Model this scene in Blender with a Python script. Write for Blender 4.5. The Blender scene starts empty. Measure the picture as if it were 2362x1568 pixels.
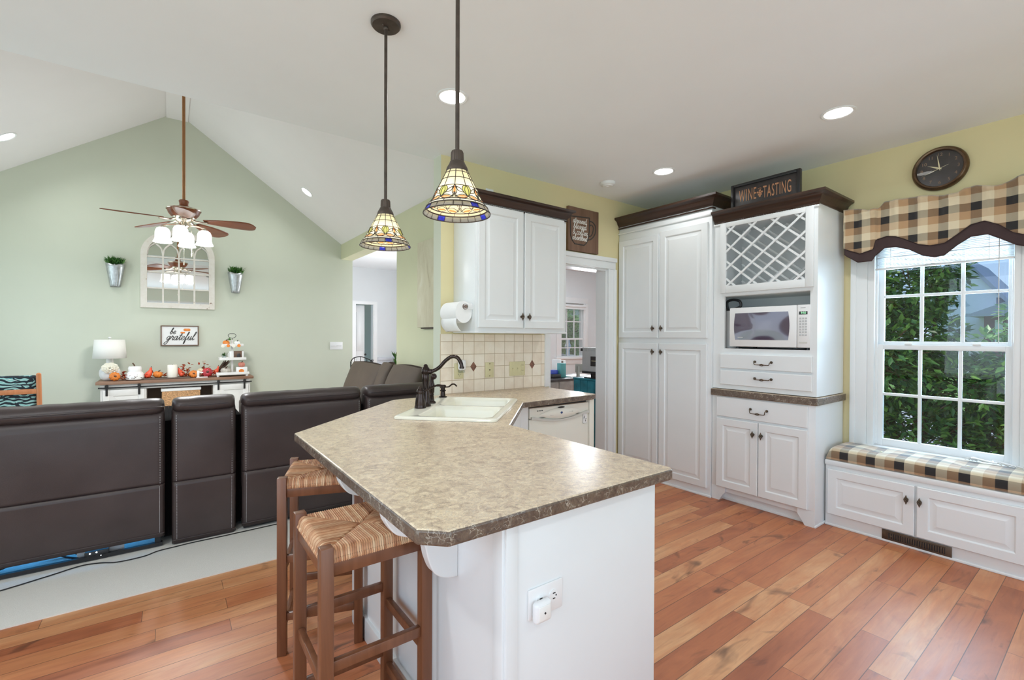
import bpy, bmesh, math, random
from mathutils import Vector, Matrix, noise
S = bpy.context.scene
COL = S.collection
PI = math.pi
# ---------------------------------------------------------------- camera
cam = bpy.data.cameras.new('camera'); camo = bpy.data.objects.new('camera', cam); COL.objects.link(camo)
cam.sensor_width = 36.0; cam.sensor_fit = 'HORIZONTAL'; cam.lens = 36.0 * 1066.0 / 2362.0
cam.clip_start = 0.05; cam.clip_end = 400
R3 = Matrix(((0.80353691, 0.0011168, -0.59525389), (-0.59524124, 0.00829041, -0.80350428), (0.00403754, 0.99996501, 0.00732641)))
# rows are the world axes in camera axes (camera looks down -z)
camo.matrix_world = Matrix.Translation((0, 0, 1.36)) @ R3.to_4x4()
S.camera = camo
# ---------------------------------------------------------------- world: pale blue daylight sky, brighter towards the horizon
w = bpy.data.worlds.new('sky'); S.world = w; w.use_nodes = True
wn = w.node_tree.nodes; wl = w.node_tree.links; wn.clear()
wo = wn.new('ShaderNodeOutputWorld'); wb = wn.new('ShaderNodeBackground')
tc = wn.new('ShaderNodeTexCoord'); sx = wn.new('ShaderNodeSeparateXYZ'); rp = wn.new('ShaderNodeValToRGB')
wl.new(tc.outputs['Generated'], sx.inputs[0]); wl.new(sx.outputs['Z'], rp.inputs[0])
e = rp.color_ramp.elements
e[0].position = 0.0; e[0].color = (0.55, 0.68, 0.85, 1); e[1].position = 0.5; e[1].color = (0.20, 0.42, 0.86, 1)
m = e.new(0.10); m.color = (0.42, 0.63, 0.92, 1)
wl.new(rp.outputs[0], wb.inputs[0]); wb.inputs[1].default_value = 0.95; wl.new(wb.outputs[0], wo.inputs[0])
# ---------------------------------------------------------------- sun, daylight at the visible windows, and added fill lamps
def sun(direction, energy, col):
    l = bpy.data.lights.new('sun', 'SUN'); l.energy = energy; l.color = col; l.angle = 0.01
    o = bpy.data.objects.new('sun', l); COL.objects.link(o); o.rotation_euler = Vector(direction).to_track_quat('-Z', 'Y').to_euler()
sun((0.06, -0.50, -0.86), 2.6, (1.0, 0.95, 0.86))
def area(name, loc, direction, sx_, sy_, power, col, spread=180):
    l = bpy.data.lights.new(name, 'AREA'); l.shape = 'RECTANGLE'; l.size = sx_; l.size_y = sy_; l.energy = power; l.color = col
    l.spread = math.radians(spread)
    o = bpy.data.objects.new(name, l); COL.objects.link(o); o.location = loc
    o.rotation_euler = Vector(direction).to_track_quat('-Z', 'Y').to_euler()
    return o
area('added_rear_fill', (0.9, -2.75, 1.25), (0, 1, 0.45), 4.6, 2.2, 76, (0.72, 0.87, 1.0))  # fill lamp added behind the camera to brighten the room
area('added_left_fill', (-1.86, 0.1, 1.45), (1, 0.05, 0.12), 3.6, 1.9, 54, (0.76, 0.89, 1.0))  # fill lamp added out of view on the left of the kitchen
area('added_living_fill', (-1.86, 5.2, 1.5), (1, 0, 0.15), 3.0, 1.9, 33, (0.78, 0.90, 1.0))  # fill lamp added out of view on the left of the living room
area('bench_window_daylight', (4.85, 0.95, 1.60), (-1, -0.22, -0.55), 1.3, 1.5, 80, (0.56, 0.78, 1.0))
for cx_, cy_, cw_ in ((-0.9, 1.9, 13), (-0.9, -0.8, 8), (2.0, -0.9, 8)): area('added_ceiling_fill', (cx_, cy_, 2.72), (0, 0, -1), 0.15, 0.15, cw_, (0.94, 0.98, 1.0), 160)  # unseen ceiling lamps added to brighten carpet, floor and counter
area('dining_window_daylight', (6.6, 6.2, 1.6), (-0.7, -1, 0.1), 0.7, 1.2, 90, (0.88, 0.94, 1.0))
area('added_foyer_fill', (3.85, 7.2, 1.6), (-1, 0.35, 0.1), 1.8, 1.8, 80, (0.93, 0.96, 1.0))  # unseen lamp added to brighten the foyer walls
S.view_settings.view_transform = 'Standard'; S.view_settings.look = 'None'
S.view_settings.exposure = 0.08; S.view_settings.gamma = 1.0; S.view_settings.use_curve_mapping = False
S.cycles.max_bounces = 10; S.cycles.diffuse_bounces = 6; S.cycles.glossy_bounces = 5; S.cycles.transmission_bounces = 8
S.cycles.transparent_max_bounces = 16; S.cycles.sample_clamp_indirect = 6.0; S.cycles.use_denoising = True
S.cycles.caustics_reflective = False; S.cycles.caustics_refractive = False
random.seed(7)

# ================================================================= materials
MATS = {}
class NT:
    """small helper round one material's node tree"""
    def __init__(s, name):
        s.m = bpy.data.materials.new(name); s.m.use_nodes = True; s.t = s.m.node_tree; s.n = s.t.nodes; s.l = s.t.links
        s.n.clear(); s.out = s.n.new('ShaderNodeOutputMaterial'); s.b = s.n.new('ShaderNodeBsdfPrincipled')
        s.l.new(s.b.outputs[0], s.out.inputs[0]); MATS[name] = s.m
    def node(s, typ, **kw):
        n = s.n.new('ShaderNode' + typ)
        for k, v in kw.items(): setattr(n, k, v)
        return n
    def setv(s, n, i, v):
        if v is None: return
        if hasattr(v, 'is_linked') or hasattr(v, 'links'): s.l.new(v, n.inputs[i])
        else: n.inputs[i].default_value = v
    def math(s, op, a, b=None, c=None):
        n = s.node('Math', operation=op); s.setv(n, 0, a); s.setv(n, 1, b); s.setv(n, 2, c); return n.outputs[0]
    def mix(s, f, a, b, typ='MIX'):
        n = s.node('MixRGB', blend_type=typ); s.setv(n, 0, f); s.setv(n, 1, a); s.setv(n, 2, b); return n.outputs[0]
    def ramp(s, f, stops, interp='LINEAR'):
        n = s.node('ValToRGB'); s.l.new(f, n.inputs[0]); e = n.color_ramp.elements; n.color_ramp.interpolation = interp
        while len(e) > 1: e.remove(e[-1])
        e[0].position = stops[0][0]; e[0].color = (*stops[0][1], 1)
        for p, c in stops[1:]:
            q = e.new(p); q.color = (*c, 1)
        return n.outputs[0]
    def coord(s, kind='Object'): return s.node('TexCoord').outputs[kind]
    def pos(s): return s.node('NewGeometry').outputs['Position']
    def xyz(s, v):
        n = s.node('SeparateXYZ'); s.l.new(v, n.inputs[0]); return n.outputs
    def vec(s, x, y, z):
        n = s.node('CombineXYZ'); s.setv(n, 0, x); s.setv(n, 1, y); s.setv(n, 2, z); return n.outputs[0]
    def scale(s, v, sc):
        n = s.node('Mapping'); s.l.new(v, n.inputs[0]); n.inputs[3].default_value = sc if isinstance(sc, tuple) else (sc,) * 3; return n.outputs[0]
    def noise(s, v, sc, det=3, rough=0.5, dist=0):
        n = s.node('TexNoise'); s.l.new(v, n.inputs['Vector']); n.inputs['Scale'].default_value = sc; n.inputs['Detail'].default_value = det
        n.inputs['Roughness'].default_value = rough; n.inputs['Distortion'].default_value = dist; return n.outputs
    def bump(s, h, strength=0.3, dist=0.01):
        n = s.node('Bump'); s.l.new(h, n.inputs['Height']); n.inputs['Strength'].default_value = strength; n.inputs['Distance'].default_value = dist
        s.l.new(n.outputs[0], s.b.inputs['Normal'])
    def base(s, v): s.setv(s.b, 'Base Color', v if hasattr(v, 'links') else (*v, 1))
    def rough(s, v): s.setv(s.b, 'Roughness', v)
def plain(name, col, rough=0.5, metal=0.0, var=0.06, sc=12, emit=None, es=1.0, bumps=0.0, spec=None, coat=0):
    t = NT(name); nz = t.noise(t.coord(), sc, 4)
    c0 = tuple(max(0, c * (1 - var)) for c in col); c1 = tuple(min(1, c * (1 + var)) for c in col)
    t.base(t.ramp(nz[0], [(0.3, c0), (0.7, c1)])); t.rough(rough); t.b.inputs['Metallic'].default_value = metal
    if emit: t.b.inputs['Emission Color'].default_value = (*emit, 1); t.b.inputs['Emission Strength'].default_value = es
    if bumps: t.bump(t.noise(t.coord(), sc * 12, 3)[0], bumps, 0.002)
    if spec is not None: t.b.inputs['Specular IOR Level'].default_value = spec
    if coat: t.b.inputs['Coat Weight'].default_value = coat
    return t.m
M_white = plain('white_cabinet_paint', (0.77, 0.79, 0.795), 0.32, var=0.012, sc=4)
M_trim = plain('white_trim_paint', (0.80, 0.815, 0.815), 0.30, var=0.012, sc=4)
M_ceil = plain('ceiling_paint', (0.86, 0.89, 0.90), 0.95, var=0.01, sc=3)
M_vault = plain('vault_ceiling_paint', (0.84, 0.81, 0.80), 0.95, var=0.01, sc=3)
M_gap_shade = plain('black_gap_shade', (0.010, 0.009, 0.009), 1.0, spec=0.05)  # stands for the dark shade between sofa modules
M_sage = plain('sage_wall_paint', (0.60, 0.625, 0.515), 0.75, var=0.02, sc=2, bumps=0.05)
M_moss = plain('yellow_green_wall_paint', (0.61, 0.61, 0.42), 0.75, var=0.02, sc=2, bumps=0.05)
M_khaki = plain('khaki_wall_paint', (0.72, 0.635, 0.37), 0.8, var=0.02, sc=2, bumps=0.05)
M_grey_wall = plain('pale_grey_wall_paint', (0.72, 0.745, 0.755), 0.85, var=0.015, sc=2)
M_green_wall = plain('green_room_paint', (0.20, 0.40, 0.26), 0.8, var=0.02, sc=2)
M_bronze = plain('oil_rubbed_bronze', (0.045, 0.032, 0.028), 0.22, 0.85, var=0.3, sc=30)
M_pewter = plain('antique_brass_hardware', (0.13, 0.095, 0.065), 0.35, 0.8, var=0.4, sc=80)
M_rod = plain('pendant_bronze', (0.085, 0.065, 0.052), 0.45, 0.5, var=0.25, sc=20)
M_black = plain('black_plastic', (0.02, 0.02, 0.022), 0.35, var=0.1)
M_ivory = plain('ivory_plastic', (0.66, 0.60, 0.36), 0.4, var=0.03)
M_plastic = plain('white_plastic', (0.82, 0.82, 0.82), 0.35, var=0.01)
M_porcelain = plain('cream_sink_enamel', (0.86, 0.84, 0.72), 0.14, var=0.01, coat=0.3)
M_appl = plain('almond_appliance_enamel', (0.80, 0.775, 0.69), 0.25, var=0.01)
M_appl_grey = plain('appliance_grey_trim', (0.60, 0.585, 0.54), 0.35, var=0.02)
M_lead = plain('lead_came', (0.06, 0.045, 0.035), 0.4, 0.6, var=0.3, sc=60)
M_chrome = plain('brushed_nickel', (0.72, 0.66, 0.56), 0.22, 1.0, var=0.05)
M_blackmetal = plain('black_iron', (0.03, 0.028, 0.027), 0.5, 0.4, var=0.2)
M_brass_vent = plain('bronze_register', (0.12, 0.085, 0.06), 0.45, 0.6, var=0.2, sc=30)
M_galv = plain('galvanised_steel', (0.50, 0.52, 0.53), 0.38, 0.8, var=0.18, sc=30)
M_paper = plain('paper_towel', (0.86, 0.86, 0.85), 0.9, var=0.01, bumps=0.1)
M_card = plain('cardboard_core', (0.22, 0.16, 0.13), 0.9)
M_teal = plain('teal_painted_wood', (0.015, 0.20, 0.27), 0.5, var=0.35, sc=9)
M_silver = plain('silver_plastic', (0.52, 0.53, 0.54), 0.4, var=0.04)
M_greychair = plain('grey_chair_paint', (0.50, 0.49, 0.46), 0.5)
M_mirror = plain('mirror_glass', (0.86, 0.87, 0.87), 0.02, 1.0, var=0.0)
M_lampshade = plain('white_linen_shade', (0.80, 0.78, 0.72), 0.9, var=0.02, bumps=0.2)
M_ceram = plain('white_ceramic', (0.84, 0.83, 0.80), 0.3, var=0.02)
M_orange = plain('orange_pumpkin', (0.78, 0.23, 0.03), 0.5, var=0.25, sc=18)
M_red = plain('red_leaves', (0.50, 0.045, 0.03), 0.6, var=0.5, sc=40)
M_redgourd = plain('red_orange_gourd', (0.75, 0.09, 0.035), 0.4, var=0.3, sc=14)
M_stem = plain('brown_stem', (0.10, 0.055, 0.03), 0.8, var=0.3)
M_candle = plain('cream_candle_wax', (0.83, 0.79, 0.68), 0.5, var=0.01)
M_basket = plain('wicker_basket', (0.50, 0.28, 0.13), 0.8, var=0.5, sc=90)
M_dkinside = plain('dark_cabinet_interior', (0.14, 0.10, 0.075), 0.8)
M_letter_w = plain('white_lettering', (0.85, 0.84, 0.80), 0.6, var=0.0)
M_letter_k = plain('black_lettering', (0.05, 0.045, 0.04), 0.7, var=0.0)
M_letter_o = plain('copper_lettering', (0.56, 0.27, 0.14), 0.5, var=0.1)
M_blackboard = plain('black_sign_board', (0.045, 0.038, 0.038), 0.35, var=0.25, sc=25)
M_canvas_edge = plain('dark_canvas_edge', (0.07, 0.05, 0.04), 0.8)
M_grass = plain('lawn_grass', (0.16, 0.30, 0.05), 0.9, var=0.35, sc=3)
M_housew = plain('pale_siding', (0.72, 0.76, 0.78), 0.8, var=0.04)
M_roof = plain('grey_roof_shingle', (0.32, 0.36, 0.42), 0.9, var=0.15, sc=30)
M_stone = plain('white_garden_stone', (0.72, 0.76, 0.82), 0.8)
M_fence = plain('weathered_fence_wood', (0.17, 0.14, 0.115), 0.9, var=0.3, sc=20)
M_drive = plain('pale_concrete', (0.55, 0.55, 0.53), 0.9)
M_cord = plain('black_cord', (0.015, 0.014, 0.014), 0.5)
M_screenblue = plain('blue_button', (0.03, 0.07, 0.22), 0.35, var=0.0)
M_blue = plain('blue_plastic', (0.05, 0.09, 0.50), 0.4)
M_desk = plain('grey_desk_wood', (0.33, 0.30, 0.27), 0.6, var=0.2)
M_blanket = plain('pale_blue_grey_paint', (0.62, 0.66, 0.72), 0.7)
def emissive(name, col, strength):
    t = NT(name); t.base((0.8, 0.8, 0.8)); t.b.inputs['Emission Color'].default_value = (*col, 1); t.b.inputs['Emission Strength'].default_value = strength; t.rough(0.5)
    return t.m
M_can = emissive('downlight_lens', (1.0, 0.97, 0.92), 9.0)
M_bulbglass = emissive('lit_frosted_glass', (1.0, 0.98, 0.96), 2.4)
M_added_glow = emissive('added_blue_glow', (0.06, 0.42, 1.0), 9.0)  # glow added for the blue light under the sofa
M_led_dot = emissive('white_led', (0.8, 0.9, 1.0), 6.0)
M_clockgreen = emissive('green_display', (0.05, 0.9, 0.25), 0.9)
M_nightlens = emissive('night_light_lens', (1, 1, 1), 0.05)
def glass_thin(name, tint=(1, 1, 1), gl=0.06):
    t = NT(name); tr = t.node('BsdfTransparent'); tr.inputs[0].default_value = (*tint, 1); g = t.node('BsdfGlossy'); g.inputs['Roughness'].default_value = 0.01
    lw = t.node('LayerWeight'); lw.inputs[0].default_value = 0.35
    mx = t.node('MixShader'); t.l.new(t.math('MULTIPLY_ADD', lw.outputs['Fresnel'], 0.35, gl), mx.inputs[0]); t.l.new(tr.outputs[0], mx.inputs[1]); t.l.new(g.outputs[0], mx.inputs[2])
    t.l.new(mx.outputs[0], t.out.inputs[0]); return t.m
M_glass = glass_thin('window_glass', gl=0.008)
M_jar = glass_thin('jar_glass', (0.92, 0.95, 0.95), 0.08)
def tiffany(name, col, es, tr_=0.6):
    t = NT(name); nz = t.noise(t.coord(), 40, 3); c = t.mix(t.math('MULTIPLY', nz[0], 0.5), (*col, 1), (*[min(1, x * 1.1 + 0.03) for x in col], 1))
    t.base(c); t.l.new(c, t.b.inputs['Emission Color']); t.b.inputs['Emission Strength'].default_value = es; t.rough(0.25)
    tr = t.node('BsdfTranslucent'); t.l.new(c, tr.inputs[0]); mx = t.node('MixShader'); mx.inputs[0].default_value = tr_; t.l.new(t.b.outputs[0], mx.inputs[1]); t.l.new(tr.outputs[0], mx.inputs[2]); t.l.new(mx.outputs[0], t.out.inputs[0]); return t.m
M_tcream = tiffany('cream_stained_glass', (0.88, 0.80, 0.52), 0.5)
M_tgreen = tiffany('yellow_green_stained_glass', (0.66, 0.68, 0.26), 0.5)
M_tamber = tiffany('amber_stained_glass', (0.82, 0.33, 0.10), 0.5)
M_twhite = tiffany('white_stained_glass', (0.92, 0.91, 0.88), 0.5)
M_tclear = tiffany('ripple_clear_glass', (0.62, 0.60, 0.56), 0.0, 0.85)
M_tdark = plain('dark_textured_glass', (0.10, 0.085, 0.07), 0.2, var=0.6, sc=120)
M_tblue = plain('cobalt_glass', (0.02, 0.03, 0.42), 0.15, var=0.4, sc=120)

def wood(name, c0, c1, axis=0, sc=1.0, rough=0.45, streak=26):
    t = NT(name); sv = [streak * sc] * 3; sv[axis] = 1.6 * sc
    nz = t.noise(t.scale(t.coord(), tuple(sv)), 1.0, 5, 0.6, 0.6); t.base(t.ramp(nz[0], [(0.28, c0), (0.72, c1)])); t.rough(rough)
    t.bump(nz[0], 0.08, 0.002); return t.m
M_stool = wood('walnut_stained_beech', (0.135, 0.050, 0.022), (0.215, 0.085, 0.040), 2, 1.2, 0.32)
M_crown = wood('dark_stained_moulding', (0.022, 0.011, 0.007), (0.065, 0.032, 0.020), 1, 1.0, 0.30)
M_crownx = wood('dark_stained_moulding_lengthwise', (0.022, 0.011, 0.007), (0.065, 0.032, 0.020), 0, 1.0, 0.30)
M_fanwood = wood('cherry_fan_blade', (0.16, 0.045, 0.016), (0.30, 0.085, 0.03), 0, 1.0, 0.35)
M_sign_wood = wood('brown_sign_wood', (0.14, 0.072, 0.042), (0.22, 0.125, 0.078), 2, 1.2, 0.6)
M_buffet_top = wood('rustic_brown_top', (0.20, 0.10, 0.06), (0.32, 0.19, 0.12), 0, 1.0, 0.5)
M_chairwood = wood('honey_oak_chair', (0.40, 0.14, 0.05), (0.55, 0.22, 0.09), 2, 1.0, 0.4)
M_frame_brown = wood('brown_picture_frame', (0.11, 0.055, 0.03), (0.18, 0.10, 0.06), 0, 1.0, 0.5)

# wood floor: boards run along X, each board with its own tone, grain, knots and dark seams
def floor_mat():
    t = NT('hardwood_floor'); P = t.xyz(t.pos()); x, y = P[0], P[1]
    ry = t.math('DIVIDE', y, 0.1075); row = t.math('FLOOR', ry); fy = t.math('FRACT', ry)
    wn_ = t.node('TexWhiteNoise', noise_dimensions='1D'); t.l.new(row, wn_.inputs['W'])
    cx_ = t.math('ADD', t.math('DIVIDE', x, 1.15), t.math('MULTIPLY', wn_.outputs[0], 7.3)); col = t.math('FLOOR', cx_); fx = t.math('FRACT', cx_)
    w2 = t.node('TexWhiteNoise', noise_dimensions='2D'); t.l.new(t.vec(row, col, 0.0), w2.inputs['Vector'])
    off0 = t.math('MULTIPLY', w2.outputs[0], 40.0)
    soft = t.noise(t.vec(t.math('ADD', t.math('MULTIPLY', x, 2.2), off0), t.math('MULTIPLY', y, 7.0), off0), 1.0, 4, 0.6, 0.8)[0]
    tone = t.ramp(t.math('ADD', t.math('MULTIPLY', w2.outputs[0], 0.44), t.math('MULTIPLY', soft, 0.58)), [(0.20, (0.33, 0.098, 0.040)), (0.40, (0.47, 0.155, 0.062)), (0.60, (0.57, 0.232, 0.098)), (0.82, (0.68, 0.37, 0.185))])
    off = t.math('MULTIPLY', w2.outputs[0], 40.0)
    gv = t.vec(t.math('ADD', t.math('MULTIPLY', x, 1.6), off), t.math('MULTIPLY', y, 24.0), off)
    g = t.noise(gv, 1.5, 6, 0.62, 0.9)[0]
    c = t.mix(0.85, tone, t.ramp(g, [(0.22, (0.55, 0.44, 0.36)), (0.42, (0.92, 0.90, 0.88)), (0.58, (1.02, 1.02, 1.0)), (0.78, (1.22, 1.22, 1.18))]), 'MULTIPLY')
    kv = t.vec(t.math('ADD', t.math('MULTIPLY', x, 2.1), off), t.math('MULTIPLY', y, 5.0), off)
    k = t.noise(kv, 1.3, 3, 0.55, 1.2)[0]
    c = t.mix(t.math('MULTIPLY', t.ramp(k, [(0.61, (0, 0, 0)), (0.74, (1, 1, 1))]), 0.75), c, (0.065, 0.024, 0.012, 1))
    sy = t.math('LESS_THAN', t.math('ABSOLUTE', t.math('SUBTRACT', fy, 0.5)), 0.486); sx_ = t.math('LESS_THAN', t.math('ABSOLUTE', t.math('SUBTRACT', fx, 0.5)), 0.4989)
    seam = t.math('MULTIPLY', sy, sx_)
    c = t.mix(t.math('MULTIPLY', t.math('SUBTRACT', 1.0, seam), 0.75), c, (0.05, 0.028, 0.018, 1)); t.base(c)
    t.rough(t.math('MULTIPLY_ADD', g, 0.16, 0.33)); t.b.inputs['Specular IOR Level'].default_value = 0.62; t.bump(t.math('ADD', t.math('MULTIPLY', seam, 0.6), t.math('MULTIPLY', g, 0.4)), 0.25, 0.004)
    return t.m
M_floor = floor_mat()
def carpet_mat():
    t = NT('cream_carpet'); a = t.noise(t.pos(), 260, 3, 0.7)[0]; b = t.noise(t.pos(), 5, 3)[0]
    c = t.mix(a, (0.74, 0.715, 0.67, 1), (0.96, 0.94, 0.89, 1)); t.base(t.mix(t.math('MULTIPLY', b, 0.25), c, (0.86, 0.83, 0.78, 1))); t.rough(0.98); t.bump(a, 0.6, 0.006); return t.m
M_carpet = carpet_mat()
def laminate(name, k, deep):
    t = NT(name); p = t.pos(); wv = t.noise(p, 6, 4, 0.6)
    big = t.noise(p, 30, 6, 0.74, 1.3)[0]; fine = t.noise(t.scale(p, (1.0, 1.4, 1.0)), 95, 5, 0.7, 2.0)[0]
    c = t.ramp(big, [(q_, tuple(v_ * m_ for v_, m_ in zip(c_, k))) for q_, c_ in ((0.30, (0.20, 0.15, 0.11)), (0.45, (0.35, 0.275, 0.195)), (0.58, (0.47, 0.385, 0.265)), (0.75, (0.56, 0.475, 0.34)))])
    c = t.mix(t.ramp(fine, [(0.50, (0, 0, 0)), (0.64, (0.8, 0.8, 0.8))]), c, (*deep, 1))
    add = t.node('VectorMath', operation='ADD'); t.l.new(t.scale(p, 1.0), add.inputs[0])
    mul = t.node('VectorMath', operation='SCALE'); t.l.new(wv[1], mul.inputs[0]); mul.inputs['Scale'].default_value = 0.08; t.l.new(mul.outputs[0], add.inputs[1])
    nz2 = t.node('VectorMath', operation='SCALE'); t.l.new(t.noise(p, 40, 3)[1], nz2.inputs[0]); nz2.inputs['Scale'].default_value = 0.025
    add2 = t.node('VectorMath', operation='ADD'); t.l.new(add.outputs[0], add2.inputs[0]); t.l.new(nz2.outputs[0], add2.inputs[1])
    v = t.node('TexVoronoi', feature='DISTANCE_TO_EDGE'); t.l.new(add2.outputs[0], v.inputs['Vector']); v.inputs['Scale'].default_value = 60
    vein = t.ramp(v.outputs['Distance'], [(0.0, (1, 1, 1)), (0.045, (0, 0, 0))]); brk = t.ramp(t.noise(p, 30, 2)[0], [(0.45, (0, 0, 0)), (0.6, (1, 1, 1))])
    t.base(t.mix(t.math('MULTIPLY', t.math('MULTIPLY', vein, brk), 0.7), c, (0.66, 0.60, 0.50, 1))); t.rough(t.math('MULTIPLY_ADD', fine, 0.12, 0.22)); return t.m
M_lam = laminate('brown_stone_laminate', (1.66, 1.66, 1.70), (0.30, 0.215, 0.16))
M_lam_shaded = laminate('shaded_stone_laminate_edge', (0.36, 0.32, 0.33), (0.085, 0.060, 0.055))  # darker copy of the counter laminate; shade on its sides put into the colour
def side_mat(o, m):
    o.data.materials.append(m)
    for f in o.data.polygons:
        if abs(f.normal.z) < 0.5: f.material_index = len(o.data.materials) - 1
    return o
def face_mat(o, m, axis, sign):
    o.data.materials.append(m)
    for f in o.data.polygons:
        if f.normal[axis] * sign > 0.9: f.material_index = len(o.data.materials) - 1
    return o
def leather():
    t = NT('dark_brown_leather'); p = t.coord(); a = t.noise(p, 3.5, 4)[0]; f = t.noise(p, 240, 2)[0]
    t.base(t.ramp(a, [(0.3, (0.045, 0.031, 0.030)), (0.7, (0.066, 0.047, 0.045))])); t.rough(0.40); t.bump(f, 0.18, 0.002); return t.m
M_leather = leather()
M_suede = plain('brown_suede_cushion', (0.10, 0.072, 0.052), 0.7, var=0.1, sc=5, bumps=0.15)
M_stitch = plain('grey_stitching', (0.55, 0.55, 0.57), 0.7, var=0.0)
def tilemat():
    t = NT('tumbled_beige_tile'); P = t.xyz(t.pos()); u = t.math('DIVIDE', t.math('SUBTRACT', P[0], 1.652), 0.0998); v = t.math('DIVIDE', t.math('SUBTRACT', P[2], 0.918), 0.1005)
    fu = t.math('FRACT', u); fv = t.math('FRACT', v); w2 = t.node('TexWhiteNoise', noise_dimensions='2D'); t.l.new(t.vec(t.math('FLOOR', u), t.math('FLOOR', v), 0.0), w2.inputs['Vector'])
    nz = t.noise(t.pos(), 14, 5, 0.6)[0]
    c = t.ramp(t.math('ADD', t.math('MULTIPLY', nz, 0.7), t.math('MULTIPLY', w2.outputs[0], 0.3)), [(0.25, (0.78, 0.66, 0.53)), (0.55, (0.87, 0.78, 0.65)), (0.8, (0.92, 0.85, 0.74))])
    g = t.math('MULTIPLY', t.math('LESS_THAN', t.math('ABSOLUTE', t.math('SUBTRACT', fu, 0.5)), 0.478), t.math('LESS_THAN', t.math('ABSOLUTE', t.math('SUBTRACT', fv, 0.5)), 0.478))
    t.base(t.mix(g, (0.52, 0.41, 0.28, 1), c)); t.rough(0.42); t.bump(g, 0.4, 0.004); return t.m
M_tile = tilemat()
M_accent = plain('rust_marble_accent', (0.24, 0.11, 0.075), 0.4, var=0.4, sc=60)
def plaid(name, period, uvs=True):
    t = NT(name); uv = t.xyz(t.node('UVMap').outputs[0])
    def yarn(v): return t.ramp(t.math('FRACT', t.math('DIVIDE', v, period)), [(0, (0.70, 0.60, 0.42)), (0.3333, (0.44, 0.27, 0.14)), (0.6667, (0.012, 0.010, 0.010))], 'CONSTANT')
    th = t.noise(t.coord('UV'), 900, 2)[0]
    c = t.mix(t.math('MULTIPLY_ADD', th, 0.9, 0.05), yarn(uv[0]), yarn(uv[1])); t.base(c); t.rough(0.85); t.bump(th, 0.3, 0.002)
    t.b.inputs['Sheen Weight'].default_value = 0.5; return t.m
M_plaid = plaid('buffalo_check_fabric', 0.155)
M_brownfab = plain('brown_suede_band', (0.046, 0.024, 0.024), 0.8, var=0.1, sc=20, bumps=0.1)
def rush():
    t = NT('woven_rush'); P = t.xyz(t.coord()); ax = t.math('ABSOLUTE', P[0]); ay = t.math('ABSOLUTE', P[1])
    side = t.math('GREATER_THAN', ax, t.math('MULTIPLY', ay, 0.94)); s = t.math('ADD', t.math('MULTIPLY', side, P[1]), t.math('MULTIPLY', t.math('SUBTRACT', 1.0, side), P[0]))
    q = t.math('DIVIDE', s, 0.0068); cell = t.math('FLOOR', q); fr = t.math('ABSOLUTE', t.math('SUBTRACT', t.math('FRACT', q), 0.5))
    w1 = t.node('TexWhiteNoise', noise_dimensions='2D'); t.l.new(t.vec(cell, side, 0.0), w1.inputs['Vector'])
    nz = t.noise(t.scale(t.coord(), (30, 30, 30)), 1.5, 4)[0]
    c = t.ramp(t.math('ADD', t.math('MULTIPLY', w1.outputs[0], 0.5), t.math('MULTIPLY', nz, 0.6)), [(0.2, (0.36, 0.14, 0.06)), (0.5, (0.62, 0.32, 0.165)), (0.85, (0.82, 0.57, 0.35))])
    t.base(t.mix(t.ramp(fr, [(0.34, (0, 0, 0)), (0.5, (0.8, 0.8, 0.8))]), c, (0.10, 0.038, 0.018, 1))); t.rough(0.6)
    t.bump(t.math('SUBTRACT', 0.5, fr), 0.5, 0.005); return t.m
M_rush = rush()
def brick():
    t = NT('red_brick'); b = t.node('TexBrick'); P = t.xyz(t.pos()); t.l.new(t.vec(t.math('ADD', P[0], P[1]), P[2], 0.0), b.inputs['Vector']); b.inputs['Scale'].default_value = 4.5
    b.inputs['Color1'].default_value = (0.20, 0.075, 0.065, 1); b.inputs['Color2'].default_value = (0.15, 0.055, 0.05, 1); b.inputs['Mortar'].default_value = (0.35, 0.28, 0.26, 1); b.inputs['Mortar Size'].default_value = 0.01
    t.base(b.outputs[0]); t.rough(0.9); return t.m
M_brick = brick()
def leafmat(name, c0, c1, c2):
    t = NT(name); oi = t.node('NewGeometry'); w1 = oi.outputs['Random Per Island']
    t.base(t.ramp(w1, [(0.0, c0), (0.5, c1), (1.0, c2)])); t.rough(0.35); t.b.inputs['Transmission Weight'].default_value = 0.0
    tr = t.node('BsdfTranslucent'); t.l.new(t.ramp(w1, [(0.0, c1), (1.0, c2)]), tr.inputs[0]); mx = t.node('MixShader'); mx.inputs[0].default_value = 0.25
    t.l.new(t.b.outputs[0], mx.inputs[1]); t.l.new(tr.outputs[0], mx.inputs[2]); t.l.new(mx.outputs[0], t.out.inputs[0]); return t.m
M_leaf = leafmat('shrub_leaves', (0.018, 0.055, 0.018), (0.05, 0.14, 0.03), (0.20, 0.36, 0.07))
M_leaf2 = leafmat('light_green_leaves', (0.08, 0.22, 0.06), (0.22, 0.45, 0.12), (0.45, 0.68, 0.28))
M_herb = leafmat('faux_greenery', (0.02, 0.08, 0.015), (0.05, 0.17, 0.03), (0.12, 0.28, 0.06))
M_fall = leafmat('autumn_leaves', (0.30, 0.02, 0.02), (0.55, 0.06, 0.02), (0.60, 0.22, 0.05))
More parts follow.
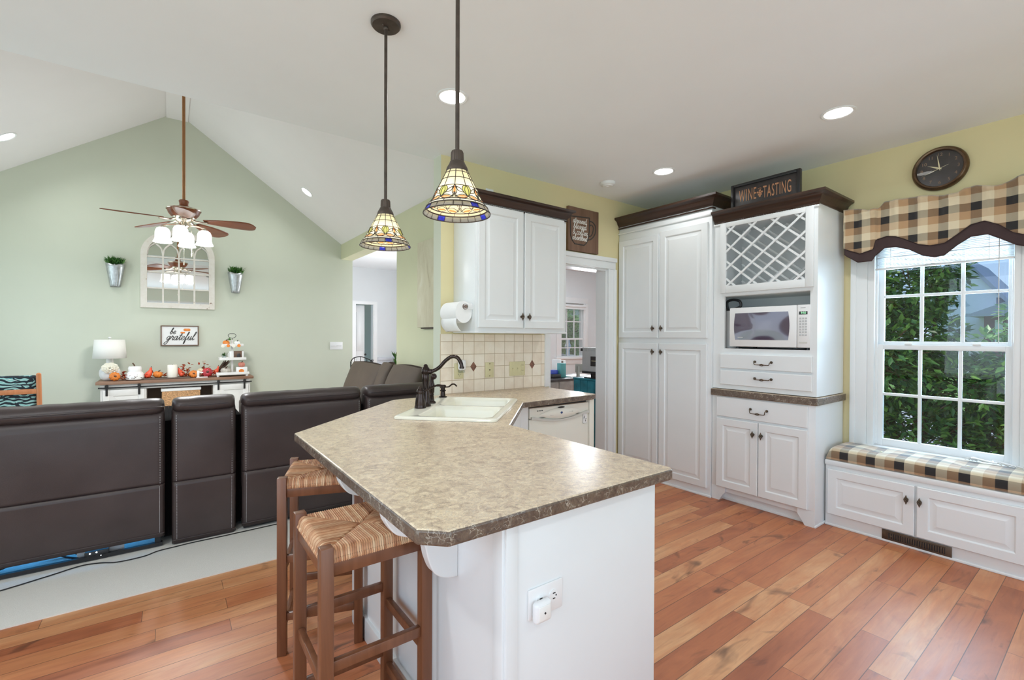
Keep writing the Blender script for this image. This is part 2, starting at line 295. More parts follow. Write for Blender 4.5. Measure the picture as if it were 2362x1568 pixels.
def tealcloth():
    t = NT('teal_botanical_print'); p = t.coord(); d = t.noise(p, 7, 2, 0.5, 2.0); a = t.noise(p, 9, 1, 0.3, 3.0)[0]
    wv = t.node('TexWave', wave_type='RINGS'); t.l.new(t.scale(p, 1.0), wv.inputs[0]); wv.inputs['Scale'].default_value = 9; wv.inputs['Distortion'].default_value = 9; wv.inputs['Detail'].default_value = 1.5; wv.inputs['Detail Scale'].default_value = 1.2
    c = t.ramp(wv.outputs['Fac'], [(0.0, (0.006, 0.008, 0.012)), (0.36, (0.006, 0.009, 0.014)), (0.40, (0.02, 0.24, 0.24)), (0.60, (0.01, 0.06, 0.11)), (0.66, (0.70, 0.66, 0.62)), (0.78, (0.70, 0.66, 0.62)), (0.80, (0.18, 0.42, 0.38)), (1.0, (0.30, 0.55, 0.50))], 'CONSTANT')
    c = t.mix(t.math('GREATER_THAN', a, 0.6), c, (0.006, 0.012, 0.02, 1)); t.base(c); t.rough(0.8); return t.m
M_tealcloth = tealcloth()
def canvas():
    t = NT('faded_botanical_canvas'); p = t.scale(t.coord(), (3, 7, 2.5)); a = t.noise(p, 1.1, 6, 0.6, 1.0)[0]
    t.base(t.ramp(a, [(0.26, (0.30, 0.25, 0.15)), (0.36, (0.58, 0.53, 0.38)), (0.6, (0.66, 0.62, 0.47)), (0.8, (0.72, 0.69, 0.58))])); t.rough(0.85); return t.m
M_canvas = canvas()
def distressed():
    t = NT('distressed_white_wood'); a = t.noise(t.coord(), 16, 5, 0.7)[0]
    t.base(t.ramp(a, [(0.30, (0.22, 0.12, 0.07)), (0.36, (0.72, 0.66, 0.58)), (0.7, (0.78, 0.74, 0.68))])); t.rough(0.8); return t.m
M_distress = distressed()
def mwglass():
    t = NT('dark_oven_glass'); t.base((0.075, 0.05, 0.085)); t.rough(0.06); t.b.inputs['Coat Weight'].default_value = 0.6; t.b.inputs['Specular IOR Level'].default_value = 0.9; return t.m
M_mwglass = mwglass()

# ================================================================= geometry helpers
class MB:
    """collects shapes in one bmesh and links them as one mesh object"""
    def __init__(s): s.bm = bmesh.new(); s.uv = None
    def _quad(s, vs):
        try: return s.bm.faces.new(vs)
        except ValueError: return None
    def box(s, x0, x1, y0, y1, z0, z1, bev=0.0, seg=2, M=None):
        r = bmesh.ops.create_cube(s.bm, size=1.0); vs = r['verts']
        for v in vs: v.co = Vector(((x0 + x1) / 2 + v.co.x * (x1 - x0), (y0 + y1) / 2 + v.co.y * (y1 - y0), (z0 + z1) / 2 + v.co.z * (z1 - z0)))
        if bev:
            es = list({e for v in vs for e in v.link_edges}); rr = bmesh.ops.bevel(s.bm, geom=es, offset=bev, segments=seg, affect='EDGES', profile=0.5, clamp_overlap=True)
            vs = list({v for f in rr['faces'] for v in f.verts} | {v for v in vs if v.is_valid})
        if M is not None:
            for v in vs: v.co = M @ v.co
        return s
    def ring_skin(s, rings, cap=True, closed=False):
        vr = [[s.bm.verts.new(p) for p in r] for r in rings]; n = len(vr[0])
        idx = range(len(vr)) if closed else range(len(vr) - 1)
        for i in idx:
            a, b = vr[i], vr[(i + 1) % len(vr)]
            for j in range(n): s._quad((a[j], a[(j + 1) % n], b[(j + 1) % n], b[j]))
        if cap and not closed:
            s._quad(list(reversed(vr[0]))); s._quad(vr[-1])
        return s
    def tube(s, pts, r, n=8, closed=False, flat=1.0):
        pts = [Vector(p) for p in pts]; m = len(pts); rings = []; up = None
        for i, p in enumerate(pts):
            if closed: d = pts[(i + 1) % m] - pts[i - 1]
            else: d = pts[min(i + 1, m - 1)] - pts[max(i - 1, 0)]
            if d.length < 1e-9: d = Vector((0, 0, 1))
            d.normalize()
            if up is None: up = Vector((0, 0, 1)) if abs(d.z) < 0.9 else Vector((1, 0, 0))
            a = (up - d * up.dot(d))
            if a.length < 1e-6: a = d.orthogonal()
            a.normalize(); up = a; b = d.cross(a); rr = r[i] if isinstance(r, (list, tuple)) else r
            rings.append([p + (a * math.cos(2 * PI * k / n) + b * math.sin(2 * PI * k / n) * flat) * rr for k in range(n)])
        return s.ring_skin(rings, True, closed)
    def lathe(s, prof, c=(0, 0, 0), n=24, axis=(0, 0, 1), cap=True, lobes=0, amp=0.0):
        q = Vector((0, 0, 1)).rotation_difference(Vector(axis).normalized()); c = Vector(c); rings = []
        for r, z in prof:
            ring = []
            for k in range(n):
                rr = r * (1 - amp * (1 - abs(math.sin(lobes * PI * k / n))) ** 1.6) if lobes else r
                ring.append(c + q @ Vector((rr * math.cos(2 * PI * k / n), rr * math.sin(2 * PI * k / n), z)))
            rings.append(ring)
        return s.ring_skin(rings, cap)
    def cyl(s, a, b, r, n=16): return s.tube([a, b], r, n)
    def prism(s, poly, h0, h1, fn=None):
        """poly in plane, extruded h0..h1; fn(u, v, h) -> point"""
        fn = fn or (lambda u, v, h: (u, v, h)); a = [s.bm.verts.new(fn(u, v, h0)) for u, v in poly]; b = [s.bm.verts.new(fn(u, v, h1)) for u, v in poly]
        n = len(poly); s._quad(list(reversed(a))); s._quad(b)
        for i in range(n): s._quad((a[i], a[(i + 1) % n], b[(i + 1) % n], b[i]))
        return s
    def sphere(s, c, rx, ry=None, rz=None, u=16, v=10):
        ry = ry or rx; rz = rz or rx; r = bmesh.ops.create_uvsphere(s.bm, u_segments=u, v_segments=v, radius=1.0)
        for w_ in r['verts']: w_.co = Vector((c[0] + w_.co.x * rx, c[1] + w_.co.y * ry, c[2] + w_.co.z * rz))
        return s
    def surf(s, fn, nu, nv, uvfn=None, closed_u=False):
        """fn(i/nu, j/nv) -> point ; open sheet"""
        if uvfn and s.uv is None: s.uv = s.bm.loops.layers.uv.new('UVMap')
        g = [[s.bm.verts.new(fn(i / nu, j / nv)) for j in range(nv + 1)] for i in range(nu + (0 if closed_u else 1))]; m = len(g)
        for i in range(nu):
            for j in range(nv):
                f = s._quad((g[i][j], g[(i + 1) % m][j], g[(i + 1) % m][j + 1], g[i][j + 1]))
                if f and uvfn:
                    for lp, (a, b) in zip(f.loops, ((i, j), (i + 1, j), (i + 1, j + 1), (i, j + 1))): lp[s.uv].uv = uvfn(a / nu, b / nv)
        return s
    def sweep(s, path, prof, n_side, closed=False):
        """profile (d, z) swept along a horizontal path; d measured to the path's right-hand side * n_side; mitred corners"""
        P = [Vector((p[0], p[1], 0)) for p in path]; m = len(P); rings = []
        for i in range(m):
            d0 = (P[i] - P[i - 1]).normalized() if (i > 0 or closed) else None; d1 = (P[(i + 1) % m] - P[i]).normalized() if (i < m - 1 or closed) else None
            d0 = d0 or d1; d1 = d1 or d0; n0 = Vector((d0.y, -d0.x, 0)) * n_side; n1 = Vector((d1.y, -d1.x, 0)) * n_side; b = (n0 + n1)
            b = b / max(0.2, b.dot(n0))
            rings.append([P[i] + b * dd + Vector((0, 0, path[i][2] + z)) for dd, z in prof])
        return s.ring_skin(rings, True, closed)
    def xf(s, M):
        for v in s.bm.verts: v.co = M @ v.co
        return s
    def out(s, name, mat, parent=None, smooth=35, bevel=0, label=None, subsurf=0, solid=0, loc=None):
        me = bpy.data.meshes.new(name); bmesh.ops.recalc_face_normals(s.bm, faces=s.bm.faces[:]); s.bm.to_mesh(me); s.bm.free()
        mats = mat if isinstance(mat, (list, tuple)) else [mat]
        for q in mats: me.materials.append(q)
        if smooth: me.shade_smooth(); me.set_sharp_from_angle(angle=math.radians(smooth))
        o = bpy.data.objects.new(name, me); COL.objects.link(o)
        L = ORG.get(parent.name) if parent is not None else None
        if L is None and loc is not None: L = Vector(loc); o.location = L
        if L is not None: me.transform(Matrix.Translation(-L)); ORG[o.name] = L
        if parent is not None: o.parent = parent
        if solid: md = o.modifiers.new('thickness', 'SOLIDIFY'); md.thickness = solid; md.offset = 0
        if subsurf: md = o.modifiers.new('smooth', 'SUBSURF'); md.levels = subsurf; md.render_levels = subsurf
        if bevel: md = o.modifiers.new('edges', 'BEVEL'); md.width = bevel; md.segments = 2; md.limit_method = 'ANGLE'; md.angle_limit = math.radians(40)
        if label: o['label'] = label
        return o
ORG = {}
def thing(name, label, cat, loc=(0, 0, 0), group=None):
    o = bpy.data.objects.new(name, None); COL.objects.link(o); o.location = loc; o.empty_display_size = 0.05; ORG[o.name] = Vector(loc)
    o['label'] = label; o['category'] = cat
    if group: o['group'] = group
    return o
def tag(o, label, cat, group=None):
    o['label'] = label; o['category'] = cat
    if group: o['group'] = group
    return o
def struct(o): o['kind'] = 'structure'; return o
def copy_tree(src, loc=None, rz=None, label=None):
    def rec(o, par):
        c = o.copy(); COL.objects.link(c)
        if par is not None: c.parent = par
        for ch in [q for q in COL.objects if q.parent == o]: rec(ch, c)
        return c
    c = rec(src, None)
    if loc is not None: c.location = loc
    if rz is not None: c.rotation_euler = (0, 0, rz)
    if label: c['label'] = label
    return c
def quadbox(x0, x1, y0, y1, z0, z1, name, mat, parent=None, bev=0.0, **k): return MB().box(x0, x1, y0, y1, z0, z1, bev).out(name, mat, parent, **k)
def cr(pts, n=8, closed=False):
    """Catmull-Rom through points"""
    P = [Vector(p) for p in pts]; m = len(P); out = []
    rng = range(m if closed else m - 1)
    for i in rng:
        p0 = P[i - 1] if (i > 0 or closed) else P[i]; p1 = P[i]; p2 = P[(i + 1) % m]; p3 = P[(i + 2) % m] if (i + 2 < m or closed) else P[min(i + 1, m - 1)]
        for k in range(n):
            t = k / n; out.append(0.5 * ((2 * p1) + (p2 - p0) * t + (2 * p0 - 5 * p1 + 4 * p2 - p3) * t * t + (3 * p1 - p0 - 3 * p2 + p3) * t ** 3))
    if not closed: out.append(P[-1])
    return out
def text_obj(txt, size, O, U, V, name, mat, parent, extrude=0.001, shear=0.0, sx=1.0, spacing=1.0, fit=None):
    """lettering centred on O in the plane of U (reading direction) and V (up)"""
    c = bpy.data.curves.new('lettering_curve', 'FONT'); c.body = txt; c.size = size; c.extrude = extrude; c.shear = shear; c.align_x = 'CENTER'; c.align_y = 'CENTER'; c.space_character = spacing
    o = bpy.data.objects.new('lettering_curve', c); COL.objects.link(o); dg = bpy.context.evaluated_depsgraph_get(); me = bpy.data.meshes.new_from_object(o.evaluated_get(dg)); COL.objects.unlink(o); bpy.data.objects.remove(o)
    if fit:
        xs = [v.co.x for v in me.vertices]; ys = [v.co.y for v in me.vertices]; w_, h_ = max(xs) - min(xs), max(ys) - min(ys); mx_, my_ = (max(xs) + min(xs)) / 2, (max(ys) + min(ys)) / 2
        for v in me.vertices: v.co.x = (v.co.x - mx_) * fit[0] / w_; v.co.y = (v.co.y - my_) * fit[1] / h_
    U = Vector(U).normalized(); V = Vector(V).normalized(); N = U.cross(V); M = Matrix((U * sx, V, N)).transposed().to_4x4(); M.translation = Vector(O); me.transform(M)
    me.name = name; me.materials.clear(); me.materials.append(mat); r = bpy.data.objects.new(name, me); COL.objects.link(r)
    L = ORG.get(parent.name) if parent else None
    if L is not None: me.transform(Matrix.Translation(-L)); ORG[r.name] = L
    r.parent = parent; return r
SCRIPT = {'e': (.72, [[(0, .35), (.35, .5), (.55, .8), (.35, 1), (.1, .75), (.1, .3), (.35, 0), (.72, .3)]]),
 's': (.68, [[(0, .2), (.38, 1.05), (.5, .6), (.48, .15), (.2, 0), (.05, .15)], [(.48, .1), (.68, .3)]]),
 't': (.6, [[(0, .3), (.32, 1.0), (.38, 1.75), (.25, .4), (.38, 0), (.6, .3)], [(.02, 1.2), (.6, 1.28)]]),
 'r': (.72, [[(0, .3), (.2, 1.1), (.3, .85), (.52, .9), (.45, .3), (.55, 0), (.72, .3)]]),
 'd': (.9, [[(.55, .8), (.35, 1), (.05, .6), (.15, .05), (.4, .1), (.62, .9), (.78, 2)], [(.62, .9), (.58, .2), (.72, 0), (.9, .3)]]),
 'b': (.82, [[(0, .3), (.35, 1.3), (.42, 1.95), (.25, 1.9), (.12, 1), (.15, .1), (.4, 0), (.6, .3), (.5, .8), (.4, .65), (.82, .6)]]),
 'l': (.55, [[(0, .3), (.38, 1.4), (.42, 2), (.27, 1.95), (.15, .8), (.22, 0), (.55, .3)]]),
 'c': (.7, [[(.55, .8), (.35, 1), (.08, .6), (.15, .1), (.4, 0), (.7, .3)]]),
 'o': (.78, [[(.4, 1), (.1, .8), (.08, .25), (.3, 0), (.55, .3), (.5, .85), (.35, 1), (.5, .8), (.78, .8)]]),
 'f': (.62, [[(0, .3), (.38, 1.3), (.46, 1.98), (.3, 1.9), (.2, .5), (.12, -.85), (.28, -.75), (.32, .1), (.62, .3)]]),
 '&': (1.0, [[(.85, .15), (.4, .8), (.25, 1.35), (.45, 1.55), (.55, 1.2), (.1, .5), (.15, .05), (.5, 0), (.9, .75)]]),
 'g': (.78, [[(.55, .8), (.35, 1), (.06, .6), (.2, .1), (.5, .4), (.62, 1), (.5, -.5), (.2, -1.05), (-.1, -.8), (.3, -.2), (.78, .3)]]),
 'a': (.85, [[(.55, .8), (.35, 1), (.06, .6), (.15, .05), (.4, .15), (.6, 1), (.55, .25), (.68, 0), (.85, .3)]]),
 'u': (.88, [[(0, .4), (.15, 1), (.12, .2), (.3, 0), (.5, .3), (.62, 1), (.58, .2), (.7, 0), (.88, .3)]]), ' ': (.5, [])}
def script_text(mb, txt, O, U, V, xh, r, slant=0.25):
    """handwritten lettering as rounded strokes; O is the start of the baseline"""
    U = Vector(U); V = Vector(V); O = Vector(O); x = 0
    for ch in txt:
        adv, strokes = SCRIPT[ch]
        for st in strokes: mb.tube([O + U * ((x + p[0] + p[1] * slant) * xh) + V * (p[1] * xh) for p in cr([(a, b, 0) for a, b in st], 6)], r, 6)
        x += adv
    return x * xh
def script_width(txt): return sum(SCRIPT[c][0] for c in txt)
# ================================================================= the setting
YT, XW, XR, YG, ZC = 3.15, 4.22, 2.08, 7.15, 2.74
struct(quadbox(-1.92, 4.34, -2.8, 3.10, -0.08, 0.0, 'floor', M_floor))
struct(quadbox(2.25, 8.2, 3.10, 10.5, -0.08, 0.0, 'floor_dining', M_floor))
struct(quadbox(-1.92, 2.25, 3.10, 7.3, -0.08, 0.006, 'floor_carpet', M_carpet))
b = MB(); b.box(-1.92, 4.34, -2.8, 3.285, ZC, ZC + 0.12); b.box(2.25, 8.3, 3.285, 12.2, ZC, ZC + 0.12)
struct(b.out('ceiling', M_ceil))
def slope(x): return 4.14 - 0.7 * abs(x - 0.08)
b = MB()
for xa, xb in ((-1.93, 0.08), (0.08, 2.09)):
    f = lambda u, v, h: (u, h, v)
    b.prism([(xa, slope(xa)), (xb, slope(xb)), (xb, slope(xb) + 0.12), (xa, slope(xa) + 0.12)], 3.272, 7.3, f)
struct(b.out('ceiling_vault', M_vault, smooth=0))
struct(quadbox(-0.03, 0.19, 3.285, 7.15, 4.05, 4.2, 'ceiling_ridge_beam', M_vault))
b = MB(); b.prism([(-1.74, ZC + 0.122), (1.90, ZC + 0.122), (0.08, 4.16)], 3.165, 3.284, lambda u, v, h: (u, h, v))
struct(b.out('wall_vault_end', M_sage, smooth=0))
b = MB(); b.prism([(-2.05, 0), (2.252, 0), (2.252, 2.69), (0.08, 4.2), (-2.05, 2.75)], YG, YG + 0.12, lambda u, v, h: (u, h, v))
struct(b.out('wall_gable', M_sage, smooth=0))
b = MB(); b.box(XR, XR + 0.172, 3.27, 5.02, 0, 2.735); b.box(XR, XR + 0.172, 5.02, YG, 2.512, 2.735)
struct(b.out('wall_living_right', M_moss, smooth=0))
def holed(mk, a0, a1, z1, holes):
    # wall strip from a0 to a1 with rectangular openings (lo, hi, sill, head)
    x = a0
    for lo, hi, s_, h_ in holes: mk(x, lo, 0, z1); mk(lo, hi, 0, s_); mk(lo, hi, h_, z1); x = hi
    mk(x, a1, 0, z1)
b = MB(); holed(lambda a, c, z0, z1: b.box(-2.05, -1.92, a, c, z0, z1), -2.92, 7.2, 2.735, [(-1.75, 1.95, 0.48, 2.42), (3.65, 6.75, 0.52, 2.48)])
struct(b.out('wall_left', M_sage, smooth=0))
b = MB(); holed(lambda a, c, z0, z1: b.box(a, c, -2.92, -2.8, z0, z1), -1.92, 4.22, ZC, [(-1.45, 3.25, 0.0, 2.38)])
struct(b.out('wall_rear', M_sage, smooth=0))
def added_window(name, mk, a0, a1, z0, z1, n):
    b = MB(); f_ = 0.06
    for k in range(n + 1): c = a0 + (a1 - a0) * k / n; lo = max(a0, c - f_ / 2); mk(b, max(a0, min(c - f_ / 2, a1 - f_)), max(a0, min(c - f_ / 2, a1 - f_)) + f_, z0 + f_, z1 - f_, 0.03)
    mk(b, a0, a1, z0, z0 + f_, 0.03); mk(b, a0, a1, z1 - f_, z1, 0.03); o = struct(b.out(name, M_trim)); b = MB(); mk(b, a0 + f_, a1 - f_, z0 + f_, z1 - f_, 0.003); b.out('pane', M_glass, o)
added_window('added_rear_door', lambda b, a, c, z0, z1, t: b.box(a, c, -2.88 - t, -2.88 + t, z0, z1), -1.45, 3.25, 0.0, 2.38, 4)  # unseen glazed door added to go with the rear fill lamp
added_window('added_window_left', lambda b, a, c, z0, z1, t: b.box(-2.0 - t, -2.0 + t, a, c, z0, z1), -1.75, 1.95, 0.48, 2.42, 4)  # unseen window added to go with the left fill lamp
added_window('added_window_living', lambda b, a, c, z0, z1, t: b.box(-2.0 - t, -2.0 + t, a, c, z0, z1), 3.65, 6.75, 0.52, 2.48, 3)  # unseen window added to go with the living room fill lamp
struct(quadbox(-60, -2.05, -60, 80, -0.55, -0.45, 'ground_side_lawn', M_grass, smooth=0)); struct(quadbox(-2.05, 4.34, -60, -2.92, -0.55, -0.45, 'ground_back_lawn', M_grass, smooth=0))
# kitchen end wall with the doorway
b = MB(); b.box(1.657, 2.75, YT, YT + 0.12, 0, ZC); b.box(2.75, 3.507, YT, YT + 0.12, 2.035, ZC); b.box(3.507, 4.34, YT, YT + 0.12, 0, ZC)
struct(face_mat(b.out('wall_kitchen', M_sage, smooth=0), M_khaki, 1, -1))
# window wall
b = MB(); b.box(XW, 4.34, -2.8, 0.45, 0, ZC); b.box(XW, 4.34, 1.17, 3.15, 0, ZC); b.box(XW, 4.34, 0.45, 1.17, 0, 0.545); b.box(XW, 4.34, 0.45, 1.17, 2.05, ZC)
struct(b.out('wall_window', M_khaki, smooth=0))
# dining room and foyer shells
b = MB(); b.box(4.34, 8.3, 3.15, 3.27, 0, ZC); b.box(8.2, 8.3, 3.27, 7.1, 0, ZC)
b.box(3.9, 6.43, 7.0, 7.12, 0, ZC); b.box(7.08, 8.3, 7.0, 7.12, 0, ZC); b.box(6.43, 7.08, 7.0, 7.12, 0, 0.93); b.box(6.43, 7.08, 7.0, 7.12, 2.06, ZC)
b.box(2.25, 2.27, 3.27, 4.85, 0, ZC)
struct(b.out('wall_dining', M_grey_wall, smooth=0))
b = MB(); b.box(2.25, 3.9, 4.85, 4.95, 0, ZC); b.box(3.9, 4.0, 4.85, 9.3, 0, ZC)
b.box(2.13, 2.98, 9.3, 9.4, 0, ZC); b.box(3.36, 4.0, 9.3, 9.4, 0, ZC); b.box(2.98, 3.36, 9.3, 9.4, 2.0, ZC); b.box(2.13, 2.25, 7.27, 9.4, 0, ZC)
b.box(2.1, 4.6, 11.9, 12.0, 0, ZC); b.box(3.28, 3.33, 10.4, 11.9, 0, ZC)
struct(b.out('wall_foyer', M_grey_wall, smooth=0))
struct(quadbox(2.13, 3.45, 11.7, 11.8, 0, ZC, 'wall_bedroom', M_green_wall, smooth=0))
struct(quadbox(2.1, 4.6, 9.3, 12, -0.08, 0.003, 'floor_bedroom', M_carpet))
# trims
b = MB(); b.box(2.75, 2.768, YT - 0.002, YT + 0.125, 0.0, 2.035); b.box(3.489, 3.507, YT - 0.002, YT + 0.125, 0, 2.035); b.box(2.768, 3.489, YT - 0.002, YT + 0.125, 2.017, 2.035)
jl = struct(b.out('trim_2', M_trim, smooth=0))
b = MB(); b.box(2.688, 2.75, YT - 0.022, YT, 0.914, 2.035, 0.004)
b.box(3.507, 3.618, YT - 0.022, YT, 0, 2.035, 0.004); b.box(3.585, 3.618, YT - 0.036, YT - 0.018, 0, 2.035, 0.004); b.box(3.507, 3.520, YT - 0.03, YT - 0.018, 0, 2.035, 0.003)
b.box(2.65, 3.618, YT - 0.022, YT, 2.035, 2.145, 0.004); b.box(2.65, 3.625, YT - 0.036, YT - 0.018, 2.108, 2.150, 0.005); b.box(2.65, 3.507, YT - 0.03, YT - 0.018, 2.035, 2.05, 0.003)
struct(b.out('trim_1', M_trim))
b = MB(); b.box(2.92, 2.99, 9.28, 9.3, 0, 2.0); b.box(3.36, 3.43, 9.28, 9.3, 0, 2.0); b.box(2.92, 3.43, 9.28, 9.3, 2.0, 2.065); b.box(2.98, 2.995, 9.3, 9.42, 0, 2.0); b.box(3.345, 3.36, 9.3, 9.42, 0, 2.0)
struct(b.out('trim_3', M_trim))
# panelled door leaf standing open in the foyer and inner frame
b = MB(); b.box(3.02, 3.22, 9.44, 9.48, 0.01, 1.99, 0.004); b.box(3.05, 3.19, 9.43, 9.445, 0.2, 0.9, 0.006); b.box(3.05, 3.19, 9.43, 9.445, 1.05, 1.85, 0.006)
d1 = struct(b.out('door_1', M_trim))
k = MB().sphere((3.235, 9.43, 0.98), 0.022); k.out('door_knob', M_blackmetal, d1)
b = MB(); b.box(3.43, 3.90, 9.27, 9.3, 0, 0.86); b.box(3.43, 3.9, 9.25, 9.3, 0.86, 0.92, 0.006); b.box(3.43, 3.9, 9.25, 9.3, 0, 0.14)
struct(b.out('trim_4', M_blanket))
b = MB(); b.box(2.1, 8.2, 6.985, 7.0, 0, 0.14, 0.003); struct(b.out('baseboard_dining', M_trim))
b = MB(); b.box(-1.92, 2.25, 7.132, 7.15, 0, 0.13, 0.003); struct(b.out('baseboard_gable', M_trim))
b = MB(); b.box(2.062, 2.08, 3.27, 5.02, 0, 0.13, 0.003); struct(b.out('baseboard_living', M_trim))
# ---------------------------------------------------------------- kitchen window
def sash(y0, y1, z0, z1, gy0, gy1, gz0, gz1, x, name, parent, t=0.032):
    b = MB(); b.box(x - t / 2, x + t / 2, y0, gy0, z0, z1, 0.002); b.box(x - t / 2, x + t / 2, gy1, y1, z0, z1, 0.002); b.box(x - t / 2, x + t / 2, gy0, gy1, z0, gz0, 0.002); b.box(x - t / 2, x + t / 2, gy0, gy1, gz1, z1, 0.002)
    s_ = b.out(name, M_trim, parent)
    m = MB()
    for i in (1, 2):
        yy = gy0 + (gy1 - gy0) * i / 3; m.box(x - 0.011, x + 0.011, yy - 0.0095, yy + 0.0095, gz0, gz1, 0.003)
    zz = (gz0 + gz1) / 2; m.box(x - 0.0105, x + 0.0105, gy0, gy1, zz - 0.0095, zz + 0.0095, 0.003)
    m.out('muntins', M_trim, s_)
    MB().box(x - 0.003, x + 0.003, gy0 - 0.004, gy1 + 0.004, gz0 - 0.004, gz1 + 0.004).out('pane', M_glass, s_)
    return s_
b = MB()
b.box(4.196, 4.22, 1.20, 1.302, 0.545, 2.05, 0.004); b.box(4.186, 4.20, 1.268, 1.304, 0.545, 2.05, 0.004)
b.box(4.196, 4.22, 0.318, 0.42, 0.545, 2.05, 0.004); b.box(4.186, 4.20, 0.316, 0.352, 0.545, 2.05, 0.004)
b.box(4.196, 4.22, 0.318, 1.302, 2.05, 2.15, 0.004)
b.box(4.205, 4.34, 1.158, 1.20, 0.545, 2.06, 0.003); b.box(4.205, 4.34, 0.42, 0.452, 0.545, 2.06, 0.003); b.box(4.205, 4.34, 0.452, 1.158, 2.03, 2.06)
b.box(4.235, 4.25, 1.145, 1.16, 0.57, 2.03, 0.002); b.box(4.235, 4.25, 0.45, 0.463, 0.57, 2.03, 0.002)
win = struct(b.out('window_1', M_trim))
b = MB(); b.box(4.17, 4.34, 0.40, 1.22, 0.53, 0.566, 0.005); b.out('window_sill', M_trim, win)
sash(0.452, 1.158, 0.566, 1.312, 0.491, 1.114, 0.617, 1.277, 4.264, 'lower_sash', win)
sash(0.452, 1.158, 1.29, 2.04, 0.484, 1.12, 1.336, 2.0, 4.302, 'upper_sash', win)
b = MB(); b.box(4.24, 4.262, 0.60, 0.64, 1.312, 1.326, 0.003); b.box(4.24, 4.262, 0.95, 0.99, 1.312, 1.326, 0.003); b.out('sash_lock', M_trim, win)
# ---------------------------------------------------------------- dining window
b = MB()
b.box(6.30, 6.40, 6.98, 7.0, 0.93, 2.06, 0.004); b.box(7.11, 7.2, 6.98, 7.0, 0.93, 2.06, 0.004); b.box(6.3, 7.2, 6.98, 7.0, 2.06, 2.18, 0.004)
b.box(6.26, 7.24, 6.93, 7.0, 0.90, 0.94, 0.004); b.box(6.30, 7.20, 6.978, 7.0, 0.80, 0.90, 0.004)
b.box(6.40, 6.44, 6.99, 7.12, 0.93, 2.06); b.box(7.07, 7.11, 6.99, 7.12, 0.93, 2.06)
w2 = struct(b.out('window_2', M_trim))
def sash_y(x0, x1, z0, z1, y, name, parent):
    b = MB(); f = 0.035; b.box(x0, x0 + f, y - 0.015, y + 0.015, z0, z1); b.box(x1 - f, x1, y - 0.015, y + 0.015, z0, z1); b.box(x0 + f, x1 - f, y - 0.015, y + 0.015, z0, z0 + f); b.box(x0 + f, x1 - f, y - 0.015, y + 0.015, z1 - f, z1)
    s_ = b.out(name, M_trim, parent); m = MB()
    for i in (1, 2):
        xx = x0 + f + (x1 - x0 - 2 * f) * i / 3; m.box(xx - 0.01, xx + 0.01, y - 0.01, y + 0.01, z0, z1)
    m.box(x0, x1, y - 0.009, y + 0.009, (z0 + z1) / 2 - 0.01, (z0 + z1) / 2 + 0.01); m.out('muntins', M_trim, s_)
    MB().box(x0 + f, x1 - f, y - 0.003, y + 0.003, z0 + f, z1 - f).out('pane', M_glass, s_); return s_
sash_y(6.40, 7.10, 0.93, 1.335, 7.03, 'lower_sash', w2); sash_y(6.40, 7.10, 1.30, 2.06, 7.065, 'upper_sash', w2)
bl = thing('roller_blind', 'rolled up white blind at top of the dining room window', 'blind', (6.75, 6.96, 1.98))
MB().tube([(6.42, 6.96, 2.0), (7.09, 6.96, 2.0)], 0.032, 12).out('roll', M_trim, bl); quadbox(6.42, 7.09, 6.953, 6.962, 1.935, 1.985, 'hem', M_trim, bl)

# ================================================================= outside
struct(quadbox(4.34, 90, -60, 80, -0.55, -0.45, 'ground_lawn', M_grass, smooth=0))
struct(quadbox(9.5, 14.5, -20, 30, -0.46, -0.44, 'path_driveway', M_drive, smooth=0))
def leaf(mb, p, d, L, W, roll):
    d = Vector(d).normalized(); s_ = d.cross(Vector((0, 0, 1)))
    if s_.length < 1e-3: s_ = Vector((1, 0, 0))
    s_.normalize(); n = s_.cross(d); s_ = s_ * math.cos(roll) + n * math.sin(roll); n = s_.cross(d); p = Vector(p)
    a = mb.bm.verts.new(p); t_ = mb.bm.verts.new(p + d * L - n * L * 0.12)
    m0 = mb.bm.verts.new(p + d * L * 0.45 - n * W * 0.16); l0 = mb.bm.verts.new(p + d * L * 0.42 + s_ * W * 0.5); r0 = mb.bm.verts.new(p + d * L * 0.42 - s_ * W * 0.5)
    for f in ((a, l0, m0), (a, m0, r0), (l0, t_, m0), (m0, t_, r0)): mb.bm.faces.new(f)
def shrub(name, label, blobs, n, L, mat, seed, group=None, trunk=(0, 0)):
    rnd = random.Random(seed); bx = sum(q[0][0] for q in blobs) / len(blobs); by = sum(q[0][1] for q in blobs) / len(blobs)
    root = thing(name, label, 'shrub', (bx, by, -0.45), group); lf = MB(); st = MB()
    tot = sum(q[1] ** 2 for q in blobs)
    for c, r in blobs:
        st.tube(cr([(bx, by, -0.45), ((bx + c[0]) / 2 + 0.05, (by + c[1]) / 2, (c[2] - 0.45) / 2 + 0.1), c], 4), [0.03 - 0.02 * k / 8 for k in range(9)], 6)
        for k in range(int(n * r * r / tot)):
            v = Vector((rnd.gauss(0, 1), rnd.gauss(0, 1), rnd.gauss(0, 1))).normalized(); rr = r * (rnd.random() ** 0.22) * (0.86 + 0.22 * noise.noise(v * 2.3 + Vector(c)))
            p = Vector(c) + v * rr; dd = v * 0.7 + Vector((rnd.uniform(-1, 1), rnd.uniform(-1, 1), rnd.uniform(-0.9, 0.5)))
            if rnd.random() < 0.02:
                st.tube([Vector(c) + v * rr * 0.4, p], 0.006, 5)
            leaf(lf, p, dd, L * rnd.uniform(0.7, 1.25), L * 0.50 * rnd.uniform(0.8, 1.2), rnd.uniform(-0.8, 0.8))
    lf.out('foliage', mat, root, smooth=0); st.out('stems', M_stem, root); return root
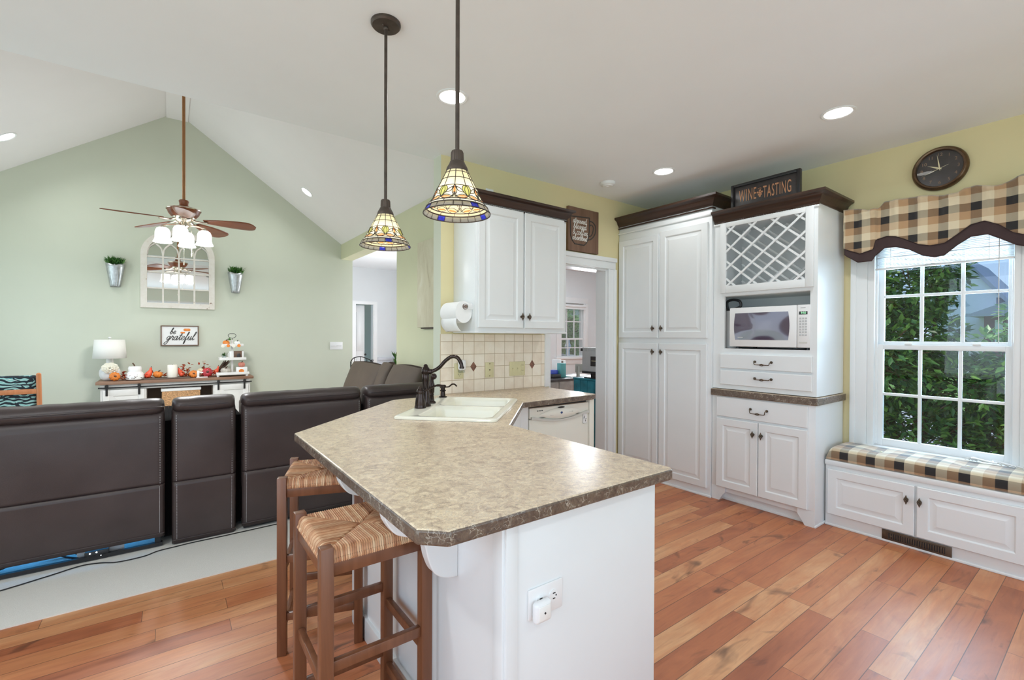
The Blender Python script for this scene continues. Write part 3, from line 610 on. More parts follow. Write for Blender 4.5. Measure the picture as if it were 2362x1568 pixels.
shrub('laurel_shrub', 'tall dense green shrub filling the kitchen window', [((5.9, 1.95, 0.35), 0.62), ((6.0, 1.25, 0.25), 0.60), ((6.1, 0.65, 0.30), 0.55), ((5.9, 1.65, 1.1), 0.60), ((6.0, 1.95, 1.75), 0.60), ((6.15, 1.35, 1.30), 0.45), ((6.25, 1.42, 1.85), 0.40), ((6.1, 0.95, 0.85), 0.42), ((6.3, 0.72, 0.95), 0.33), ((6.3, 1.20, 2.0), 0.25)], 19000, 0.088, M_leaf, 3)
shrub('sapling', 'thin leafy sapling in front of the brick house outside', [((7.4, 0.85, 1.0), 0.16), ((7.45, 0.78, 1.4), 0.14), ((7.4, 0.98, 1.35), 0.12), ((7.4, 0.80, 1.65), 0.09)], 260, 0.11, M_leaf2, 8)
hs = thing('neighbour_house', 'red brick house with grey roof seen through the kitchen window', 'house', (34, 2.0, -0.45))
b = MB(); b.box(30, 38, -6, 4.15, -0.45, 2.45); b.out('brick_wall', M_brick, hs, smooth=0)
b = MB(); b.box(29.98, 30.02, 3.55, 3.80, 0.95, 2.2); b.out('window', M_housew, hs); b = MB(); b.box(29.97, 30.02, 2.2, 2.75, -0.3, 2.0); b.out('door', M_housew, hs)
b = MB(); b.prism([(-6.4, 2.4), (4.75, 2.4), (2.6, 3.35), (-2, 3.35)], 29.5, 38, lambda u, v, h: (h, u, v)); b.box(29.45, 29.5, -6.4, 4.8, 2.36, 2.5); b.out('roof', M_roof, hs, smooth=0)
b = MB(); b.box(33, 40, 4.15, 6.6, -0.45, 3.4); b.prism([(4.0, 3.4), (6.8, 3.4), (5.4, 5.4)], 33, 40, lambda u, v, h: (h, u, v)); b.out('gable_wing', M_housew, hs, smooth=0)
b = MB(); b.prism([(3.8, 3.15), (5.4, 5.4), (5.4, 5.65), (3.65, 3.2)], 32.8, 40.2, lambda u, v, h: (h, u, v)); b.prism([(7.0, 3.15), (5.4, 5.4), (5.4, 5.65), (7.15, 3.2)], 32.8, 40.2, lambda u, v, h: (h, u, v)); b.out('wing_roof', M_roof, hs, smooth=0)
for i, (c, lab) in enumerate((((9.3, 9.9, 1.5), 'bright green tree seen in upper dining room window'), ((11.6, 11.2, 2.7), 'green tree top crossing the right panes of the dining window'))):
    shrub('garden_tree', lab, [(c, 0.62), ((c[0] + 0.3, c[1] + 0.4, c[2] + 0.3), 0.45), ((c[0] + 0.2, c[1], c[2] - 0.4), 0.4)], 2600, 0.14, M_leaf2, 20 + i)
shrub('low_bush', 'low green bush at the foot of the dining room window', [((7.75, 9.0, 0.55), 0.40), ((7.75, 8.9, 0.0), 0.38)], 1500, 0.11, M_leaf2, 31)
fe = thing('garden_fence', 'brown wooden garden fence beyond the dining room window', 'fence', (13, 14, -0.45))
for k in range(18):
    quadbox(10.5 + k * 0.31, 10.8 + k * 0.31, 14.0, 14.03, -0.45, 1.32, 'board', M_fence, fe, smooth=0)
gh = thing('white_house', 'pale blue grey house across the garden from the dining window', 'house', (16, 20, -0.45))
b = MB(); b.box(14, 19.4, 19, 25, -0.45, 3.0); b.out('siding_wall', M_housew, gh, smooth=0); b = MB(); b.prism([(13.6, 3.0), (19.8, 3.0), (16.7, 5.2)], 18.6, 25, lambda u, v, h: (u, h, v)); b.out('roof', M_roof, gh, smooth=0)
gs = thing('birdbath', 'white stone birdbath on the lawn outside the dining window', 'birdbath', (8.52, 9.0, -0.45))
MB().lathe([(0.16, 0), (0.16, 0.08), (0.09, 0.14), (0.06, 0.5), (0.07, 0.9), (0.10, 1.2)], (8.52, 9.0, -0.45), 16).out('pedestal', M_stone, gs)
MB().lathe([(0.06, 1.19), (0.20, 1.29), (0.21, 1.33), (0.17, 1.30), (0.0, 1.28)], (8.52, 9.0, -0.45), 20).out('bowl', M_stone, gs)
MB().lathe([(0.0, 1.28), (0.05, 1.29), (0.045, 1.45), (0.09, 1.56), (0.05, 1.66), (0.05, 1.72), (0, 1.78)], (8.52, 9.0, -0.45), 14).out('finial', M_stone, gs)
# ================================================================= cabinetry
def panel_door(O, U, V, N, w_, h_, name, parent, fw=0.055, th=0.02, raised=True):
    """raised-panel door: O lower corner on the cabinet face, U along, V up, N outwards"""
    O, U, V, N = map(Vector, (O, U, V, N)); b = MB()
    prof = [(0.0, 0.0), (0.0, th - 0.004), (0.004, th)]
    if raised: prof += [(fw, th), (fw + 0.003, th - 0.002), (fw + 0.008, th - 0.009), (fw + 0.016, th - 0.009), (fw + 0.040, th - 0.002), (fw + 0.042, th - 0.0012)]
    rings = [[O + U * a + V * c + N * d for a, c in ((i, i), (w_ - i, i), (w_ - i, h_ - i), (i, h_ - i))] for i, d in prof]
    b.ring_skin(rings, True); return b.out(name, M_white, parent, smooth=20)
def knob(P, N, V, parent):
    """openwork spindle knob"""
    P, N, V = Vector(P), Vector(N), Vector(V); S_ = N.cross(V); b = MB(); c = P + N * 0.022
    b.tube([P, P + N * 0.006], 0.009, 12); b.tube([P, c], 0.0042, 8)
    for k in range(6):
        a = 2 * PI * k / 6; e1 = N * math.cos(a) + S_ * math.sin(a); a2 = a + 1.0; e2 = N * math.cos(a2) + S_ * math.sin(a2); a3 = a + 2.0; e3 = N * math.cos(a3) + S_ * math.sin(a3)
        b.tube(cr([c - V * 0.019, c - V * 0.009 + e1 * 0.0085, c + e2 * 0.0115, c + V * 0.009 + e3 * 0.0085, c + V * 0.019], 4), 0.0022, 6)
    for s_ in (-1, 1):
        b.sphere(c + V * 0.020 * s_, 0.0048, u=8, v=6); b.tube([c + V * 0.022 * s_, c + V * 0.030 * s_], [0.004, 0.0012], 8)
    return b.out('knob', M_pewter, parent, label='antique brass birdcage knob')
def bail(P, U, V, N, parent, half=0.062, drop=0.022, out_=0.026):
    P, U, V, N = map(Vector, (P, U, V, N)); b = MB(); pts = []
    for s_ in (-1, 1):
        b.tube([P + U * half * s_, P + U * half * s_ + N * 0.006], 0.010, 12); b.sphere(P + U * half * s_ + N * 0.010, 0.0075, u=10, v=8)
    q = [P - U * half + N * 0.012, P - U * (half - 0.004) + N * out_ - V * drop * 0.25, P - U * (half - 0.008) + N * out_ - V * drop * 0.9, P - U * (half - 0.022) + N * out_ - V * drop, P - U * 0.018 + N * out_ - V * drop]
    q2 = [Vector(p) - U * 2 * (Vector(p) - P).dot(U) for p in reversed(q)]
    b.tube(cr(q, 5), 0.0032, 8); b.tube(cr(q2, 5), 0.0032, 8); c = P + N * out_ - V * drop
    for k in range(6):
        a = 2 * PI * k / 6; e = lambda t: (N * math.cos(a + t) + V * math.sin(a + t))
        b.tube(cr([c - U * 0.019, c - U * 0.009 + e(0) * 0.006, c + e(0.8) * 0.0085, c + U * 0.009 + e(1.6) * 0.006, c + U * 0.019], 4), 0.0021, 6)
    return b.out('handle', M_pewter, parent, label='antique brass bail handle')
CROWN = [(0.0, 0.0), (0.006, 0.0), (0.010, 0.012), (0.022, 0.022), (0.030, 0.044), (0.046, 0.060), (0.060, 0.066), (0.066, 0.070), (0.066, 0.086), (0.0, 0.086)]
def crown(path, side, parent, sc=1.0, mat=None):
    b = MB(); b.sweep(path, [(d * sc, z * sc) for d, z in CROWN], side); return b.out('crown_moulding', mat or M_crown, parent, smooth=40)
def rope(path, parent, r=0.008):
    """twisted rope bead"""
    b = MB(); P = [Vector(p) for p in path]
    for i in range(len(P) - 1):
        d = P[i + 1] - P[i]; L = d.length; d.normalize(); n = max(4, int(L / 0.0052)); s_ = d.cross(Vector((0, 0, 1))).normalized(); up = Vector((0, 0, 1))
        for ph in (0, PI * 2 / 3, PI * 4 / 3):
            pts = []
            for k in range(n + 1):
                a = ph + k * 0.62; pts.append(P[i] + d * (L * k / n) + (s_ * math.cos(a) + up * math.sin(a)) * r * 0.5)
            b.tube(pts, r * 0.55, 5)
    return b.out('rope_moulding', M_crown, parent)
UY, UX, UZ = (0, -1, 0), (1, 0, 0), (0, 0, 1)
# ---------------------------------------------------------------- pantry
pt = thing('pantry_cabinet', 'tall white pantry cabinet with four doors beside the doorway', 'cabinet', (3.95, 2.645, 0))
b = MB(); b.box(3.685, 4.215, 2.14, 3.145, 0, 2.50, 0.002); b.box(3.672, 3.69, 2.13, 3.147, 0, 0.018, 0.004)
b.box(3.672, 3.69, 2.136, 3.147, 2.395, 2.412, 0.004); b.out('body', M_white, pt)
for (y1, y0, z0, z1, kz) in ((3.132, 2.664, 1.353, 2.325, 1.443), (2.644, 2.17, 1.353, 2.340, 1.443), (3.132, 2.664, 0.098, 1.303, 1.223), (2.644, 2.17, 0.075, 1.303, 1.223)):
    d = panel_door((3.685, y1, z0), UY, UZ, (-1, 0, 0), y1 - y0, z1 - z0, 'door', pt); knob((3.665, (2.709 if y1 > 3 else 2.617), kz), (-1, 0, 0), UZ, d)
crown([(3.685, 3.147, 2.472), (3.685, 2.14, 2.472), (4.2, 2.14, 2.472)], 1, pt, 1.05)
rope([(3.676, 3.145, 2.456), (3.676, 2.131, 2.456), (3.72, 2.131, 2.456)], pt)
# ---------------------------------------------------------------- microwave hutch
XH = 3.712
hu = thing('microwave_hutch', 'white upper hutch with wine lattice above the microwave', 'cabinet', (3.96, 1.745, 0.93))
b = MB(); XB = 4.21
for y0, y1 in ((1.353, 1.40), (2.04, 2.138)): b.box(XH, XH + 0.02, y0, y1, 0.935, 2.32)
b.box(XH, XH + 0.02, 1.4, 2.04, 0.935, 1.27); b.box(XH, XH + 0.02, 1.4, 2.04, 1.703, 1.785); b.box(XH, XH + 0.02, 1.4, 2.04, 2.272, 2.335)
b.box(XH + 0.02, XB, 1.353, 1.372, 0.935, 2.33); b.box(XH + 0.02, XB, 2.118, 2.138, 0.935, 2.33); b.box(XH + 0.02, XB, 1.372, 2.118, 2.31, 2.33)
b.box(XH + 0.02, XB, 1.372, 2.118, 1.70, 1.72); b.box(XH + 0.02, XB, 1.372, 2.118, 1.245, 1.265); b.box(4.14, 4.16, 1.372, 2.118, 0.94, 2.32)
b.box(XH - 0.012, XH + 0.01, 1.345, 2.138, 2.296, 2.312, 0.004)
b.out('body', M_white, hu, smooth=0)
# lattice front
b = MB(); b.box(3.692, XH, 1.376, 1.428, 1.727, 2.300, 0.002); b.box(3.692, XH, 2.022, 2.072, 1.727, 2.300, 0.002); b.box(3.692, XH, 1.428, 2.022, 1.727, 1.786, 0.002); b.box(3.692, XH, 1.428, 2.022, 2.270, 2.300, 0.002)
lf = b.out('lattice_frame', M_white, hu)
def lattice(x, name, par):
    b = MB(); y0, y1, z0, z1 = 1.424, 2.026, 1.782, 2.274; pitch = 0.1225; cy_, cz_ = (y0 + y1) / 2, (z0 + z1) / 2
    for sg in (1, -1):
        for k in range(-5, 6):
            o = k * pitch * 1.18; pts = []
            # line: (y-cy)*sg*.86 - (z-cz) = o
            for t in range(-400, 401):
                y = cy_ + t * 0.001; z = cz_ + (y - cy_) * sg * 0.84 - o
                if y0 <= y <= y1 and z0 <= z <= z1: pts.append((y, z))
            if len(pts) < 25: continue
            (ya, za), (yb, zb) = pts[0], pts[-1]; L = math.hypot(yb - ya, zb - za); a = math.atan2(zb - za, yb - ya)
            M = Matrix.Translation((x + (0.004 if sg > 0 else -0.004), (ya + yb) / 2, (za + zb) / 2)) @ Matrix.Rotation(a, 4, 'X')
            b.box(-0.0045, 0.0045, -L / 2, L / 2, -0.0075, 0.0075, M=M)
    return b.out(name, M_white, par)
lattice(3.703, 'lattice', lf); lattice(3.96, 'inner_lattice', lf)
for (z0, z1, hz) in ((1.108, 1.224, 1.17), (0.972, 1.090, 1.040)):
    d = panel_door((XH, 2.065, z0), UY, UZ, (-1, 0, 0), 2.065 - 1.378, z1 - z0, 'drawer', hu, raised=False, th=0.022); bail((XH - 0.022, 1.716, hz), UY, UZ, (-1, 0, 0), d, drop=0.022 if hz > 1.1 else 0.008)
crown([(XH, 2.13, 2.322), (XH, 1.353, 2.322), (4.2, 1.353, 2.322)], 1, hu, 1.0); rope([(XH - 0.009, 2.125, 2.315), (XH - 0.009, 1.344, 2.315)], hu, 0.007)
# ---------------------------------------------------------------- base cabinet under the hutch
bc = thing('base_cabinet', 'white base cabinet with one drawer and two doors under the hutch', 'cabinet', (3.95, 1.75, 0))
XB0 = 3.70
b = MB(); b.box(XB0 + 0.02, 4.212, 1.36, 2.136, 0.075, 0.874); b.box(XB0, XB0 + 0.03, 1.355, 2.136, 0.118, 0.874, 0.002); b.box(XB0 + 0.055, 4.2, 1.36, 2.136, 0, 0.12)
f = lambda u, v, h: (h, u, v)
b.prism([(1.355, 0), (1.420, 0), (1.45, 0.05), (1.47, 0.075), (1.47, 0.1175), (1.355, 0.1175)], XB0, XB0 + 0.06, f); b.prism([(2.136, 0), (2.136, 0.1175), (2.02, 0.1175), (2.02, 0.075), (2.04, 0.05), (2.07, 0)], XB0, XB0 + 0.06, f)
b.box(XB0 + 0.001, 4.212, 1.3535, 1.37, 0, 0.874); b.box(XB0 - 0.006, 4.2, 1.346, 1.36, 0, 0.016, 0.004); b.box(XB0 + 0.047, XB0 + 0.06, 1.45, 2.05, 0, 0.02, 0.004)
b.out('body', M_white, bc, smooth=25)
d = panel_door((XB0, 2.088, 0.709), UY, UZ, (-1, 0, 0), 2.088 - 1.400, 0.868 - 0.709, 'drawer', bc, raised=False, th=0.02); bail((XB0 - 0.02, 1.742, 0.795), UY, UZ, (-1, 0, 0), d, drop=0.03)
d = panel_door((XB0, 2.088, 0.12), UY, UZ, (-1, 0, 0), 2.088 - 1.750, 0.572, 'door', bc); knob((XB0 - 0.02, 1.780, 0.600), (-1, 0, 0), UZ, d)
d = panel_door((XB0, 1.744, 0.12), UY, UZ, (-1, 0, 0), 1.744 - 1.400, 0.572, 'door', bc); knob((XB0 - 0.02, 1.716, 0.598), (-1, 0, 0), UZ, d)
b = MB(); b.prism([(3.674, 1.335), (4.216, 1.335), (4.216, 2.137), (3.674, 2.137)], 0.876, 0.930); tag(side_mat(b.out('hutch_countertop', M_lam, bevel=0.006, loc=(3.95, 1.74, 0.876)), M_lam_shaded), 'short brown laminate counter between hutch and base cabinet', 'countertop')
# ---------------------------------------------------------------- window bench
be = thing('window_bench', 'white built in bench with two cupboard doors under the window', 'bench', (4.03, 0.2, 0))
XS = 3.855
b = MB(); b.box(XS, 4.216, -1.0, 1.343, 0, 0.452, 0.002); b.box(XS - 0.014, 4.216, -1.0, 1.345, 0.440, 0.476, 0.006); b.box(XS - 0.010, XS + 0.01, -1.0, 1.344, 0, 0.016, 0.004); b.out('body', M_white, be)
for y1, y0, ky in ((1.326, 0.838, 0.874), (0.826, 0.338, 0.808)):
    d = panel_door((XS, y1, 0.088), UY, UZ, (-1, 0, 0), y1 - y0, 0.412 - 0.088, 'door', be); knob((XS - 0.02, ky, 0.318), (-1, 0, 0), UZ, d)
ve = thing('floor_register', 'bronze heating register set in the bench toe board', 'vent', (XS, 0.83, 0.045))
b = MB(); b.box(XS - 0.008, XS - 0.0045, 0.660, 1.006, 0.008, 0.080, 0.001); b.out('faceplate', M_brass_vent, ve)
b = MB(); b.box(XS - 0.0095, XS - 0.0078, 0.690, 0.975, 0.026, 0.066); b.out('grille_opening', M_black, ve)
b = MB()
for k in range(24): yy = 0.694 + k * 0.0120; b.box(XS - 0.013, XS - 0.009, yy, yy + 0.0055, 0.024, 0.068, 0.001)
b.box(XS - 0.013, XS - 0.009, 0.688, 0.977, 0.022, 0.027); b.box(XS - 0.013, XS - 0.009, 0.688, 0.977, 0.065, 0.070); b.tube([(XS - 0.012, 0.955, 0.046), (XS - 0.02, 0.955, 0.05)], 0.004, 6); b.out('slats', M_brass_vent, ve)
# cushion with checked cover
cu = thing('bench_cushion', 'blue white and tan checked cushion on the window bench', 'cushion', (4.03, 0.2, 0.478))
b = MB(); y0, y1 = -0.9, 1.338; x0, x1, zt, zb = 3.846, 4.196, 0.565, 0.478; prof = []
R = 0.036
prof = [(x1, zb), (x0 + 0.01, zb), (x0, zb + 0.012)] + [(x0 + R - R * math.cos(a), zt - R + R * math.sin(a)) for a in [0.0, 0.3, 0.6, 0.9, 1.2, 1.57]] + [(x0 + 0.09, zt + 0.006), (x0 + 0.17, zt + 0.008), (x1 - 0.09, zt + 0.006), (x1 - 0.02, zt), (x1, zt - 0.012)]
acc = [0]
for i in range(1, len(prof)): acc.append(acc[-1] + math.hypot(prof[i][0] - prof[i - 1][0], prof[i][1] - prof[i - 1][1]))
NP = len(prof) - 1
def cush(u, v):
    i = min(NP, int(round(v * NP))); x, z = prof[i]; y = y1 + (y0 - y1) * u; e_ = min(u, 1 - u) * (y1 - y0)
    k = min(1, e_ / 0.045); k = math.sqrt(max(0.0, 1 - (1 - k) ** 2)); zz = zb + (z - zb) * (0.25 + 0.75 * k); tuft = 0
    for ty in (1.06, 0.62, 0.18): tuft += 0.018 * math.exp(-((y - ty) ** 2 + (x - 4.03) ** 2) / 0.003)
    if z > zb + 0.05: zz -= tuft
    return (x, y, zz + 0.003 * noise.noise(Vector((x * 9, y * 7, 0))))
b.surf(cush, 120, NP, lambda u, v: (u * (y1 - y0) + 0.02, acc[min(NP, int(round(v * NP)))] + 0.052))
b.out('cover', M_plaid, cu, smooth=60)
for ty in (1.06, 0.62, 0.18): MB().sphere((4.03, ty, 0.557), 0.010, 0.010, 0.005, 10, 6).out('tufting_button', M_ivory, cu)
b = MB()
for k in range(4):
    r_ = random.Random(k); b.tube(cr([(4.17, 0.66 - k * 0.02, 0.572), (4.18 - 0.01 * k, 0.62, 0.592), (4.15, 0.57 - 0.02 * k, 0.580), (4.18, 0.53, 0.590), (4.16, 0.49 - 0.03 * k, 0.574)], 5), 0.006, 5, flat=0.5)
b.out('cushion_ties', M_trim, cu)
# ---------------------------------------------------------------- upper cabinet
uc = thing('upper_cabinet', 'white wall cabinet with two doors above the tiled backsplash', 'cabinet', (2.2, 2.99, 1.385))
b = MB(); b.box(1.766, 2.655, 2.832, 3.148, 1.395, 2.36, 0.002); b.box(1.760, 2.661, 2.826, 3.148, 1.385, 1.40, 0.003); b.out('body', M_white, uc)
d = panel_door((1.783, 2.832, 1.425), UX, UZ, (0, -1, 0), 2.192 - 1.783, 2.318 - 1.425, 'door', uc); knob((2.170, 2.812, 1.512), (0, -1, 0), UZ, d)
d = panel_door((2.207, 2.832, 1.425), UX, UZ, (0, -1, 0), 2.618 - 2.207, 2.318 - 1.425, 'door', uc); knob((2.238, 2.812, 1.512), (0, -1, 0), UZ, d)
crown([(1.766, 3.147, 2.330), (1.766, 2.832, 2.330), (2.655, 2.832, 2.330), (2.655, 3.147, 2.330)], 1, uc, 0.88, M_crownx); rope([(1.757, 2.823, 2.318), (2.664, 2.823, 2.318)], uc, 0.007)
# ---------------------------------------------------------------- peninsula base
pe = thing('peninsula_cabinet', 'white breakfast bar base carrying the long brown counter', 'cabinet', (1.1, 1.6, 0))
kn = [(0.712, 0.985), (1.333, 0.985), (1.333, 1.905), (1.945, 2.517), (2.022, 2.535), (2.022, 3.143), (1.655, 3.143), (1.60, 3.10), (0.712, 2.205)]
b = MB(); b.prism(kn, 0.0, 0.874); b.out('body', M_white, pe, smooth=0)
b = MB(); b.box(0.706, 1.335, 0.976, 0.986, 0, 0.874, 0.001); b.box(0.703, 0.742, 0.970, 0.984, 0, 0.874, 0.002); b.out('end_panel', M_white, pe)
b = MB()
for yy in (0.978, 1.375, 1.79, 2.165): b.box(0.695, 0.714, yy, yy + 0.045, 0, 0.874, 0.003)
b.box(0.698, 0.714, 0.98, 2.2, 0, 0.10, 0.003); b.out('battens', M_white, pe)
for yy in (1.235, 1.66):
    b = MB(); pr = [(0.712, 0.874), (0.487, 0.874), (0.480, 0.862), (0.482, 0.845), (0.500, 0.825), (0.530, 0.806)]
    pr = [(0.712, 0.874), (0.482, 0.874), (0.478, 0.858)] + [(p.x, p.y) for p in cr([(0.482, 0.842, 0), (0.512, 0.800, 0), (0.575, 0.772, 0), (0.600, 0.745, 0), (0.612, 0.700, 0), (0.632, 0.655, 0), (0.668, 0.630, 0), (0.712, 0.622, 0)], 5)]
    b.prism(pr, yy, yy + 0.042, lambda u, v, h: (u, h, v)); b.out('corbel', M_white, pe, smooth=30, bevel=0.003)
b = MB(); b.box(2.636, 2.686, 2.535, 3.143, 0, 0.874, 0.002); b.out('end_filler', M_appl, pe)
# counter top
ct = [(0.457, 0.987), (0.513, 0.932), (1.372, 0.932), (1.386, 0.950), (1.386, 1.885), (1.927, 2.470), (2.640, 2.500), (2.688, 2.52), (2.688, 3.146), (1.655, 3.146), (1.62, 3.14), (1.255, 3.095), (0.457, 2.293)]
b = MB(); b.prism(ct, 0.875, 0.914)
ctop = tag(side_mat(b.out('kitchen_countertop', M_lam, smooth=20, bevel=0.007, loc=(1.2, 2.0, 0.875)), M_lam_shaded), 'long mottled brown laminate counter on the white peninsula', 'countertop')
# hole for the sink
SC = Vector((1.457, 2.468, 0)); SU = Vector((0.70711, 0.70711, 0)); SN = Vector((0.70711, -0.70711, 0))
def sk(u, n, z): return SC + SU * u + SN * n + Vector((0, 0, z))
def rrect(u0, u1, n0, n1, r, z, k=5):
    out = []
    for cu_, cn_, a0 in ((u1 - r, n1 - r, 0), (u0 + r, n1 - r, PI / 2), (u0 + r, n0 + r, PI), (u1 - r, n0 + r, 1.5 * PI)):
        for i in range(k + 1): a = a0 + PI / 2 * i / k; out.append(sk(cu_ + r * math.cos(a), cn_ + r * math.sin(a), z))
    return out
cut = MB(); cut.ring_skin([rrect(-0.405, 0.405, -0.265, 0.265, 0.05, 0.80), rrect(-0.405, 0.405, -0.265, 0.265, 0.05, 1.0)]); cm = bpy.data.meshes.new('sink_cut'); bmesh.ops.recalc_face_normals(cut.bm, faces=cut.bm.faces[:]); cut.bm.to_mesh(cm); cut.bm.free()
def boolean_cut(o, cm):
    c = bpy.data.objects.new('sink_cut', cm); COL.objects.link(c); c.location = (0, 0, 0)
    mods = list(o.modifiers); md = o.modifiers.new('cut', 'BOOLEAN'); md.object = c; md.operation = 'DIFFERENCE'; md.solver = 'EXACT'
    bpy.context.view_layer.update(); dg = bpy.context.evaluated_depsgraph_get(); me = bpy.data.meshes.new_from_object(o.evaluated_get(dg)); o.modifiers.clear(); o.data = me; COL.objects.unlink(c); bpy.data.objects.remove(c)
boolean_cut(ctop, cm)
pb = [o for o in COL.objects if o.parent == pe and o.name.startswith('body')][0]
cut = MB(); cut.ring_skin([rrect(-0.41, 0.41, -0.27, 0.27, 0.05, 0.60), rrect(-0.41, 0.41, -0.27, 0.27, 0.05, 1.0)]); cm2 = bpy.data.meshes.new('sink_cut'); bmesh.ops.recalc_face_normals(cut.bm, faces=cut.bm.faces[:]); cut.bm.to_mesh(cm2); cut.bm.free(); 
cm2.transform(Matrix.Translation((0, 0, 0))); boolean_cut(pb, cm2)
# ---------------------------------------------------------------- sink
si = thing('kitchen_sink', 'cream double bowl drop in sink set in the brown counter', 'sink', (1.457, 2.468, 0.914))
b = MB(); Z0 = 0.914
outer = [rrect(-0.424, 0.424, -0.284, 0.284, 0.035, Z0 + 0.001), rrect(-0.424, 0.424, -0.284, 0.284, 0.035, Z0 + 0.010), rrect(-0.416, 0.416, -0.276, 0.276, 0.03, Z0 + 0.016), rrect(-0.408, 0.408, -0.268, 0.268, 0.028, Z0 + 0.017)]
b.ring_skin(outer, False)
# deck: rectangle with two bowl openings
def bowl(u0, u1, n0, n1, depth):
    r = 0.05; rings = [rrect(u0, u1, n0, n1, r, Z0 + 0.017), rrect(u0 + 0.006, u1 - 0.006, n0 + 0.006, n1 - 0.006, r, Z0 + 0.012), rrect(u0 + 0.012, u1 - 0.012, n0 + 0.012, n1 - 0.012, r, Z0 - 0.01), rrect(u0 + 0.02, u1 - 0.02, n0 + 0.02, n1 - 0.02, r, Z0 - depth + 0.03), rrect(u0 + 0.05, u1 - 0.05, n0 + 0.05, n1 - 0.05, r, Z0 - depth)]
    b.ring_skin(rings, False); b._quad([b.bm.verts.new(p) for p in rrect(u0 + 0.05, u1 - 0.05, n0 + 0.05, n1 - 0.05, r, Z0 - depth)])
B1, B2 = (-0.395, -0.012, -0.165, 0.250), (0.012, 0.395, -0.165, 0.250)
bowl(*B1, 0.19); bowl(*B2, 0.19)
# deck strips between the openings and the rim
fr = rrect(-0.408, 0.408, -0.268, 0.268, 0.028, Z0 + 0.017); holes = [rrect(*B1, 0.05, Z0 + 0.017), rrect(*B2, 0.05, Z0 + 0.017)]
from mathutils.geometry import delaunay_2d_cdt
pts2, eds = [], []
for lp in [fr] + holes:
    n0 = len(pts2)
    for p in lp: q = p - SC; pts2.append(Vector((q.dot(SU), q.dot(SN))))
    eds += [(n0 + i, n0 + (i + 1) % len(lp)) for i in range(len(lp))]
V2, _, F2, *_ = delaunay_2d_cdt(pts2, eds, [], 0, 1e-6); vs = [b.bm.verts.new(sk(p.x, p.y, Z0 + 0.017)) for p in V2]
def inside(c, B): return B[0] + 0.0005 < c.x < B[1] - 0.0005 and B[2] + 0.0005 < c.y < B[3] - 0.0005
def in_rr(c, B, r=0.05):
    dx = max(B[0] + r - c.x, c.x - (B[1] - r), 0); dy = max(B[2] + r - c.y, c.y - (B[3] - r), 0); return inside(c, B) and math.hypot(dx, dy) < r * 0.985
for f_ in F2:
    c = sum((V2[i] for i in f_), Vector((0, 0))) / len(f_)
    if in_rr(c, B1) or in_rr(c, B2) or abs(c.x) > 0.408 or abs(c.y) > 0.268: continue
    b._quad([vs[i] for i in f_])
bmesh.ops.remove_doubles(b.bm, verts=b.bm.verts[:], dist=1e-5)
b.out('basin', M_porcelain, si, smooth=50)
for cu_ in (-0.2, 0.2): MB().lathe([(0.0, 0.004), (0.03, 0.004), (0.042, 0.0)], tuple(sk(cu_, 0.04, Z0 - 0.190)), 16).out('drain', M_chrome, si)
# ---------------------------------------------------------------- faucet set
fa = thing('faucet', 'oil rubbed bronze high arc faucet with lever on the sink deck', 'faucet', (1.24, 2.57, 0.93))
ZD = 0.931
def at(u, n): p = sk(u, n, ZD); return p
pS = Vector((1.262, 2.592, ZD)); b = MB()
b.lathe([(0.032, 0), (0.034, 0.006), (0.030, 0.014), (0.0265, 0.03), (0.021, 0.09), (0.0185, 0.13), (0.021, 0.165), (0.024, 0.19), (0.021, 0.197), (0.026, 0.205), (0.027, 0.222), (0.022, 0.234), (0.015, 0.242), (0.012, 0.252), (0.006, 0.258), (0, 0.259)], pS, 20); b.out('column', M_bronze, fa)
b = MB(); q = [pS + SN * 0.02 + Vector((0, 0, 0.212)), pS + SN * 0.045 + Vector((0, 0, 0.216)), pS + SN * 0.085 + Vector((0, 0, 0.238)), pS + SN * 0.125 + Vector((0, 0, 0.280)), pS + SN * 0.165 + Vector((0, 0, 0.306)), pS + SN * 0.2 + Vector((0, 0, 0.300)), pS + SN * 0.222 + Vector((0, 0, 0.268)), pS + SN * 0.228 + Vector((0, 0, 0.240))]
c_ = cr(q, 7); b.tube(c_, 0.0115, 14); b.tube([q[0], q[0] + SN * 0.02], 0.016, 14); b.tube([q[-1] + Vector((0, 0, 0.006)), q[-1] - Vector((0, 0, 0.006))], 0.0145, 14); b.out('spout', M_bronze, fa)
pL = Vector((1.205, 2.545, ZD)); b = MB()
b.lathe([(0.034, 0), (0.035, 0.008), (0.032, 0.016), (0.0325, 0.02), (0.024, 0.080), (0.023, 0.088), (0.025, 0.094), (0.024, 0.104), (0.018, 0.113), (0.012, 0.118), (0.010, 0.126), (0.005, 0.131), (0, 0.132)], pL, 20); b.out('valve_body', M_bronze, fa)
b = MB(); b.tube(cr([pL + Vector((0.0, 0, 0.10)), pL + SN * 0.03 + SU * 0.01 + Vector((0, 0, 0.104)), pL + SN * 0.075 + SU * 0.03 + Vector((0, 0, 0.128)), pL + SN * 0.10 + SU * 0.04 + Vector((0, 0, 0.133)), pL + SN * 0.122 + SU * 0.05 + Vector((0, 0, 0.128))], 6), [0.006] * 16 + [0.0075] * 9, 8); b.out('lever', M_bronze, fa)
pP = Vector((1.352, 2.690, ZD)); sp = thing('side_sprayer', 'bronze pull out side sprayer standing behind the faucet', 'sprayer', tuple(pP)); b = MB()
b.lathe([(0.027, 0), (0.027, 0.008), (0.017, 0.016), (0.013, 0.05), (0.015, 0.055), (0.013, 0.062), (0.017, 0.07), (0.019, 0.12), (0.014, 0.138), (0.012, 0.15), (0.0, 0.152)], pP, 16); b.out('wand', M_bronze, sp)
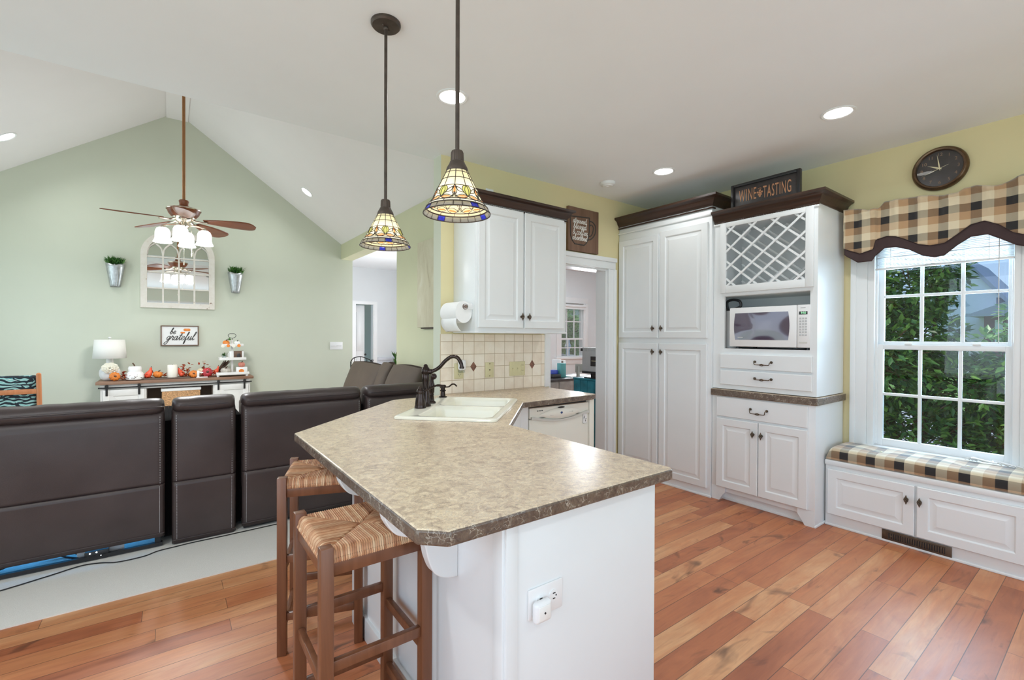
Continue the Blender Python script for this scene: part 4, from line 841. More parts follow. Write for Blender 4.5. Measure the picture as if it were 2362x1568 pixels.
b = MB(); b.tube([pP + Vector((0, 0, 0.142)), pP + SN * 0.006 + Vector((0, 0, 0.166))], [0.010, 0.013], 12); b.sphere(pP + SN * 0.014 + Vector((0, 0, 0.172)), 0.020, u=14, v=10); b.out('spray_head', M_bronze, sp)
pD = Vector((1.548, 2.905, ZD)); sd = thing('soap_dispenser', 'bronze soap pump standing at the far corner of the sink', 'soap dispenser', tuple(pD)); b = MB()
b.lathe([(0.029, 0), (0.029, 0.006), (0.017, 0.012), (0.015, 0.04), (0.021, 0.044), (0.021, 0.05), (0.015, 0.054), (0.015, 0.064), (0.022, 0.068), (0.022, 0.082), (0.016, 0.088), (0.0, 0.089)], pD, 16); b.out('pump_body', M_bronze, sd)
b = MB(); b.tube(cr([pD + Vector((0, 0, 0.074)), pD + SN * 0.04 + Vector((0, 0, 0.074)), pD + SN * 0.065 + Vector((0, 0, 0.092)), pD + SN * 0.085 + Vector((0, 0, 0.092)), pD + SN * 0.10 + Vector((0, 0, 0.078))], 6), 0.0052, 8); b.out('nozzle', M_bronze, sd)
# ---------------------------------------------------------------- dishwasher
dw = thing('dishwasher', 'almond dishwasher with curved control panel under the counter end', 'dishwasher', (2.33, 2.8, 0))
b = MB(); b.box(2.03, 2.634, 2.575, 3.13, 0.0, 0.868); b.out('cavity', M_black, dw, smooth=0)
YD = 2.545
b = MB(); b.box(2.040, 2.630, YD, 2.58, 0.10, 0.772, 0.006); b.out('door', M_appl, dw)
b = MB(); b.box(2.040, 2.630, YD - 0.004, 2.58, 0.776, 0.852, 0.008); cp = b.out('control_panel', M_appl, dw)
# lens-shaped bulging control area and handle recess
b = MB(); cxd, czd = 2.335, 0.795
def lens(u, v):
    a = (u - 0.5) * 2; xx = cxd + a * 0.215; hh = 0.040 * (1 - a * a); zz = czd + (v - 0.5) * 2 * hh; return (xx, YD - 0.006 - 0.016 * (1 - a * a) * (1 - ((v - 0.5) * 2) ** 2 * 0.8), zz)
b.surf(lens, 28, 8); b.out('control_lens', M_appl, cp, smooth=80)
b = MB(); top = []; bot = []
for k in range(33):
    a = -1 + 2 * k / 32; xx = cxd + a * 0.285; up_ = 0.775 - 0.012 * (1 - a * a); lo = up_ - 0.005 - 0.021 * (1 - a * a) ** 1.0 - (0.0); top.append((xx, czd - 0.010 - 0.032 * max(0, 1 - (a * 1.15) ** 2) + 0.006 * abs(a) ** 3)); bot.append((xx, top[-1][1] - 0.011 - 0.008 * (abs(a) ** 2)))
b.prism(top + bot[::-1], YD - 0.018, YD + 0.002, lambda u, v, h: (u, h, v)); b.out('handle_lip', M_appl_grey, cp, smooth=40)
b = MB(); b.sphere((cxd, YD - 0.012, 0.838), 0.034, 0.006, 0.0065, 16, 8); b.out('latch_recess', M_black, cp)
b = MB(); b.sphere((cxd - 0.005, YD - 0.0205, 0.800), 0.0125, 0.004, 0.0085, 14, 8); b.out('start_button', M_screenblue, cp)
for k in range(4):
    MB().sphere((cxd - 0.105 + k * 0.018, YD - 0.017, 0.788), 0.005, 0.003, 0.004, 8, 6).out('button', M_appl_grey, cp); MB().sphere((cxd + 0.055 + k * 0.018, YD - 0.018, 0.800), 0.005, 0.003, 0.004, 8, 6).out('button', M_appl_grey, cp)
b = MB()
for k in range(3): b.box(2.108 + k * 0.020, 2.120 + k * 0.020, YD - 0.0055, YD - 0.003, 0.826, 0.832)
b.out('vent_slots', M_black, cp)
b = MB(); b.box(2.570, 2.611, YD - 0.0025, YD, 0.690, 0.765); st = b.out('sticker', M_plastic, dw)
b = MB(); y_ = YD - 0.0035
for (x0, x1, z0, z1) in ((2.570, 2.5715, 0.690, 0.765), (2.570, 2.611, 0.7255, 0.727), (2.570, 2.611, 0.690, 0.6915), (2.594, 2.599, 0.703, 0.718)): b.box(x0, x1, y_, y_ + 0.002, z0, z1)
b.prism([(2.577, 0.733), (2.589, 0.733), (2.583, 0.752)], y_, y_ + 0.002, lambda u, v, h: (u, h, v)); b.out('sticker_marks', M_letter_k, st, smooth=0)
b = MB(); b.box(2.045, 2.625, 2.60, 2.62, 0.0, 0.10); b.out('kick_plate', M_black, dw)
# ---------------------------------------------------------------- backsplash
b = MB(); b.box(1.652, 2.688, YT - 0.009, YT, 0.914, 1.378); bs = struct(b.out('trim_5', M_tile, smooth=0, loc=(2.17, 3.145, 0.914)))
for i, (x, z) in enumerate(((1.945, 1.120), (2.546, 1.118))):
    b = MB(); r_ = 0.031; b.prism([(x - r_ * 0.95, z), (x, z - r_ * 1.25), (x + r_ * 0.95, z), (x, z + r_ * 1.25)], YT - 0.0115, YT - 0.002, lambda u, v, h: (u, h, v)); b.out('accent_tile', M_accent, bs, smooth=0, bevel=0.001)
# ================================================================= small kitchen things
def soft_box(mb, x0, x1, y0, y1, z0, z1, r, seg=4): return mb.box(x0, x1, y0, y1, z0, z1, r, seg)
# microwave
mw = thing('microwave', 'white microwave oven with dark door glass in the hutch', 'microwave', (3.9, 1.69, 1.285))
XM = 3.716
b = MB(); b.box(XM + 0.012, 4.10, 1.396, 1.988, 1.287, 1.600, 0.006); b.out('case', M_appl, mw)
b = MB(); b.box(XM - 0.018, XM + 0.014, 1.484, 1.990, 1.287, 1.601, 0.008); dr = b.out('door', M_plastic, mw)
b = MB()
def mwg(u, v):
    yy = 1.741 + (0.5 - u) * 2 * (0.200 + 0.010 * math.sin(PI * v)); zz = 1.449 + (v - 0.5) * 0.214; return (XM - 0.0195 - 0.004 * math.sin(PI * u) * math.sin(PI * v), yy, zz)
b.surf(mwg, 16, 10); b.out('door_glass', M_mwglass, dr, smooth=80)
b = MB(); b.box(XM - 0.024, XM - 0.019, 1.875, 1.918, 1.358, 1.364); b.out('badge', M_silver, dr)
b = MB(); b.box(XM - 0.016, XM + 0.014, 1.396, 1.481, 1.287, 1.601, 0.006); cp2 = b.out('control_panel', M_plastic, mw)
b = MB(); b.box(XM - 0.0175, XM - 0.015, 1.412, 1.468, 1.530, 1.552); ds = b.out('display', M_black, cp2); text_obj('9:50', 0.020, (XM - 0.0185, 1.438, 1.541), (0, -1, 0), (0, 0, 1), 'display_digits', M_clockgreen, ds, 0.0003)
b = MB()
for r_ in range(7):
    for c in range(3): b.box(XM - 0.0175, XM - 0.0155, 1.415 + c * 0.0185, 1.4285 + c * 0.0185, 1.375 + r_ * 0.020, 1.388 + r_ * 0.020, 0.001)
b.out('keypad', M_silver, cp2); quadbox(XM - 0.0175, XM - 0.0155, 1.412, 1.468, 1.318, 1.330, 'open_button', M_appl_grey, cp2)
b = MB(); b.box(XM - 0.0172, XM - 0.0155, 1.425, 1.458, 1.577, 1.582); b.out('badge_strip', M_silver, cp2)
for yy in (1.43, 1.95):
    for xx in (3.76, 4.05): MB().cyl((xx, yy, 1.2708), (xx, yy, 1.290), 0.014, 10).out('foot', M_black, mw)
tray = tag(quadbox(3.722, 4.12, 1.395, 2.03, 1.2655, 1.2705, 'shelf_mat', M_black, loc=(3.9, 1.7, 1.2655)), 'thin black mat under the white microwave', 'mat')
ke = thing('electric_kettle', 'white electric kettle with black handle tucked beside the microwave', 'kettle', (3.845, 2.055, 1.2705))
MB().lathe([(0.054, 0.0), (0.056, 0.015), (0.056, 0.06), (0.050, 0.22), (0.046, 0.30), (0.040, 0.315), (0, 0.318)], (3.845, 2.055, 1.271), 24).out('jug', M_plastic, ke)
b = MB(); b.tube(cr([(3.845, 2.075, 1.56), (3.84, 2.088, 1.655), (3.84, 2.05, 1.678), (3.84, 1.985, 1.668), (3.84, 1.968, 1.63), (3.84, 1.985, 1.612), (3.845, 2.03, 1.600)], 6), 0.011, 10); b.out('handle', M_black, ke)
MB().lathe([(0.0415, 0.312), (0.03, 0.33), (0, 0.333)], (3.845, 2.055, 1.271), 20).out('lid', M_black, ke)
# wine tasting sign standing on the hutch
ws = thing('wine_sign', 'framed black wooden sign reading wine tasting on top of the hutch', 'sign', (3.76, 1.745, 2.336))
XS2 = 3.752
b = MB(); b.box(XS2, XS2 + 0.02, 1.49, 2.002, 2.338, 2.610, 0.001); b.out('board', M_blackboard, ws)
b = MB()
for y0, y1, z0, z1 in ((1.484, 1.508, 2.336, 2.614), (1.985, 2.008, 2.336, 2.614), (1.508, 1.985, 2.592, 2.614), (1.508, 1.985, 2.336, 2.356)): b.box(XS2 - 0.014, XS2 + 0.022, y0, y1, z0, z1, 0.003)
b.out('frame', M_black, ws)
text_obj('WINE', 0.128, (XS2 - 0.0015, 1.876, 2.512), UY, UZ, 'lettering', M_letter_o, ws, 0.0012, spacing=1.15, fit=(0.138, 0.094)); text_obj('TASTING', 0.128, (XS2 - 0.0015, 1.652, 2.505), UY, UZ, 'lettering', M_letter_o, ws, 0.0012, spacing=1.15, fit=(0.205, 0.094))
b = MB()
for k, (dy, dz) in enumerate(((0, 0), (0.016, 0.004), (-0.016, 0.004), (0.008, -0.014), (-0.008, -0.014), (0, 0.016), (0, -0.028))): b.sphere((XS2 - 0.001, 1.780 + dy, 2.507 + dz), 0.003, 0.0082, 0.0082, 10, 8)
b.tube(cr([(XS2 - 0.001, 1.780, 2.522), (XS2 - 0.001, 1.770, 2.542), (XS2 - 0.001, 1.795, 2.539)], 5), 0.002, 5); b.out('grape_motif', M_letter_o, ws)
# coffee sign on the wall
cs = thing('coffee_sign', 'square brown wood sign with mug outline and white script lettering', 'sign', (3.155, 3.135, 2.16))
b = MB(); b.box(2.952, 3.352, 3.118, 3.148, 2.162, 2.570, 0.002); b.out('board', M_sign_wood, cs)
b = MB(); yk = 3.117
mug = [(2.973, 2.478), (2.974, 2.380), (2.978, 2.300), (3.000, 2.255), (3.030, 2.228), (3.155, 2.226), (3.185, 2.250), (3.205, 2.285), (3.222, 2.36), (3.224, 2.462), (3.222, 2.494)]
pts = [(x, yk, z) for x, z in mug]; b.tube(pts + [(3.222, yk, 2.495), (3.10, yk, 2.487), (2.973, yk, 2.478)], 0.0055, 6)
b.tube(cr([(3.222, yk, 2.462), (3.262, yk, 2.462), (3.305, yk, 2.425), (3.300, yk, 2.350), (3.255, yk, 2.300), (3.208, yk, 2.283)], 6), 0.0055, 6)
b.tube(cr([(3.226, yk, 2.418), (3.255, yk, 2.432), (3.277, yk, 2.405), (3.262, yk, 2.345), (3.230, yk, 2.318), (3.212, yk, 2.325)], 6), 0.005, 6); b.out('mug_outline', M_letter_k, cs)
b = MB()
for txt, x0, x1, z in (('stressed', 3.006, 3.186, 2.425), ('blessed', 3.014, 3.184, 2.372), ('& coffee', 3.003, 3.198, 2.318), ('obsessed', 3.000, 3.198, 2.266)):
    xh = (x1 - x0) / script_width(txt); script_text(b, txt, (x0, 3.1165, z), (1, 0, 0), (0, 0, 0.86), xh * 1.0, 0.0029, 0.12)
b.out('lettering', M_letter_w, cs)
# wall clock
ck = thing('wall_clock', 'round black wall clock with bronze rim above the valance', 'clock', (4.20, 0.803, 2.513))
cc = Vector((4.219, 0.803, 2.513)); NX = (-1, 0, 0)
b = MB(); b.lathe([(0.146, 0.0), (0.147, 0.014), (0.142, 0.030), (0.132, 0.038), (0.123, 0.036), (0.119, 0.024), (0.119, 0.010)], cc, 48, NX, False); b.out('rim', plain('clock_bronze', (0.13, 0.078, 0.045), 0.32, 0.75, 0.3, 25), ck)
b = MB(); b.lathe([(0.0, 0.012), (0.122, 0.012)], cc, 40, NX, False); b.out('dial', M_blackboard, ck)
M_numeral = plain('dull_bronze_numeral', (0.30, 0.19, 0.12), 0.5, var=0.0)
def cpt(r, a, d): return cc + Vector((-d, -r * math.sin(a), r * math.cos(a)))
for h in range(1, 13): text_obj(str(h), 0.030, cpt(0.094, 2 * PI * h / 12, 0.0126), UY, UZ, 'numeral', M_numeral, ck, 0.0003)
M_hand = plain('cream_clock_hand', (0.80, 0.72, 0.48), 0.5, var=0.0)
def hand(a, L, w_, back, d, name):
    b = MB(); dv = Vector((0, -math.sin(a), math.cos(a))); sv = Vector((0, -math.cos(a), -math.sin(a))); c0 = cc + Vector((-d, 0, 0))
    q = [c0 - dv * back - sv * w_ * 0.4, c0 - dv * back + sv * w_ * 0.4, c0 + dv * L * 0.2 + sv * w_, c0 + dv * L, c0 + dv * L * 0.2 - sv * w_]
    vs = [b.bm.verts.new(p) for p in q]; b._quad(vs); b.out(name, M_hand, ck, solid=0.001, smooth=0)
hand(math.radians(298), 0.072, 0.005, 0.012, 0.015, 'hour_hand'); hand(math.radians(352), 0.098, 0.004, 0.014, 0.017, 'minute_hand'); hand(math.radians(250), 0.10, 0.0014, 0.048, 0.019, 'second_hand')
MB().lathe([(0.006, 0.013), (0.006, 0.021), (0, 0.022)], cc, 12, NX).out('pivot', M_hand, ck)
b = MB(); b.lathe([(0.0, 0.026), (0.06, 0.0255), (0.12, 0.024)], cc, 40, NX, False); b.out('glass', M_glass, ck)
# valance
va = thing('window_valance', 'tan and black checked valance with brown scalloped edge over the window', 'valance', (4.12, 0.8, 2.3))
topz = [(1.312, 2.318), (1.232, 2.314), (1.19, 2.298), (1.162, 2.285), (1.111, 2.295), (1.078, 2.332), (0.981, 2.330), (0.904, 2.327), (0.83, 2.318), (0.758, 2.302), (0.689, 2.303), (0.662, 2.326), (0.603, 2.328), (0.546, 2.305), (0.496, 2.306), (0.448, 2.326), (0.406, 2.342), (0.35, 2.33), (0.28, 2.325)]
botz = [(1.312, 2.030), (1.298, 2.022), (1.212, 1.981), (1.134, 2.000), (1.123, 2.055), (1.118, 2.073), (1.06, 2.087), (1.01, 2.076), (0.963, 2.051), (0.886, 2.001), (0.827, 1.984), (0.755, 1.990), (0.70, 2.030), (0.634, 2.087), (0.569, 2.098), (0.506, 2.063), (0.446, 2.003), (0.403, 1.984), (0.35, 2.0), (0.28, 2.06)]
bandz = [(1.312, 1.985), (1.295, 1.968), (1.229, 1.917), (1.142, 1.916), (1.124, 1.945), (1.118, 1.962), (1.076, 2.003), (1.01, 2.000), (0.939, 1.972), (0.863, 1.918), (0.804, 1.901), (0.755, 1.908), (0.693, 1.964), (0.633, 2.008), (0.556, 2.010), (0.493, 1.968), (0.433, 1.924), (0.402, 1.912), (0.35, 1.93), (0.28, 1.99)]
def interp(tab, y):
    for (a, za), (c, zc) in zip(tab, tab[1:]):
        if c <= y <= a: return za + (zc - za) * (a - y) / (a - c)
    return tab[-1][1] if y < tab[-1][0] else tab[0][1]
def fold(y, v): return 4.098 + 0.010 * math.sin(y * 42) * (0.35 + 0.65 * v) + 0.005 * math.sin(y * 97 + 1.3) * v + (0.022 if y > 1.12 else 0.0) * -1
def chk(u, v):
    y = 1.312 - u * 1.03; zt_, zb_ = interp(topz, y), interp(botz, y); z = zb_ + (zt_ - zb_) * v; x = fold(y, v)
    if v > 0.86: x -= 0.010 * math.sin((v - 0.86) / 0.14 * PI)
    return (x, y, z)
b = MB(); b.surf(chk, 200, 24, lambda u, v: (u * 1.03 + 0.044, (interp(botz, 1.312 - u * 1.03) + (interp(topz, 1.312 - u * 1.03) - interp(botz, 1.312 - u * 1.03)) * v) - 1.915)); b.out('checked_panel', M_plaid, va, smooth=80, solid=0.003)
b = MB(); b.surf(lambda u, v: (fold(1.312, v) + u * (4.215 - fold(1.312, v)), 1.314 - 0.008 * math.sin(u * 5), interp(botz, 1.312) + (2.318 - interp(botz, 1.312)) * v), 8, 12, lambda u, v: (u * 0.12, v * 0.3 + 0.02)); b.out('end_return', M_plaid, va, smooth=80, solid=0.003)
def band(u, v):
    y = 1.312 - u * 1.03; zb_, zt_ = interp(bandz, y), interp(botz, y) + 0.03; return (fold(y, 0.0) + 0.010, y, zb_ + (zt_ - zb_) * v)
b = MB(); b.surf(band, 200, 8); b.out('scalloped_band', M_brownfab, va, smooth=80, solid=0.003)
b = MB(); b.surf(lambda u, v: (fold(1.312, 0) + 0.01 + u * (4.215 - fold(1.312, 0)), 1.311, 1.985 + v * 0.06), 6, 3); b.out('band_return', M_brownfab, va, smooth=80, solid=0.003)
b = MB(); b.tube([(4.215, 1.30, 2.29), (4.115, 1.30, 2.29), (4.115, 0.25, 2.29)], 0.007, 8); b.out('rod', M_trim, va)
# raised mini blind
mb_ = thing('mini_blind', 'white mini blind pulled up under the checked valance', 'blind', (4.20, 0.8, 1.95))
b = MB(); b.box(4.186, 4.222, 0.452, 1.152, 2.030, 2.056, 0.003); b.out('headrail', M_trim, mb_)
b = MB(); b.box(4.190, 4.218, 0.452, 1.152, 1.858, 1.872, 0.004); b.out('bottom_rail', M_trim, mb_)
M_slat = plain('white_blind_slat', (0.74, 0.74, 0.73), 0.4, var=0.02)
z = 1.876; k = 0
while z < 2.026:
    tl = 0.0 if z < 1.945 else 0.25 + 0.02 * (k % 3); b = MB(); cz_ = math.sin(tl) * 0.012
    b.surf(lambda u, v: (4.192 + v * 0.024, 1.150 - u * 0.696, z + 0.0015 * math.sin(PI * v) - cz_ * (v - 0.5) * 2 + 0.0012 * math.sin(u * 19 + k)), 24, 3); b.out('slat', M_slat, mb_, smooth=80, solid=0.0008)
    z += 0.0058 if z < 1.945 else 0.011; k += 1
b = MB(); b.tube([(4.188, 0.515, 2.03), (4.186, 0.515, 1.60), (4.186, 0.514, 1.33)], 0.0022, 6); b.out('wand', M_appl_grey, mb_)
b = MB()
for yy in (0.56, 0.80, 1.06): b.tube([(4.187, yy, 2.03), (4.187, yy, 1.86)], 0.0012, 4)
b.out('ladder_cords', M_trim, mb_)
# recessed downlights
def downlight(P, N, label, r=0.092, power=4.5):
    N = Vector(N).normalized(); t = thing('recessed_light', label, 'ceiling light', tuple(P), 'recessed ceiling lights')
    MB().lathe([(r, 0.0), (r, 0.004), (r * 0.93, 0.007), (r * 0.80, 0.004), (r * 0.78, -0.002)], P, 36, N, False).out('trim_ring', M_trim, t)
    MB().lathe([(0, 0.0015), (r * 0.79, 0.0015)], P, 30, N, False).out('lens', M_can, t)
    l = bpy.data.lights.new('downlight', 'AREA'); l.shape = 'DISK'; l.size = r * 1.5; l.energy = power; l.color = (0.95, 0.98, 1.0); l.spread = math.radians(150)
    o = bpy.data.objects.new('downlight_lamp', l); COL.objects.link(o); o.location = Vector(P) + N * 0.012; o.rotation_euler = N.to_track_quat('-Z', 'Y').to_euler(); return t
downlight((1.311, 2.357, ZC), (0, 0, -1), 'round recessed ceiling light behind the near pendant rod'); downlight((3.294, 1.098, ZC), (0, 0, -1), 'recessed ceiling light above the wine tasting sign and clock'); downlight((3.305, 2.350, ZC), (0, 0, -1), 'recessed ceiling light in front of the tall pantry', power=2.6)
downlight((1.417, 6.352, slope(1.417)), (-0.7, 0, -1), 'recessed light in the sloping ceiling right of the fan', 0.085); downlight((-1.235, 6.342, slope(-1.235)), (0.7, 0, -1), 'recessed light in the sloping ceiling left of the fan', 0.085)
sm = thing('smoke_detector', 'round white smoke detector on the ceiling near the pantry', 'smoke detector', (3.149, 2.821, ZC))
MB().lathe([(0.066, 0.0), (0.066, 0.010), (0.060, 0.022), (0.045, 0.030), (0.042, 0.036), (0, 0.037)], (3.149, 2.821, ZC), 28, (0, 0, -1)).out('housing', M_trim, sm)
MB().lathe([(0.012, 0.036), (0.011, 0.040), (0, 0.0405)], (3.149, 2.821, ZC), 12, (0, 0, -1)).out('test_button', M_plastic, sm)
bp = thing('blank_wall_plate', 'small white blank plate on the wall above the wall cabinet', 'wall plate', (2.097, 3.148, 2.50))
b = MB(); b.box(2.060, 2.134, 3.143, 3.150, 2.445, 2.562, 0.002); b.out('plate', M_trim, bp)
# paper towel on the cabinet side
pth = thing('paper_towel_holder', 'white paper towel holder on the wall cabinet side', 'paper towel holder', (1.745, 2.98, 1.56))
b = MB(); b.box(1.756, 1.766, 2.87, 3.10, 1.54, 1.60, 0.002)
for yy in (2.862, 3.104): b.box(1.690, 1.766, yy - 0.004, yy + 0.004, 1.555, 1.592, 0.003)
b.out('bracket', M_plastic, pth); b = MB(); b.tube([(1.702, 2.85, 1.574), (1.702, 3.11, 1.574)], 0.012, 12); b.out('rod', M_card, pth)
ptr = thing('paper_towel_roll', 'white paper towel roll hanging beside the wall cabinet', 'paper towel', (1.70, 2.98, 1.50))
b = MB(); n = 48; rings = []; 
def roll_pt(a, y): # off-centre loop round the core
    c = Vector((1.694, y, 1.535)); return c + Vector((0.068 * math.cos(a), 0, 0.078 * math.sin(a)))
outer = [[roll_pt(2 * PI * k / n, y) for k in range(n)] for y in (2.868, 2.872, 3.096, 3.10)]
inner = [[Vector((1.702 + 0.020 * math.cos(2 * PI * k / n), y, 1.574 + 0.020 * math.sin(2 * PI * k / n))) for k in range(n)] for y in (3.10, 2.866)]
b.ring_skin(outer + inner, False, True); b.out('roll', M_paper, ptr, smooth=40)
b = MB(); b.lathe([(0.0205, 0), (0.0205, 0.01), (0.017, 0.01), (0.017, -0.19), (0.0205, -0.19)], (1.702, 2.868, 1.574), 24, (0, -1, 0), False); b.out('core', M_card, ptr)
b = MB(); b.surf(lambda u, v: (1.636 - 0.012 * math.sin(u * 2.2) + 0.05 * u * u, 2.87 + v * 0.228, 1.490 - 0.095 * u), 12, 4); b.out('loose_sheet', M_paper, ptr, smooth=80, solid=0.0012)
# wall plates on the backsplash
YB = YT - 0.009
def plate(name, label, x0, x1, z0, z1, mat=M_ivory):
    t = thing(name, label, 'wall plate', ((x0 + x1) / 2, YB, z0)); b = MB(); b.box(x0, x1, YB - 0.007, YB, z0, z1, 0.003); b.out('plate', mat, t); return t
t = plate('wall_outlet', 'ivory outlet plate behind the faucet with a plug in it', 1.770, 1.852, 1.030, 1.150)
for zz in (1.060, 1.112):
    b = MB(); b.lathe([(0.017, 0), (0.017, 0.003), (0, 0.0031)], (1.811, YB - 0.0065, zz), 20, (0, -1, 0)); r_ = b.out('receptacle', M_ivory, t); b = MB(); b.box(1.803, 1.8055, YB - 0.0105, YB - 0.009, zz, zz + 0.010); b.box(1.8165, 1.819, YB - 0.0105, YB - 0.009, zz, zz + 0.009); b.sphere((1.811, YB - 0.0098, zz - 0.008), 0.0026, 0.001, 0.0026, 8, 6); b.out('slots', M_black, r_)
pf = thing('plug_in_air_freshener', 'white plug in freshener in the outlet behind the faucet', 'air freshener', (1.825, YB - 0.03, 1.09))
b = MB(); soft_box(b, 1.790, 1.856, YB - 0.050, YB - 0.0095, 1.095, 1.180, 0.020, 4); b.out('housing', M_plastic, pf); b = MB(); soft_box(b, 1.800, 1.846, YB - 0.040, YB - 0.0095, 1.078, 1.096, 0.006, 3); b.out('bottle', M_jar, pf)
t = plate('phone_jack_plate', 'tall ivory single jack plate in the middle of the backsplash', 2.056, 2.138, 1.026, 1.150)
for zz, r_ in ((1.040, 0.004), (1.088, 0.0055), (1.138, 0.004)): MB().lathe([(r_, 0), (r_, 0.003), (0, 0.0032)], (2.097, YB - 0.0065, zz), 12, (0, -1, 0)).out('screw' if r_ < 0.005 else 'jack', M_pewter, t)
t = plate('switch_plate', 'wide ivory three gang switch and outlet plate on the backsplash', 2.300, 2.464, 1.028, 1.148)
for xx in (2.330, 2.382): b = MB(); b.box(xx - 0.006, xx + 0.006, YB - 0.009, YB - 0.006, 1.072, 1.100); b.box(xx - 0.003, xx + 0.003, YB - 0.017, YB - 0.006, 1.086, 1.094, 0.001); b.out('toggle', M_ivory, t)
for zz in (1.066, 1.112):
    b = MB(); b.lathe([(0.016, 0), (0.016, 0.003), (0, 0.0031)], (2.433, YB - 0.0065, zz), 18, (0, -1, 0)); r_ = b.out('receptacle', M_ivory, t); b = MB(); b.box(2.426, 2.4283, YB - 0.0105, YB - 0.009, zz, zz + 0.009); b.box(2.438, 2.4403, YB - 0.0105, YB - 0.009, zz, zz + 0.009); b.out('slots', M_black, r_)
# outlet and night light on the peninsula end
t = thing('peninsula_outlet', 'white horizontal outlet plate on the peninsula end panel', 'wall plate', (0.84, 0.975, 0.59)); YE = 0.976
b = MB(); b.box(0.778, 0.903, YE - 0.006, YE, 0.590, 0.672, 0.003); b.out('plate', M_plastic, t)
for xx in (0.818, 0.866):
    b = MB(); b.lathe([(0.0165, 0), (0.0165, 0.003), (0, 0.0031)], (xx, YE - 0.0055, 0.633), 20, (0, -1, 0)); r_ = b.out('receptacle', M_plastic, t); b = MB(); b.box(xx - 0.003, xx + 0.006, YE - 0.0098, YE - 0.0084, 0.6395, 0.642); b.box(xx - 0.003, xx + 0.005, YE - 0.0098, YE - 0.0084, 0.6245, 0.627); b.sphere((xx + 0.009, YE - 0.009, 0.633), 0.0026, 0.001, 0.0026, 8, 6); b.out('slots', M_black, r_)
nl = thing('night_light', 'square white night light plugged into the peninsula outlet', 'night light', (0.817, YE - 0.02, 0.59))
b = MB(); soft_box(b, 0.784, 0.842, YE - 0.032, YE - 0.0095, 0.586, 0.644, 0.010, 4); b.out('housing', M_plastic, nl)
b = MB(); soft_box(b, 0.7935, 0.8325, YE - 0.0345, YE - 0.030, 0.5955, 0.6345, 0.002, 2); b.out('front_panel', M_ceram, nl); b = MB(); b.lathe([(0.0035, 0), (0.0035, 0.0012), (0, 0.0013)], (0.813, YE - 0.0345, 0.615), 4, (0, -1, 0)); b.out('light_sensor', M_black, nl)

